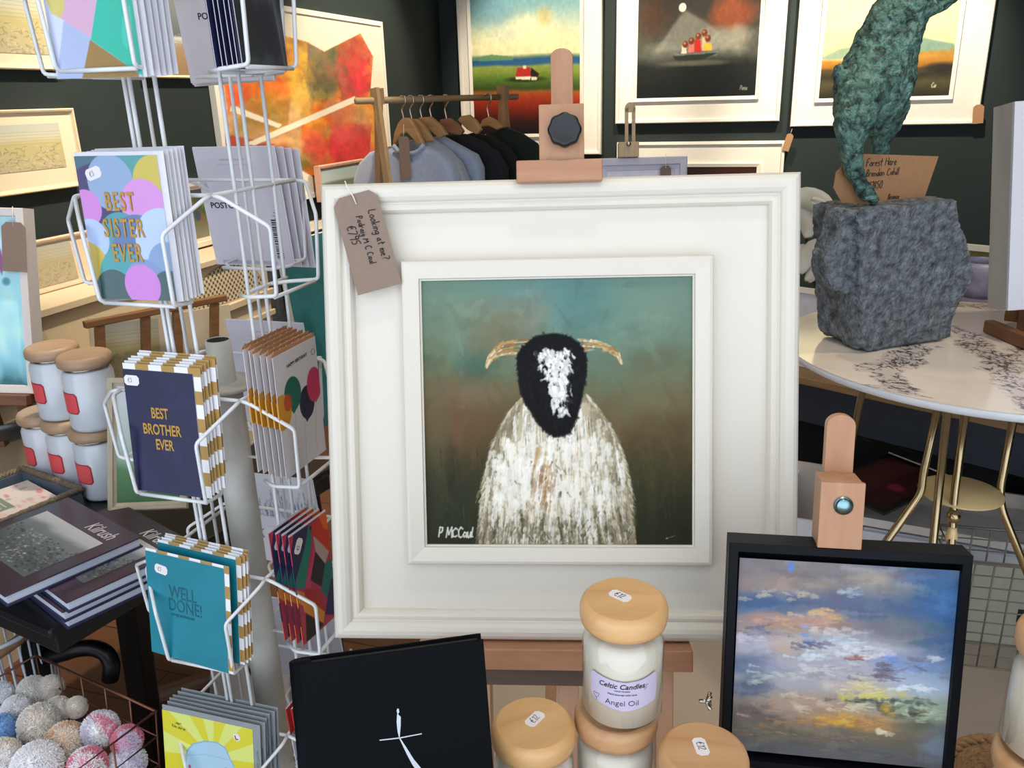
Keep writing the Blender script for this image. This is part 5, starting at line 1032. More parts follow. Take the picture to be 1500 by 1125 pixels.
for k, (dx, dy, ro) in enumerate(offs):
    dup(b0, Frame(FK.R@rotm('z', ro-.02), FK.at(.075-.01*k if k else .085, .065+.012*k if k else .085, -BTH*(k+1))), ('second book of the plum stack, its title showing to the right of the top one', 'third book of the plum stack, pages facing the viewer', 'lowest book of the plum stack, lying on the black table')[k])
# --- wicker tray with floral notebook
RZ = TZ+.055; p1, p0, p2 = on_z(33, 684, RZ), on_z(118, 714, RZ), on_z(-60, 735, RZ)
ux = (p0-p1)/np.linalg.norm(p0-p1); uy = np.array([-ux[1], ux[0], 0]); LW = np.linalg.norm(p0-p1); LD = .30
FTr = Frame(np.stack([ux, uy, [0, 0, 1]], 1), p1+ux*LW/2-uy*LD/2-np.array([0, 0, .055]))
m_wick2 = mat('grey_wicker', '#7d7261', .8, var=.35, scale=160, bump=.6, bscale=200, stretch=(1, 1, 3)); m_slate = mat('slate_lining', '#556270', .7, var=.1, scale=30)
t = thing('wicker_tray', 'grey wicker tray with slate blue lining on the black table', 'tray', FTr); w, d = LW/2, LD/2
MB().box(-w+.006, w-.006, -d+.006, d-.006, 0, .008).build('base', m_slate, t)
mb = MB()
for (x0, x1, y0, y1) in ((-w, w, d-.012, d), (-w, w, -d, -d+.012), (-w, -w+.012, -d+.012, d-.012), (w-.012, w, -d+.012, d-.012)): mb.box(x0, x1, y0, y1, 0, .045)
mb.build('side', m_slate, t); mb = MB()
for k in range(3):
    pts = []
    for (xa, ya, xb, yb) in ((-w, -d, w, -d), (w, -d, w, d), (w, d, -w, d), (-w, d, -w, -d)):
        for u in np.linspace(0, 1, 40, endpoint=False): ph = u*60+k*2.1; pts.append((xa+(xb-xa)*u+.003*math.sin(ph), ya+(yb-ya)*u+.003*math.sin(ph), .050+.005*math.cos(ph)))
    mb.tube(pts, .006, 6, True)
mb.build('braided_rim', m_wick2, t)
nz_ = TZ+.03; q = [on_z(*p, nz_) for p in ((40, 703), (92, 731))]; ux2 = (q[1]-q[0])/np.linalg.norm(q[1]-q[0]); uy2 = np.array([-ux2[1], ux2[0], 0]); nw = np.linalg.norm(q[1]-q[0]); nh = .19
FN = Frame(np.stack([ux2, uy2, [0, 0, 1]], 1), q[0]+ux2*nw/2-uy2*nh/2-np.array([0, 0, .0215])); t = thing('floral_notebook', 'pale pink floral notebook with a small green title panel, lying in the wicker tray', 'notebook', FN)
MB().box(-nw/2, nw/2, -nh/2, nh/2, 0, .0205).build('pages', m_pg, t); cv = Cv(110, 120, '#dccfc9', 3); r = cv.rng
for k in range(50): cv.blob(r.rand(), r.rand(), .03+.05*r.rand(), .02+.04*r.rand(), ['#e0a0a0', '#d77f86', '#e6cfc4', '#b3b09a', '#9aa690', '#e3b8b0'][k % 6], .7, .6, .4, k)
for k in range(40): x, y = r.rand(), r.rand(); cv.stroke(x, y, x+.04*r.randn(), y+.03*r.randn(), .012, ['#6f6a60', '#8a5a5a', '#7f8a70'][k % 3], .6)
cv.poly([(.28, .52), (.70, .52), (.70, .82), (.28, .82)], '#7f8a78'); 
for k in range(3): cv.line([(.36, .6+.07*k), (.62, .6+.07*k)], .018, '#d9d8cc', .8)
cv.mesh('cover', nw, nh, m_card, t, y=0, z0=-nh/2, warp=lambda P: np.stack([P[:, 0], P[:, 2], .0212-P[:, 1]], -1))
# --- white candle jars with red labels
m_wax2 = mat('white_ceramic_jar', '#d5dbe4', .25, var=.01, coat=.5); m_lidb = wood('warm_brown_lid', '#a5866c', '#b99a7e', .45, 'x', 3, .1); m_red = mat('red_label', '#e8555c', .5, var=.03); m_dred = mat('dark_red_border', '#a83a44', .5)
R2 = .066; H2 = .178; L2 = .034
def jar(label, px_, py_, z0, ang):
    p = on_z(px_, py_, z0+H2+L2); t = thing('labelled_jar', label, 'candle', np.array([p[0], p[1], z0]), 'white candle jars with red labels')
    MB().lathe([(R2-.014, 0), (R2-.004, .004), (R2, .014), (R2, H2-.02), (R2-.005, H2-.010), (R2-.008, H2-.006)], 48).build('jar', m_wax2, t)
    MB().lathe([(R2-.007, H2-.007), (R2-.0065, H2-.002), (R2-.006, H2+.0002)], 48).build('neck_ring', m_steel, t)
    MB().lathe([(R2-.012, H2), (R2-.002, H2+.001), (R2+.004, H2+.006), (R2+.005, H2+.014), (R2+.004, H2+L2-.010), (R2, H2+L2-.003), (R2-.006, H2+L2)], 48).build('lid', m_lidb, t)
    def patch(w_, h_, zc, out, m, name, par):
        mb = MB(); n = 14; V = []
        for (s0_, s1_, cut) in ((-1, 1, 0),):
            for i in range(n+1):
                u = -1+2*i/n; hh = h_/2*(1-.16*(abs(u) > .86)-.10*(abs(u) > .93)); a = ang+u*w_/2/R2
                for s in (-1, 1): V.append(((R2+out)*math.sin(a), -(R2+out)*math.cos(a), zc+s*hh))
        mb.add(V, [(2*i, 2*i+2, 2*i+3, 2*i+1) for i in range(n)], True); return mb.build(name, m, par)
    lb = patch(.10, .060, H2*.49, .0006, m_dred, 'label', t); patch(.092, .053, H2*.49, .0009, m_red, 'label_face', lb); return t
ZJ = TZ+H2+L2
jar('white candle jar with red label, lower row, farthest left', 61, 600, TZ, -.9); jar('white candle jar with red label, lower row, in the middle', 97, 609, TZ, -.75); jar('white candle jar with red label, lower row, nearest the card rack', 138, 622, TZ, -.72)
jar('white candle jar with red label, upper row, beside the turquoise picture', 74, 505, ZJ, -.85); jar('white candle jar with red label, upper row, nearest the card rack', 122, 517, ZJ, -.85)
# --- turquoise picture on its easel
FQ = fit([(-62, 303), (41, 303), (45, 577), (-58, 576)], 2.62, 0, -8, 0, lam=[300, 300, 300]); dzq = 0
t = thing('framed_turquoise_painting', 'turquoise painting in deep white box frame at the left edge', 'painting', FQ); w, h = FQ.w, FQ.h
MB().moulding(w, h, [(0, .06), (0, -.002), (.002, -.004), (.024, -.002), (.026, .012), (.026, .05)]).build('frame_moulding', mat('frame_greyish_white', '#e2dcdc', .5, var=.02), t); MB().box(-w/2+.01, w/2-.01, .045, .058, .01, h-.01).build('backing_board', m_cream, t)
cv = Cv(170, 220, '#8fc7d2', 3); r = cv.rng; cv.vgrad([(0, '#b4d6de'), (.2, '#a6d0dc'), (.5, '#9ad6e4'), (.7, '#a9dcea'), (.85, '#7fc0d2'), (.96, '#4f8a98'), (1, '#2f5f6c')], .12, 4)
for k in range(40): cv.blob(r.rand(), r.rand(), .1, .06, ['#c4e8f0', '#7fbccc', '#a8d8e2'][k % 3], .35, 1, .4, k)
cv.blob(*FQ.uv(0, 378), .04, .07, '#8a4a7a', .9, .5, .3, 5); cv.blob(*FQ.uv(10, 410), .07, .02, '#3f7f90', .8, .8, .5, 6)
cv.mesh('canvas', w-.05, h-.05, m_paint, t, y=.012, z0=.025, gain=1.35)
tl_ = FQ.loc(on_plane(22, 398, FQ.at(0, -.006, 0), FQ.R[:, 1])); tf = Frame(FQ.R@rotm('y', math.radians(2)), FQ.at(tl_[0], -.006, tl_[2]))
L_ = []
for s, p in (('La de', (.010, .125)), ('Ann', (-.005, .12)), ('€290', (-.018, .12))): L_ += pen(s, .013, p, -math.pi/2, 3, .08, .05)
kraft_tag(tf, .075, .152, 'grey-brown card tag hanging over the turquoise painting', m_kraft2, lines=[], string=[(0, -.001, .140), (.0, -.002, .17), (.0, .0, .200)], cut=.2)
t = thing('shop_easel', 'dark brown wooden easel under the turquoise painting', 'easel', FQ); m_wal = wood('brown_easel_wood', '#6b452d', '#80553a', .5, 'x', 5)
MB().box(-w/2, w/2-.015, -.03, .06, -.035, -.001).build('bottom_ledge', m_wal, t, bev=.003)
for s in (-.6, .45):
    p = FQ.at(w*s*.5, .03, -.03); MB().beam(FQ.loc(p), FQ.loc(np.array([p[0], p[1]+.02, TZ])), .035, .03, (0, 1, 0)).build('leg', m_wal, t)
p = on_z(15, 650, TZ+.0); t = thing('pewter_bowl', 'dull grey pewter bowl on the black table, below the turquoise painting', 'bowl', np.array([p[0]-.03, p[1]+.06, TZ]))
MB().lathe([(.05, 0), (.09, .02), (.115, .06), (.12, .085), (.117, .085), (.11, .06), (.08, .025), (.01, .012)], 40).build('bowl', mat('pewter', '#5d5f60', .4, .6, var=.15, scale=20), t)
# --- green picture standing behind the brother cards
FG = fit([(143, 548), (290, 560), (262, 768), (171, 727)], 2.15, 20, -16, 0, lam=[150, 150, 150]); 
t = thing('framed_green_painting', 'pale framed painting with a green field, leaning behind the brother cards', 'painting', FG); w, h = FG.w, FG.h
plain_frame(FG, .022, mat('limed_wood', '#b9ad98', .6, var=.1, scale=30), t, .03); cv = Cv(100, 120, '#b3c0c4', 3); cv.vgrad([(0, '#cfd4dc'), (.5, '#aebfb8'), (.62, '#8fae9a'), (.7, '#4f7f52'), (1, '#3d6b42')], .08, 3); cv.mesh('canvas', w-.036, h-.036, m_paint, t, y=.004, z0=.018); MB().box(-w/2+.01, w/2-.01, .012, .028, .01, h-.01).build('backing_board', m_cream, t)
# --- wire basket of pompom balls, white wire bucket
BZ = .62; c1_ = on_z(228, 1042, BZ); c0_ = on_z(52, 960, BZ); ub = (c1_-c0_)/np.linalg.norm(c1_-c0_); vb = np.array([-ub[1], ub[0], 0]); BW_ = np.linalg.norm(c1_-c0_); BD_ = .42
FBs = Frame(np.stack([ub, vb, [0, 0, 1]], 1), c0_+ub*BW_/2-vb*BD_/2-np.array([0, 0, .30]))
m_cop = mat('copper_wire', '#7a5240', .35, .7, var=.08); t = thing('wire_basket', 'copper wire basket full of pompom balls, bottom left corner', 'basket', FBs); w, d = BW_/2, BD_/2
rim = lambda z, k=1.0: [(-w*k, -d*k, z), (w*k, -d*k, z), (w*k, d*k, z), (-w*k, d*k, z)]
MB().tube(rim(.30), .0036, 8, True).build('rim', m_cop, t); mb = MB()
for z in (.235, .16, .08, .004): mb.tube(rim(z, .9+.1*z/.3), .0022, 6, True)
for n_, ax_ in ((5, 0), (4, 1)):
    for i in range(n_+1):
        u = -1+2*i/n_
        for s in (-1, 1):
            a = (u*w, s*d) if ax_ == 0 else (s*w, u*d); mb.tube([(a[0], a[1], .30), (a[0]*.9, a[1]*.9, .004)], .0022, 6)
    for i in range(1, 8):
        u = (-1+2*i/8)*.9
        if ax_ == 0: mb.tube([(u*w, -d*.9, .004), (u*w, d*.9, .004)], .002, 6)
        else: mb.tube([(-w*.9, u*d, .004), (w*.9, u*d, .004)], .002, 6)
mb.build('wire_mesh', m_cop, t)
t = thing('wooden_crate', 'dark wooden crate under the copper wire basket', 'crate', Frame(FBs.R, FBs.o-np.array([0, 0, .32])))
mb = MB()
for z in (.03, .12, .21): 
    for s in (-1, 1): mb.box(-w*.95, w*.95, s*d*.92-.008, s*d*.92+.008, z, z+.075); mb.box(s*w*.92-.008, s*w*.92+.008, -d*.92, d*.92, z, z+.075)
mb.box(-w*.95, w*.95, -d*.95, d*.95, .30, .3185); mb.build('slats', m_wal, t); mb = MB()
for sx in (-1, 1):
    for sy in (-1, 1): mb.box(sx*w*.9-.02, sx*w*.9+.02, sy*d*.9-.02, sy*d*.9+.02, 0, .30)
mb.build('corner_posts', m_wal, t)
POM = {'white': '#fcfcff', 'cream': '#fbf2e8', 'grey': '#eeeae4', 'pink': '#ee9cb4', 'blue': '#9cc8f4', 'peach': '#f0cfb6', 'lilac': '#e9e2f4', 'dark': '#5a6470'}
def pompom(label, px_, py_, rpx, z, cols, seed):
    p = on_z(px_, py_, z); dd = depth(p); R_ = rpx/FPX*dd; rng = np.random.RandomState(seed)
    t = thing('pompom', label, 'pompom', np.array([p[0], p[1], p[2]]), 'woolly pompom balls in the wire basket')
    n = 2600; v = rng.randn(n, 3); v /= np.linalg.norm(v, axis=1)[:, None]; V = []; F_ = []; cc = []
    cs = [lin(POM[c]) for c in cols]
    MBb = MB().ball((0, 0, 0), R_*.86, 20, 14); V = list(MBb.v); F_ = list(MBb.f); cc = [cs[0]]*len(V)
    for i in range(n):
        dv = v[i]; t1 = np.cross(dv, [.3, .5, .8]); t1 /= np.linalg.norm(t1); t2 = np.cross(dv, t1); b0_ = len(V); wd = R_*.036; L_ = R_*(.95+.08*rng.rand()); bend = (t1*rng.randn()+t2*rng.randn())*R_*.08
        c = cs[0] if len(cs) == 1 else cs[int((math.atan2(v[i][1], v[i][0]+.3*v[i][2])/6.283+.5)*len(cs)*1.999) % len(cs)]
        for k in range(3): a = 2.094*k; V.append(dv*R_*.6+(t1*math.cos(a)+t2*math.sin(a))*wd)
        for k in range(3): a = 2.094*k; V.append(dv*L_+bend+(t1*math.cos(a)+t2*math.sin(a))*wd*.75)
        F_ += [(b0_, b0_+1, b0_+4, b0_+3), (b0_+1, b0_+2, b0_+5, b0_+4), (b0_+2, b0_, b0_+3, b0_+5), (b0_+3, b0_+4, b0_+5)]; cc += [c]*6
    me = bpy.data.meshes.new('wool'); me.from_pydata([tuple(q) for q in V], [], F_); me.update(); set_cols(me, np.array(cc)); o = link('wool', me, m_print, t); return t
for k, (lab, x, y, rp, z, cols) in enumerate((('white pompom at the left, behind the blue one', 25, 1040, 22, .54, ['white']), ('grey pompom at the back of the basket, left one of two', 48, 1012, 22, .55, ['grey']), ('grey-white pompom at the very back of the basket, right one of two', 74, 1008, 19, .55, ['grey', 'cream']), ('grey pompom ball in the middle of the basket', 58, 1060, 30, .55, ['grey', 'cream']), ('grey-white pompom between the middle ball and small oval one', 84, 1040, 20, .55, ['cream', 'grey']),
    ('small oval white pompom near the back rim', 112, 1036, 16, .55, ['cream']), ('blue pompom at the left edge of the picture', 2, 1068, 22, .55, ['blue']), ('peach and cream pompom ball in the middle front', 96, 1085, 28, .55, ['peach', 'cream']), ('white and pink pompom ball on the right', 147, 1068, 27, .56, ['white', 'lilac', 'white', 'pink']), ('pink pompom against the right corner wires', 186, 1085, 23, .54, ['pink', 'lilac']), ('large white pompom at the bottom edge', 55, 1122, 36, .555, ['white']), ('lilac-white pompom low at the right front', 186, 1118, 28, .50, ['white', 'lilac']),
    ('pink and white pompom at the bottom edge, centre', 128, 1122, 28, .54, ['pink', 'white', 'white']), ('cream pompom at the bottom left corner', 3, 1112, 30, .54, ['cream', 'white']), ('white pompom at the left edge, highest of all', 0, 1018, 20, .56, ['white']), ('slate grey pompom half hidden in the middle of the basket', 118, 1058, 16, .50, ['dark']))): pompom(lab, x, y, rp, z, cols, 40+k)
p = pt(-12, 960, 2.2); m_wire2 = mat('white_wire', '#c6cdd8', .4); t = thing('wire_bucket', 'white wire bucket with curved wooden handle at the left edge', 'basket', np.array([p[0], p[1], 0])); zb = p[2]+.10
t.location.z = 0
MB().tube([(.15*math.cos(a), .15*math.sin(a), zb) for a in np.linspace(0, 6.283, 48, endpoint=False)], .006, 8, True).build('rim', m_wire2, t); mb = MB()
for k in range(36): a = 2*math.pi*k/36; mb.tube([(.15*math.cos(a), .15*math.sin(a), zb), (.12*math.cos(a), .12*math.sin(a), .01)], .003, 6)
for z in (.01, zb*.5): mb.tube([((.12+.03*z/zb)*math.cos(a), (.12+.03*z/zb)*math.sin(a), z) for a in np.linspace(0, 6.283, 40, endpoint=False)], .003, 6, True)
mb.build('wire_ribs', m_wire2, t); MB().tube(round_path([(-.155, -.02, zb), (-.10, -.15, zb-.03), (.06, -.17, zb-.03), (.155, -.02, zb)], .06, 5), .014, 10).build('handle', wood('ash_handle', '#8d6f52', '#a5866a', .5, 'x', 4), t)
# --- cream cabinet along the side wall, leaning sketch, print rack, teal canvas
zc = (FL.px(63, 422)[1]+FL.px(135, 408)[1])/2; xa = FL.px(20, 430)[0]-.75; xb = FL.px(402, 420, -.27)[0]; FC = Frame(FL.R, FL.at((xa+xb)/2, 0, 0)); hw = (xb-xa)/2
t = thing('cream_cabinet', 'long cream painted cabinet with pierced arched panel along the side wall', 'cabinet', FC); m_cab = mat('cream_cabinet_paint', '#cfbd9f', .5, var=.03, scale=5)
MB().box(-hw, hw, -.27, -.015, zc-.03, zc).build('worktop', m_cab, t, bev=.004); MB().box(-hw+.02, hw-.02, -.25, -.02, 0, zc-.03).build('body', m_cab, t)
q = [FC.px(*p_, -.262) for p_ in ((262, 470), (395, 430), (345, 392))]
ax0, ax1 = FC.px(282, 455, -.262)[0], FC.px(390, 425, -.262)[0]; az0 = (FC.px(282, 458, -.262)[1]+FC.px(388, 427, -.262)[1])/2; az1 = zc-.035
cv = Cv(230, 130, '#d3c2a3', 3); u = cv.X*26; v = cv.Y*26*(az1-az0)/(ax1-ax0); r_ = np.hypot((cv.X-.5)/.5, (1-cv.Y)/.96); cell = lambda a, b: np.minimum(np.abs((a % 1)-.5), np.abs((b % 1)-.5)); m1 = ((np.abs((u % 1)-.5) < .13) & (np.abs((v % 1)-.5) < .36)) | ((np.abs((v % 1)-.5) < .13) & (np.abs((u % 1)-.5) < .36))
u2, v2 = (u+v)*.72, (u-v)*.72; m1 = ((np.abs((u2 % 1)-.5) < .12) & (np.abs((v2 % 1)-.5) < .38)) | ((np.abs((v2 % 1)-.5) < .12) & (np.abs((u2 % 1)-.5) < .38))
cv.mix('#2b2823', (m1 & (r_ < .97))*1.0); cv.mix('#8f8168', ((r_ > .97) & (r_ < 1.0))*.8); cv.mesh('pierced_panel', ax1-ax0, az1-az0, m_print, t, x0=ax0, y=-.2515, z0=az0)
for k, (z0_, z1_, dy_) in enumerate(((az0-.045, az0-.01, .018), (az0-.15, az0-.12, .012))): MB().box(-hw, hw, -.25-dy_, -.249, z0_, z1_).build('moulding', m_cab, t, bev=.004)
MB().box(-hw*.1, hw*.92, -.258, -.249, .12, az0-.19).build('door', m_cab, t, bev=.006)
fD = wallrect(FL, [(20, 352), (150, 335), (150, 404), (20, 430)], -.05); z0_ = zc+.001; ztop = FL.px(100, 343, -.05)[1]
fD = Frame(FL.R@rotm('x', -.06), FL.at(FL.loc(fD.o)[0], -.06, z0_), fD.w, (ztop-z0_)/math.cos(.06)); t = thing('leaning_sketch', 'grey landscape sketch in pink-cream frame leaning on the cream cabinet', 'picture', fD)
plain_frame(fD, .02, mat('blush_frame', '#d0b49a', .5), t, .02); backing(fD, .02, mat('blush_mount', '#d9bfa5', .8), t, .004, .012); x0_, z1_ = fD.px(30, 372); x1_, z2_ = fD.px(118, 415); cv = sketch_cv(24, 110, 80, .5, ground='#8f8a74'); cv.mix('#8f8a80', .45+0*cv.X); cv.mesh('print', x1_-x0_, z1_-z2_-.0, m_print, t, x0=x0_, y=.0025, z0=max(.022, z2_))
zk = zc+.02; A_ = on_z(122, 471, zk-.06); B_ = on_z(330, 431, zk-.06); m_rack = wood('walnut_rack', '#6e4a2c', '#86603c', .45, 'x', 5)
FRk = Frame(np.stack([(B_-A_)/np.linalg.norm(B_-A_), np.cross([0, 0, 1], (B_-A_)/np.linalg.norm(B_-A_)), [0, 0, 1]], 1), [(A_[0]+B_[0])/2, (A_[1]+B_[1])/2, 0]); t = thing('print_rack', 'folding walnut print rack holding mounted prints in front of the cream cabinet', 'rack', FRk); hwk = np.linalg.norm(B_-A_)/2
MB().box(-hwk, hwk, -.015, .015, zk-.085, zk-.06).build('top_rail', m_rack, t, bev=.004)
for x, s in ((-hwk+.05, 1), (-hwk*.2, -1), (hwk*.25, 1), (hwk-.05, -1)): MB().beam((x, .0, zk-.085), (x-.16, -.10*s*.3, 0), .03, .022, (0, 1, 0)).build('leg', m_rack, t)
MB().box(-hwk+.0, hwk-.2, -.02, .02, .30, .33).build('lower_rail', m_rack, t)
t['label'] = 'folding walnut print rack in front of the cream cabinet'
for k, (x, dpt, an, w_, h_, sk, lb) in enumerate(((-hwk*.55, .05, .10, .30, .68, 1, 'mounted sketch in clear wrap, left one in the walnut print rack'), (hwk*.02, .075, -.10, .26, .67, 1, 'mounted sketch in clear wrap, middle one in the walnut print rack'), (hwk*.55, .065, .03, .30, .64, 0, 'plain cream mount, right one in the walnut print rack'), (-hwk*1.05, .09, -.30, .22, .66, 0, 'glossy wrapped mount sticking out left of the walnut print rack'))):
    Fp_ = Frame(FRk.R@rotm('y', an)@rotm('x', -.02), FRk.at(x, dpt, .45), w_, h_); tp = thing('mounted_print', lb, 'print', Fp_, 'mounted prints in the walnut rack'); MB().box(-w_/2, w_/2, 0, .004, 0, h_).build('mount_board', m_mount, tp)
    if sk: sketch_cv(60+k, 70, 80, .3).mesh('print', w_*.66, h_*.46, m_print, tp, y=-.0006, z0=h_*.50)
    MB().box(-w_/2-.004, w_/2+.004, -.002, .006, -.002, h_+.004).build('clear_wrap', m_sleeve, tp)
t = thing('plinth_stand', 'low cream stand under the mounted prints of the walnut rack', 'stand', Frame(FRk.R, FRk.at(0, .10, 0))); MB().box(-hwk-.1, hwk, -.055, .06, 0, .435).build('body', m_cab, t, bev=.004)
xl, zt_ = FL.px(416, 364, -.12); FTe = Frame(FL.R@rotm('x', -.10)@rotm('y', .0), FL.at(xl+.5, -.20, .0), 1.0, zt_+.02); t = thing('teal_canvas', 'large plain teal canvas leaning on the wall beside the sheep painting', 'painting', FTe)
cv = Cv(80, 120, '#1f5f66', 3); n = cv.noise(4, 5, 4, 3); cv.mix('#2a7076', np.clip((n-.45)*3, 0, .6)); cv.mix('#174b55', np.clip((.45-n)*3, 0, .6)); cv.mesh('canvas', FTe.w, FTe.h, m_paint, t, y=-.0005); MB().box(-FTe.w/2, FTe.w/2, 0, .03, 0, FTe.h).build('canvas_edge', m_frwhite, t)
FDk = Frame(FL.R@rotm('x', -.06), FL.at(xl+.1, -.12, 0), .5, zt_-.06); t = thing('dark_patterned_canvas', 'dark grey patterned canvas behind the teal one', 'painting', FDk); MB().box(-.30, .3, 0, .03, 0, FDk.h).build('canvas', mat('charcoal_pattern', '#3b3f45', .7, var=.4, scale=30), t)
# --- framed prints stacked on the floor behind the rack
for k, (lb, x, y, d_, yw) in enumerate((('pale print with a black bird mark, on the floor behind the rack', 352, 985, 2.5, -10), ('brown edged framed board standing on the floor behind the rack, farther left', 262, 1003, 2.75, 30))):
    P_ = pt(x, y, d_); Fz = Frame(orient(yw, -18), [P_[0], P_[1], 0.002], .28, P_[2]/math.cos(.31)); t = thing('framed_print', lb, 'print', Fz, 'framed prints on the floor')
    MB().box(-.14, .14, .002, .02, 0, Fz.h).build('frame_moulding', m_wal if k else mat('grey_print_frame', '#8d8379', .6), t)
    cv = Cv(60, 80, '#b4aba3' if not k else '#7a6a58', 3)
    if not k:
        for q_ in ([(.4, .05), (.47, .14), (.44, .2)], [(.55, .03), (.5, .14)], [(.7, .06), (.55, .15)], [(.45, .1), (.5, .2)]): cv.line(q_, .03, '#1b1a1a')
    cv.mesh('print', .25, Fz.h-.03, m_print, t, y=0, z0=.015)
# ================================================================ marble table with the hare, right side
MZ = 1.10; MC = np.array([1.45, 2.40, 0]); MR = .598
t = thing('marble_table', 'round white marble top table with brass legs, right side', 'table', MC)
m_brass = mat('brass', '#b5a17c', .22, 1, var=.06, scale=30); m_brass2 = mat('brass_disc', '#ecd096', .45, .2, var=.05, scale=8)
n = 340; cv = Cv(n, n, '#e8ddd2', 3); uu = cv.X*2-1; vv = 1-cv.Y*2
DX = uu*np.sqrt(1-vv**2/2)*MR; DY = vv*np.sqrt(1-uu**2/2)*MR
def dpx(x, y): p = on_z(x, y, MZ)-MC; return p[0], p[1]
def segd(pts, wob, seed):
    d = np.full(DX.shape, 9.); w1 = (cv.noise(14, 14, 4, seed)-.5)*wob; w2 = (cv.noise(14, 14, 4, seed+1)-.5)*wob
    for (a, b_) in zip(pts, pts[1:]):
        a = np.array(a); b_ = np.array(b_); l = b_-a; tt = np.clip(((DX+w1-a[0])*l[0]+(DY+w2-a[1])*l[1])/(l@l), 0, 1); d = np.minimum(d, np.hypot(DX+w1-a[0]-tt*l[0], DY+w2-a[1]-tt*l[1]))
    return d
cv.mix('#d8cabb', np.clip((cv.noise(4, 4, 4, 5)-.45)*2, 0, .5)); cv.mix('#eee6de', np.clip((cv.noise(5, 5, 4, 6)-.5)*3, 0, .6))
net = np.abs(cv.noise(30, 42, 3, 8)-.5); net2 = np.abs(cv.noise(60, 24, 3, 9)-.5)
def band(pts, wd, seed, col='#231f2a', a=1.0, wob=.10):
    d = segd(pts, wob, seed); m = np.clip((wd-d)/wd*2.2, 0, 1); cv.mix(col, m*np.clip((.045-np.minimum(net, net2))*38, 0, 1)*a)
    cv.mix('#8c7f86', m*.25*a)
band([dpx(1352, 508), dpx(1322, 522), dpx(1305, 535), dpx(1292, 545), dpx(1305, 560), dpx(1322, 570)], .055, 11)
band([dpx(1405, 480), dpx(1420, 500), dpx(1450, 525), dpx(1475, 545), dpx(1490, 565), dpx(1500, 590), dpx(1530, 610)], .05, 21, '#3a3034', .9)
band([dpx(1478, 530), dpx(1500, 512), dpx(1530, 500)], .04, 25, '#4a4040', .8); band([dpx(1400, 445), dpx(1440, 450), dpx(1470, 447)], .05, 27, '#6f5c4c', .7)
for k in range(60):
    x, y = cv.rng.rand(), cv.rng.rand(); cv.stroke(x, y, x+.05*cv.rng.rand(), y+.006*cv.rng.randn(), .003, '#8d827c', .35)
def disc(P):
    u = P[:, 0]/MR; v = (P[:, 2])/MR; return np.stack([u*np.sqrt(1-v**2/2)*MR, v*np.sqrt(1-u**2/2)*MR, np.full(len(P), MZ)], -1)
mm = attr_mat('polished_marble', .18, .3)
cv.mesh('marble_top', 2*MR, 2*MR, mm, t, z0=-MR, warp=disc)
MB().lathe([(.02, MZ-.026), (MR-.012, MZ-.026), (MR-.001, MZ-.020), (MR, MZ-.012), (MR, MZ-.004), (MR-.002, MZ-.0008), (MR-.008, MZ-.0004)], 96, cap=False).build('marble_edge', mat('marble_rim_white', '#dfe3ea', .2, var=.03, coat=.3), t)
zd = .72; dc = on_z(1407, 720, zd); DP = depth(dc); dl = dc-MC
rd = 57/FPX*DP; MB().lathe([(.0, zd-.004), (rd, zd-.004), (rd, zd), (0.0, zd)], 48, c=(dl[0], dl[1], 0), cap=False).build('brass_shelf', m_brass2, t)
def rod(pts, r=.0115, nm='leg'):
    P_ = [pt(x, y, d)-MC for x, y, d in pts]; mb = MB(); mb.tube(round_path(P_, .05, 4), r, 10); return mb.build(nm, m_brass, t)
def tofloor(x0, y0, x1, y1, d):    # continue the drawn line to the platform
    a = pt(x0, y0, d)-MC; b_ = pt(x1, y1, d)-MC; k = (a[2]-PZ)/(a[2]-b_[2]); return a+(b_-a)*k
def leg(pts, last=None, r=.0115):
    P_ = [pt(x, y, d)-MC for x, y, d in pts]; P_[0][2] = MZ-.026; x0, y0, d = pts[-2]; x1, y1, d1 = pts[-1]; a = P_[-2]; b_ = P_[-1]; k = (a[2]-PZ)/(a[2]-b_[2]); e = a+(b_-a)*k; P_[-1] = e
    MB().tube(round_path(P_, .05, 4), r, 10).build('leg', m_brass, t)
leg([(1379, 597, DP-.02), (1352, 695, DP-.02), (1350, 722, DP-.02), (1290, 805, DP-.02)]); leg([(1387, 597, DP-.10), (1366, 805, DP-.10)]); leg([(1413, 600, DP-.07), (1397, 735, DP-.07), (1393, 812, DP-.07)])
leg([(1487, 606, DP+.02), (1465, 715, DP+.02), (1467, 745, DP+.02), (1502, 832, DP+.02)]); leg([(1268, 574, DP+.25), (1245, 665, DP+.25)])
kb = pt(1397, 757, DP-.09)-MC; MB().ball(kb, .019, 16, 10).build('brass_knob', m_brass, t); MB().lathe([(.012, -.05), (.017, -.03), (.010, .0)], 16, c=tuple(pt(1396, 772, DP-.075)-MC)).build('brass_collar', m_brass2, t)
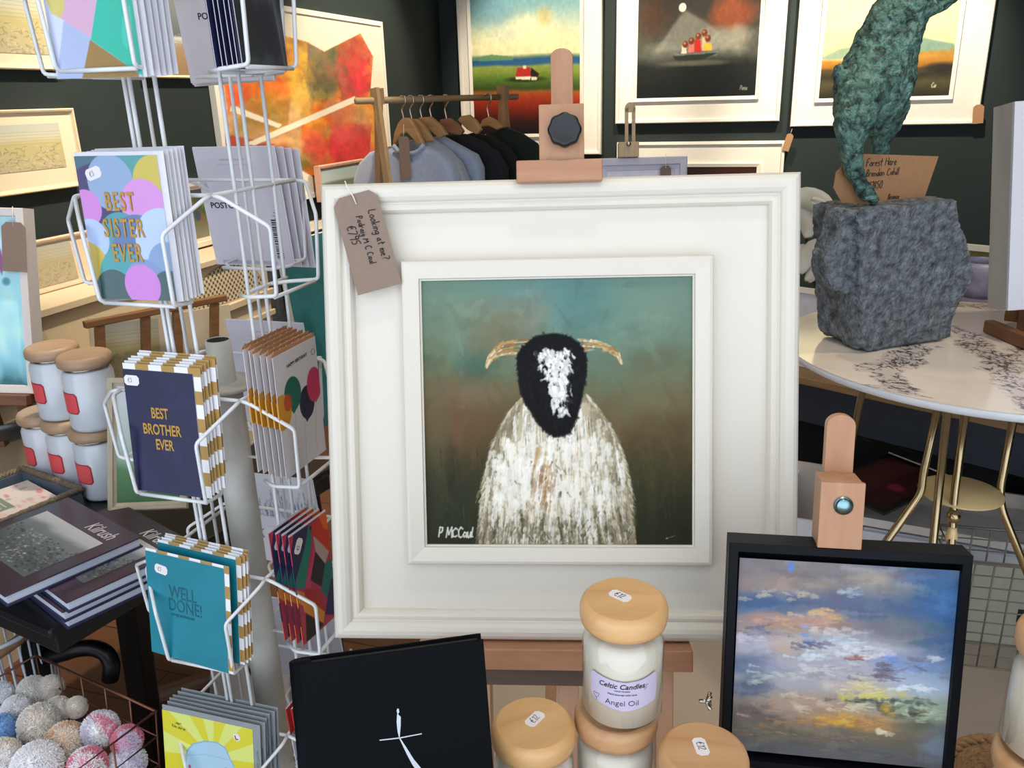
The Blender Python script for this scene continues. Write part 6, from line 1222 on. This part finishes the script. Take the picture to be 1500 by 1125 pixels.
# --- sculpture: leaping hare on a rough stone
sa, sb = on_z(1275, 516, MZ), on_z(1394, 498, MZ); yaw = math.degrees(math.atan2(sb[1]-sa[1], sb[0]-sa[0])); yaw = max(-10, min(25, yaw))
FS = Frame(orient(yaw), [(sa[0]+sb[0])/2, (sa[1]+sb[1])/2, MZ+.001])
t = thing('hare_sculpture', 'verdigris bronze hare leaping on a rough grey stone, on the marble table', 'sculpture', FS)
def rough(o, vox, amp, size, seed=0, sm=2, amp2=0, size2=.03):
    m_ = o.modifiers.new('remesh', 'REMESH'); m_.mode = 'VOXEL'; m_.voxel_size = vox; m_.use_smooth_shade = True
    s_ = o.modifiers.new('smooth', 'SMOOTH'); s_.iterations = sm; s_.factor = .5
    for nm, a_, z_ in (('d1', amp, size), ('d2', amp2, size2)):
        if not a_: continue
        tx = bpy.data.textures.new(nm, 'CLOUDS'); tx.noise_scale = z_; tx.noise_depth = 4; d_ = o.modifiers.new(nm, 'DISPLACE'); d_.texture = tx; d_.strength = a_; d_.mid_level = .5; d_.texture_coords = 'LOCAL'
S_ = lambda pts, y: [FS.px(px_, py_, y) for px_, py_ in pts]
mb = MB(); A = S_([(1258, 308), (1300, 304), (1402, 292), (1407, 330), (1416, 352), (1424, 385), (1424, 408), (1414, 430), (1404, 452), (1396, 470), (1393, 497), (1275, 515), (1262, 505)], 0.0)
mb.prism([(x, max(.0, z)) for x, z in A], 0.0, .20)
Bp = S_([(1222, 303), (1270, 306), (1276, 514), (1243, 508), (1238, 470), (1236, 428), (1212, 422), (1198, 404), (1200, 375), (1212, 345)], .06)
mb.prism([(x, max(.0, z)) for x, z in Bp], .03, .095)
o = mb.build('stone_base', mat('grey_stone', '#535b63', .6, var=.38, scale=38, bump=1.0, bscale=85, col2='#7d8790', bdist=.03), t); rough(o, .0075, .016, .07, 0, 2, .011, .018)
HY = .15; top = FS.px(1320, 300, HY)[1]
def hp(x, y, yy=HY): q = FS.px(x, y, yy); return np.array([q[0], yy, q[1]])
pr = lambda r: r/FPX*depth(FS.at(0, HY, .6))
hm = MB()
hm.tube([hp(1272, 196), hp(1272, 165), hp(1278, 135), hp(1286, 105), hp(1296, 72), hp(1308, 42), hp(1322, 15), hp(1336, -10), hp(1346, -30)], [pr(r) for r in (30, 48, 52, 51, 45, 41, 38, 34, 24)], 20)
hm.ball(hp(1358, -52), pr(30), 20, 14, 1.25, 1, 1.05)                                        # head
hm.tube([hp(1376, -58), hp(1392, -48), hp(1400, -44)], [pr(24), pr(19), pr(12)], 14)          # muzzle
for yy in (HY-.03, HY+.03): hm.tube([hp(1345, -75, yy), hp(1330, -110, yy), hp(1318, -140, yy), hp(1312, -155, yy)], [pr(7), pr(11), pr(9), pr(3)], 10)   # ears
hm.tube([hp(1274, 110, HY-.02), hp(1260, 150, HY-.05), hp(1250, 185, HY-.07), hp(1246, 210, HY-.08), hp(1247, 232, HY-.085), hp(1252, 250, HY-.085), hp(1260, 270, HY-.09), hp(1270, 285, HY-.095), hp(1287, 296, HY-.10)], [pr(r) for r in (34, 34, 27, 18, 13.5, 12, 11, 10, 6)], 16)
hm.tube([hp(1290, 120, HY+.02), hp(1302, 160, HY+.04), hp(1298, 190, HY+.05), hp(1290, 208, HY+.05), hp(1287, 226, HY+.05), hp(1289, 252, HY+.05), hp(1296, 285, HY+.05), hp(1308, 297, HY+.05)], [pr(r) for r in (34, 29, 19, 14, 12, 10, 9, 6)], 16)
hm.tube([hp(1240, 128), hp(1230, 112), hp(1226, 98), hp(1233, 92)], [pr(14), pr(9), pr(8), pr(4)], 10)     # tail
hm.tube([hp(1342, 8, HY-.05), hp(1358, 14, HY-.06), hp(1374, 12, HY-.06), hp(1392, 2, HY-.06), hp(1412, -8, HY-.06)], [pr(r) for r in (20, 13, 8, 6, 5)], 12)   # forelegs
hm.tube([hp(1340, -5, HY+.05), hp(1362, 2, HY+.05), hp(1382, -8, HY+.05), hp(1404, -22, HY+.05)], [pr(r) for r in (18, 11, 7, 5)], 12)
mh = bpy.data.materials.new('verdigris_bronze'); mh.use_nodes = True; nt = mh.node_tree; N = nt.nodes; L = nt.links; b = N['Principled BSDF']; b.inputs['Roughness'].default_value = .5; b.inputs['Metallic'].default_value = .35
tc = N.new('ShaderNodeTexCoord'); nz = N.new('ShaderNodeTexNoise'); nz.inputs['Scale'].default_value = 34; nz.inputs['Detail'].default_value = 12; nz.inputs['Roughness'].default_value = .68; nz.inputs['Distortion'].default_value = .8; L.new(tc.outputs['Object'], nz.inputs['Vector'])
cr = N.new('ShaderNodeValToRGB'); el = cr.color_ramp.elements; el[0].position = .36; el[0].color = (*lin('#232b28'), 1); el[1].position = .68; el[1].color = (*lin('#86ab9f'), 1)
for p_, c_ in ((.43, '#3f5a54'), (.52, '#5a837a')): e = el.new(p_); e.color = (*lin(c_), 1)
L.new(nz.outputs['Fac'], cr.inputs['Fac']); L.new(cr.outputs['Color'], b.inputs['Base Color']); bp = N.new('ShaderNodeBump'); bp.inputs['Strength'].default_value = .8; bp.inputs['Distance'].default_value = .025; n2 = N.new('ShaderNodeTexNoise'); n2.inputs['Scale'].default_value = 60; n2.inputs['Detail'].default_value = 5; L.new(tc.outputs['Object'], n2.inputs['Vector']); L.new(n2.outputs['Fac'], bp.inputs['Height']); L.new(bp.outputs['Normal'], b.inputs['Normal'])
o = hm.build('hare', mh, t); rough(o, .0075, .022, .06, 0, 4, .010, .016)
# kraft card leaning behind the hare's foot
yt = HY+.01-.03; P6 = [(1253, 225), (1375, 229), (1351, 299), (1285, 300), (1233, 297), (1221, 275), (1225, 252)]
yt = -.0; Ft_ = FS.moved(0, HY-.055, 0); poly = S_(P6, HY-.055)
t = thing('price_tag', 'brown handwritten kraft card standing on the stone behind the hare leg', 'price tag', FS)
MB().prism(poly, HY-.055, HY-.053).build('tag_card', mat('brown_kraft_card', '#a67c58', .8, var=.05, scale=60), t)
def w_(s, x, y, size): q = FS.px(x, y, HY-.055); return pen(s, size, q, 0.0, 4, .05, .06)
[ink('handwriting', w_(*a_), m_ink, t, HY-.0556, .0011) for a_ in (('Forest Hare', 1268, 244, .022), ('Brendan Cahill', 1268, 259, .021), ('€1850', 1271, 277, .022), ('Bronze', 1300, 292, .016))]
# --- white box canvas on a little easel, blue bowl
FW = fit([(1477, 137), (1660, 146), (1660, 455), (1485, 445)], 2.45, -2, -4, 0, lam=[200, 200, 200]); t = thing('white_box_canvas', 'deep white box canvas at the right edge, on the marble table', 'painting', FW); w, h = FW.w, FW.h
MB().box(-w/2, w/2, 0, .012, 0, h).build('canvas', mat('white_canvas_front', '#d6d9e4', .6, var=.01), t, bev=.001); MB().box(-w/2, w/2, .012, .115, 0, h).build('canvas_edge', mat('pale_grey_canvas_edge', '#b9b5b0', .7, var=.02), t)
e0 = on_z(1438, 487, MZ); e1_ = on_z(1520, 522, MZ); d_ = (e1_-e0)/np.linalg.norm(e1_-e0); FE = Frame(np.stack([d_, [-d_[1], d_[0], 0], [0, 0, 1]], 1), e0); t = thing('small_easel', 'small dark wooden easel foot with round knob under the white box canvas', 'easel', FE)
zb = FW.o[2]-MZ; MB().box(0, .34, 0, .035, .001, .042).build('front_bar', m_wal, t, bev=.006); kq = FE.loc(pt(1487, 461, depth(e0)+.06)); MB().tube([kq-np.array([.018, .02, 0]), kq+np.array([.018, .02, 0])], .024, 20).build('knob', m_rack, t)
cl = FE.loc(FW.at(-.02, .03, 0)); MB().box(cl[0]-.12, cl[0]+.18, cl[1]-.02, cl[1]+.02, .001, zb-.002).build('canvas_rest', m_wal, t)
p = on_z(1446, 440, MZ); t = thing('blue_bowl', 'violet blue ceramic pot behind the stone on the marble table', 'bowl', np.array([p[0], p[1]+.06, MZ+.0005])); cvr = pr
MB().lathe([(.03, 0), (.07, .004), (.088, .03), (.092, .07), (.086, .115), (.078, .135), (.074, .135), (.082, .11), (.086, .07), (.07, .015), (.0, .012)], 40, cap=False).build('pot', mat('violet_glaze', '#7f84b4', .35, var=.25, scale=16, col2='#a3a0bc'), t)
# --- cabinet behind the table with flowers, white frames and an olive painting
za_ = .70; s0_, s1_ = on_z(1160, 550, za_), on_z(1500, 624, za_); d_ = (s1_-s0_)/np.linalg.norm(s1_-s0_); FSb = Frame(np.stack([d_, [-d_[1], d_[0], 0], [0, 0, 1]], 1), s0_-np.array([0, 0, za_])); Ls = np.linalg.norm(s1_-s0_)+.25
t = thing('navy_sideboard', 'dark navy sideboard with wooden top edge behind the marble table', 'sideboard', FSb); m_nv = mat('navy_paint', '#1c2734', .45, var=.1, scale=6)
MB().box(-.5, Ls, 0, .45, za_-.03, za_).build('worktop', wood('oak_edge', '#7a5f42', '#93744f', .5, 'x', 4), t, bev=.003); MB().box(-.47, Ls-.03, .02, .43, za_-.20, za_-.03).build('apron', m_nv, t)
MB().box(-.47, Ls-.03, .40, .43, PZ, za_-.20).build('back_panel', mat('black_panel', '#0f1115', .6), t)
for x in (-.45, Ls-.08): MB().box(x, x+.05, .02, .40, PZ, za_-.20).build('side_panel', m_nv, t)
MB().box(-.42, Ls-.08, .03, .40, PZ+.02, PZ+.05).build('lower_shelf', m_nv, t)
Fq = Frame(FSb.R, FSb.at(0, .26, za_+.001)); zz_ = lambda x, y, yy=.26: FSb.px(x, y, yy)
t = thing('flower_vase', 'dark vase of white lilies between the sheep frame and the stone', 'flowers', Frame(FSb.R, FSb.at(zz_(1195, 440, .42)[0], .40, za_+.001))); fv = lambda x, y, dy=0: np.array([zz_(x, y, .40)[0]-zz_(1195, 440, .42)[0], dy, zz_(x, y, .40)[1]-za_])
MB().lathe([(.05, 0), (.07, .05), (.06, .14), (.04, .20), (.045, .215)], 28).build('vase', mat('black_glaze', '#14161a', .3), t)
m_pet = mat('white_petal', '#d8d6cc', .5, var=.05, scale=10, sheen=.2); m_stem = mat('dark_stem', '#26301f', .6, var=.2)
def petal(pts, wd, dy):
    mb = MB(); P_ = [fv(x, y, dy+.02*math.sin(k)) for k, (x, y) in enumerate(pts)]; n_ = len(P_); V = []; F_ = []
    for k, p_ in enumerate(P_):
        u = k/(n_-1); ww = wd*math.sin(math.pi*(.08+.84*u))**.7; tg = P_[min(k+1, n_-1)]-P_[max(k-1, 0)]; tg /= np.linalg.norm(tg); sd = np.cross(tg, [0, 1, 0]); sd /= np.linalg.norm(sd)
        for j in range(-3, 4): q_ = j/3; V.append(p_+sd*ww*q_+np.array([0, .35*ww*q_*q_-.006*math.sin(u*9+q_*4), 0]))
    for k in range(n_-1):
        for j in range(6): a = k*7+j; F_.append((a, a+1, a+8, a+7))
    mb.add(V, F_, True); o = mb.build('petal', m_pet, t); s_ = o.modifiers.new('thick', 'SOLIDIFY'); s_.thickness = .004; ss = o.modifiers.new('sub', 'SUBSURF'); ss.levels = ss.render_levels = 1
petal([(1150, 300), (1170, 288), (1190, 292), (1212, 300), (1226, 306)], .055, -.03); petal([(1160, 290), (1175, 310), (1182, 330), (1184, 350)], .05, -.01); petal([(1212, 352), (1196, 362), (1182, 378), (1176, 400)], .05, -.05); petal([(1216, 358), (1206, 376), (1196, 396), (1184, 412)], .045, -.03); petal([(1196, 290), (1208, 296), (1220, 310)], .03, -.06); petal([(1150, 395), (1164, 372), (1178, 362)], .045, 0)
mb = MB()
for pts in ([(1195, 425), (1198, 380), (1206, 330)], [(1192, 425), (1182, 400), (1176, 345)], [(1196, 425), (1212, 380), (1218, 345)]): mb.tube(round_path([fv(*q_, .03) for q_ in pts], .05), .006, 8)
mb.build('stem', m_stem, t); MB().ball(fv(1208, 322, -.05), .030, 12, 8).build('bud', mat('dusky_bud', '#6f4a50', .6, var=.2), t)
for k, (x0_, x1_, y0_, y1_, dy_, lb) in enumerate(((1150, 1205, 420, 500, .14, 'white boxed frame leaning below the lilies, nearest the sheep frame'), (1160, 1213, 421, 500, .18, 'white boxed frame leaning below the lilies, middle one of three'), (1168, 1224, 423, 500, .22, 'white boxed frame leaning below the lilies, nearest the stone'))):
    a_ = zz_(x0_, y0_, dy_); b_ = zz_(x1_, y0_, dy_); Fb = Frame(FSb.R@rotm('x', -.06), FSb.at((a_[0]+b_[0])/2, dy_, za_+.001), b_[0]-a_[0], a_[1]-za_); t = thing('boxed_frame', lb, 'frame', Fb, 'white boxed frames on the sideboard')
    plain_frame(Fb, .02, m_frwhite, t, .02, False); MB().box(-Fb.w/2+.015, Fb.w/2-.015, .004, .016, .015, Fb.h-.015).build('mount_board', mat('lilac_white', '#cfcbd6', .6), t)
a_ = zz_(1385, 357, .33); b_ = zz_(1500, 360, .33); Fo = Frame(FSb.R@rotm('x', -.05), FSb.at((a_[0]+b_[0])/2+.0, .33, za_+.001), b_[0]-a_[0]+.1, a_[1]-za_); t = thing('framed_olive_painting', 'white framed olive field painting standing behind the violet pot', 'painting', Fo)
plain_frame(Fo, .022, m_frwhite, t, .03, False); cv = Cv(90, 110, '#7c7448', 3); cv.vgrad([(0, '#7f7747'), (.12, '#6f6a3f'), (.2, '#a59a7a'), (.24, '#8f86a0'), (1, '#8a8598')], .04, 3); cv.mesh('canvas', Fo.w-.036, Fo.h-.036, m_paint, t, y=.004, z0=.018); MB().box(-Fo.w/2+.01, Fo.w/2-.01, .012, .026, .01, Fo.h-.01).build('backing_board', m_cream, t)
# --- print browser full of mounted prints below the table, wire basket on the platform
zp = .34; q0, q1 = on_z(1262, 742, zp), on_z(1500, 782, zp); d_ = (q1-q0)/np.linalg.norm(q1-q0); FP = Frame(np.stack([d_, [-d_[1], d_[0], 0], [0, 0, 1]], 1), [q0[0], q0[1], PZ]); Lp = np.linalg.norm(q1-q0)+.15
t = thing('print_browser', 'low white print browser box behind the brass table legs', 'box', FP); m_lw = mat('bluish_white_board', '#dfe2ea', .6, var=.04); m_tau = mat('taupe_board', '#cfc5ba', .6, var=.05)
MB().box(-.28, Lp, 0, .012, 0, zp-PZ-.10).build('front_panel', m_lw, t); MB().box(-.28, Lp, .012, .34, 0, .02).build('base', m_tau, t); MB().box(-.28, Lp, .33, .342, 0, zp-PZ).build('back_panel', m_tau, t)
for x in (-.28, Lp-.012): MB().box(x, x+.012, .012, .33, 0, zp-PZ-.04).build('side_panel', m_lw, t)
for k in range(5):
    Fk = Frame(FP.R, FP.at(Lp/2-.05+.006*(k % 2), .06+.0, .023+.042*k)); tp = thing('print_pack', '%s pale wrapped print from the bottom of the pile in the white browser box' % ('lowest', 'second', 'third', 'fourth', 'topmost')[k], 'print', Fk, 'pale wrapped prints in the browser box')
    MB().box(-Lp/2+.06, Lp/2-.02, -.035, .25, 0, .034).build('mount_board', (m_tau, m_lw, m_mount, m_lw, mat('pale_mount_edge', '#e6dfd6', .6))[k], tp); MB().box(-Lp/2+.058, Lp/2-.018, -.037, .252, .0342, .0365).build('clear_wrap', m_sleeve, tp)
zf_ = .42; g = [on_z(x, y, zf_) for x, y in ((1303, 663), (1398, 700), (1292, 757), (1196, 722))]; gx = (g[1]-g[0]); gl = np.linalg.norm(gx); gx /= gl; gy = np.array([-gx[1], gx[0], 0])
Fm_ = Frame(np.stack([gx, gy, [0, 0, 1]], 1)@rotm('x', .10), [g[0][0]+gx[0]*gl/2, g[0][1]+gx[1]*gl/2, zf_-.01]); t = thing('dark_print', 'black edged maroon print lying tilted below the marble table', 'print', Fm_); gd = .40
MB().box(-gl/2, gl/2, -gd, 0, 0, .01).build('mount_board', mat('black_mount', '#15151a', .5), t); cv = Cv(60, 60, '#3a1416', 3); cv.blob(.7, .55, .14, .08, '#8a2a4c', .9, .6, .3, 3); cv.vgrad if False else None
cv.mesh('print', gl*.86, gd*.86, m_print, t, z0=-gd*.93, warp=lambda P: np.stack([P[:, 0], P[:, 2], np.full(len(P), .0106)], -1)); MB().box(-gl/2-.002, gl/2+.002, -.004, .002, -.001, .0125).build('white_bevel', m_frwhite, t)
Fd2 = Frame(FSb.R@rotm('x', -.5), FSb.at(.30, .10, PZ+.052)); t = thing('black_print', 'large black print with faint white flecks standing under the navy sideboard', 'print', Fd2); cv = Cv(90, 70, '#101114', 3)
for k in range(14): x, y = .25+.35*cv.rng.rand(), .1+.2*cv.rng.rand(); cv.stroke(x, y, x+.05, y+.02, .02, '#6f6a66', .5)
MB().box(-.5, .5, .0005, .012, 0, .42).build('mount_board', mat('black_mount', '#15151a', .5), t); cv.mesh('print', 1.0, .42, m_print, t)
wb = on_z(1412, 985, PZ); FWb = Frame(orient(-14), [wb[0]+.16, wb[1]+.12, PZ]); t = thing('wire_print_basket', 'grey wire mesh basket standing on the pale platform, right of the sky painting', 'basket', FWb); m_gw = mat('grey_wire', '#7d7b6f', .4, .5); mb = MB(); Wd, Dp, Hp = .19, .12, .38
for s in (-1, 1):
    for k in range(8): x = -Wd+2*Wd*k/7; mb.tube([(x, s*Dp, 0.004), (x, s*Dp, Hp)], .0028, 6)
    for k in range(10): z = .004+(Hp-.004)*k/9; mb.tube([(-Wd, s*Dp, z), (Wd, s*Dp, z)], .0022, 6); mb.tube([(s*Wd, -Dp, z), (s*Wd, Dp, z)], .0022, 6)
    for k in range(5): y = -Dp+2*Dp*k/4; mb.tube([(s*Wd, y, .004), (s*Wd, y, Hp)], .0028, 6)
mb.build('wire_mesh', m_gw, t); MB().tube([(-Wd, -Dp, Hp), (Wd, -Dp, Hp), (Wd, Dp, Hp), (-Wd, Dp, Hp)], .005, 8, True).build('rim', m_gw, t)
Fc_ = Frame(FWb.R, FWb.at(0, .02, .006)); t = thing('framed_card', 'pale framed card standing inside the grey wire basket', 'print', Fc_); MB().box(-.16, .16, 0, .01, 0, .30).build('mount_board', mat('greenish_white_card', '#a8a898', .6), t); MB().box(.06, .10, -.001, 0, .09, .14).build('dark_label', m_ink, t)
# ================================================================ middle distance: print on easel, clothes rail
a_ = pt(944, 229, 3.3); FI = fit([(870, 233), (1005, 228), (1006, 390), (872, 392)], 3.3, -4, -8, 0, lam=[300, 300, 300]); t = thing('framed_white_print', 'pale lilac framed print on an easel, behind the large sheep frame', 'print', FI); m_lil = mat('lilac_grey_frame', '#b3b3c2', .5, var=.02)
plain_frame(FI, .05, m_lil, t, .03); backing(FI, .05, mat('lilac_white', '#cfcbd6', .6), t, .006, .012)
x_, z_ = FI.px(975, 262, -.012); kraft_tag(Frame(FI.R, FI.at(x_, -.012, z_-.06)), .042, .11, 'small dark tag hanging on the lilac framed print', mat('dark_kraft', '#6a5c54', .8), string=[(0, 0, .10), (0, .003, .155)])
t = thing('tall_easel', 'thin pale wooden easel with slotted mast, below the boat painting', 'easel', FI); m_oak = wood('grey_oak', '#a38a68', '#b89f7c', .5, 'z', 5)
xa_, za_2 = FI.px(917, 150, .04); xb_, zb_2 = FI.px(929, 210, .04); hw_ = (xb_-xa_)/2+.004; xm_ = (xa_+xb_)/2; zb0 = FI.px(920, 206, .04)[1]
MB().box(xm_-hw_, xm_-hw_*.35, .036, .05, -.9, za_2-hw_).build('mast', m_oak, t); MB().box(xm_+hw_*.35, xm_+hw_, .036, .05, -.9, za_2-hw_).build('mast', m_oak, t); arc = [(xm_+hw_*math.cos(k), za_2-hw_+hw_*math.sin(k)) for k in np.linspace(0, math.pi, 13)]; MB().prism(arc+[(xm_-hw_, za_2-hw_*1.8), (xm_+hw_, za_2-hw_*1.8)], .036, .05).build('mast_cap', m_oak, t)
q0_ = FI.px(906, 208, -.02); q1_ = FI.px(936, 231, -.02); MB().box(q0_[0], q1_[0], -.02, .03, FI.h+.001, q0_[1]).build('clamp_block', m_oak, t, bev=.003); MB().tube([(xm_-.01, -.021, FI.h+.05), (xm_-.01, -.028, FI.h+.05)], .009, 12).build('bolt', m_steel, t)
MB().box(-.2, .2, -.03, .05, -.04, -.001).build('bottom_ledge', m_oak, t)
for s in (-1, 1): p = FI.at(.12*s, .05, -.02); MB().beam(FI.loc(p), FI.loc(np.array([p[0]+.12*s, p[1]+.0, PZ])), .03, .03, (0, 1, 0)).build('leg', m_oak, t)
p = FI.at(xm_, .06, .2); MB().beam(FI.loc(p), FI.loc(np.array([p[0], p[1]+.6, PZ])), .03, .03, (0, 1, 0)).build('leg', m_oak, t)
# clothes rail
RA_, RB_ = pt(521, 148, 4.25), pt(758, 157, 4.95); RB_[2] = RA_[2]; rdir = (RB_-RA_)/np.linalg.norm(RB_-RA_)
FRl = Frame(np.stack([rdir, [-rdir[1], rdir[0], 0], [0, 0, 1]], 1), [(RA_[0]+RB_[0])/2, (RA_[1]+RB_[1])/2, 0]); RLn = np.linalg.norm(RB_-RA_)/2; rz = RA_[2]
t = thing('clothes_rail', 'wooden clothes rail with A-frame ends in front of the red roof painting', 'clothes rail', FRl); m_ash = wood('ash_wood', '#8f7454', '#a68a66', .55, 'z', 5)
MB().tube([(-RLn, 0, rz), (RLn, 0, rz)], .017, 12).build('rail', wood('ash_rail', '#94785a', '#ab8e6a', .5, 'x', 5), t)
for x in (FRl.loc(pt(552, 150, 4.34))[0], FRl.loc(pt(735, 150, 4.88))[0]):
    MB().box(x-.03, x+.03, -.02, .02, rz-.02, rz+.06).build('joint_block', m_ash, t)
    for s in (-1, 1): MB().beam((x+.018*s, .012*s, rz+.06), (x+.05*s, .30*s, 0), .05, .022, (1, 0, 0)).build('leg', m_ash, t)
GY = -34
def hung(px_, d_, k): p_ = pt(px_, 149, d_); q_ = FRl.loc(p_); o_ = FRl.at(q_[0], 0, 0); return Frame(orient(GY), o_)
def garment(label, px_, d_, poly, m, th=.05, col=None, neck=None):
    F = hung(px_, d_, 0); P_ = [F.px(x, y, 0) for x, y in poly]; zmn = min(p_[1] for p_ in P_); t = thing('sweater', label, 'sweater', F, 'knitwear on the clothes rail')
    o = MB().prism(P_, -th, th).build('body', m, t); b_ = o.modifiers.new('round', 'BEVEL'); b_.width = .03; b_.segments = 4; b_.limit_method = 'ANGLE'; b_.angle_limit = math.radians(50)
    for p_ in o.data.polygons: p_.use_smooth = True
    if neck:
        N_ = [F.px(x, y, -th) for x, y in neck]; MB().tube(round_path([(a, -th-.002, b2) for a, b2 in N_], .03), .012, 8).build('neckband', col or m, t)
    return F, t
def hanger(label, px_, d_, hk, sh, m):
    F = hung(px_, d_, 0); t = thing('clothes_hanger', label, 'hanger', F, 'wooden hangers on the clothes rail'); o = MB().prism([F.px(x, y, 0) for x, y in sh], -.014, .014).build('shoulder_bar', m, t, bev=.006)
    a = F.px(*hk, 0); mb = MB(); mb.tube(round_path([(a[0], 0, a[1]-.03), (a[0], 0, a[1]), (a[0]-.012, 0, rz-.05), (a[0]+.022, 0, rz-.015), (a[0]+.018, 0, rz+.018), (a[0]-.006, 0, rz+.022), (a[0]-.022, 0, rz+.008)], .02), .0035, 8); mb.build('hook', m_steel, t)
m_g1 = mat('pale_blue_wool', '#a6b2cc', .9, var=.08, scale=60, sheen=.4, bump=.2, bscale=200); m_g2 = mat('grey_wool', '#9aa1ad', .9, var=.08, scale=60, sheen=.4); m_g3 = mat('blue_grey_wool', '#94a2ba', .9, var=.08, scale=60, sheen=.4); m_nvw = mat('navy_wool', '#12161f', .9, var=.1, scale=60); m_bkw = mat('black_wool', '#0f1114', .9, var=.1, scale=60); m_grw = mat('dark_green_wool', '#132019', .9, var=.1, scale=60)
m_h1 = wood('beech_hanger', '#a97f52', '#bd9364', .45, 'x', 4, .1); m_h2 = wood('brown_hanger', '#8a5c42', '#9c6e50', .45, 'x', 4, .1)
D0 = lambda x: 4.25+(x-521)/237*.70
garment('pale blue jumper at the near end of the clothes rail, brown tag at its neck', 590, D0(590), [(523, 350), (523, 262), (531, 238), (546, 222), (577, 213), (584, 222), (600, 226), (614, 222), (621, 212), (645, 222), (662, 236), (671, 262), (671, 350)], m_g1, .045, None, [(577, 213), (584, 222), (600, 226), (614, 222), (621, 212)])
garment('grey jumper second from the near end of the clothes rail', 606, D0(604), [(560, 350), (560, 240), (600, 205), (631, 203), (655, 217), (674, 236), (686, 262), (686, 350)], m_g2, .04); garment('blue-grey jumper behind the grey one on the clothes rail', 628, D0(624), [(585, 350), (585, 230), (620, 202), (648, 199), (672, 212), (698, 226), (707, 245), (710, 350)], m_g3, .04)
garment('navy jumper in the middle of the clothes rail', 652, D0(652), [(620, 350), (620, 235), (640, 205), (655, 198), (680, 196), (705, 206), (728, 222), (742, 245), (745, 350)], m_nvw, .04); garment('black jumper hanging between the navy and dark green ones', 684, D0(684), [(650, 350), (652, 225), (672, 200), (695, 194), (722, 200), (745, 216), (762, 240), (765, 350)], m_bkw, .04); garment('dark green jumper at the far end of the clothes rail', 716, D0(716), [(690, 350), (692, 215), (715, 196), (742, 186), (765, 196), (786, 210), (797, 235), (800, 350)], m_grw, .04)
for k, (lb, px_, hk, sh, m) in enumerate((('light hanger with the pale blue jumper', 588, (591, 170), [(577, 214), (579, 196), (585, 180), (592, 172), (601, 173), (610, 186), (622, 211), (614, 211), (598, 194), (590, 196), (582, 210)], m_h1), ('light hanger with the grey jumper', 600, (603, 172), [(597, 190), (601, 174), (613, 174), (624, 186), (636, 206), (626, 208)], m_h1), ('light hanger with the blue-grey jumper', 615, (618, 172), [(610, 184), (616, 172), (632, 171), (645, 182), (656, 197), (644, 202), (630, 190)], m_h1), ('reddish brown hanger with the navy jumper', 634, (632, 171), [(646, 180), (646, 175), (660, 173), (671, 181), (680, 192), (676, 198), (655, 194)], m_h2),
    ('brown hanger with the black jumper', 654, (654, 172), [(672, 176), (676, 170), (688, 168), (698, 176), (706, 190), (700, 197), (686, 190)], m_h1), ('pale hanger with the dark green jumper', 700, (716, 171), [(703, 186), (708, 175), (717, 171), (726, 175), (738, 186), (730, 190), (716, 184)], m_h1))): hanger(lb+' on the clothes rail', px_, D0(px_)-.02, hk, sh, m)
F = hung(590, D0(590), 0); q_ = F.px(595, 262, -.075); kraft_tag(Frame(F.R, F.at(q_[0], -.075, q_[1])), .072, .22, 'brown tag hanging at the neck of the pale blue jumper', m_kraft2, string=[(0, 0, .20), (-.01, .02, .28)], cut=.15)
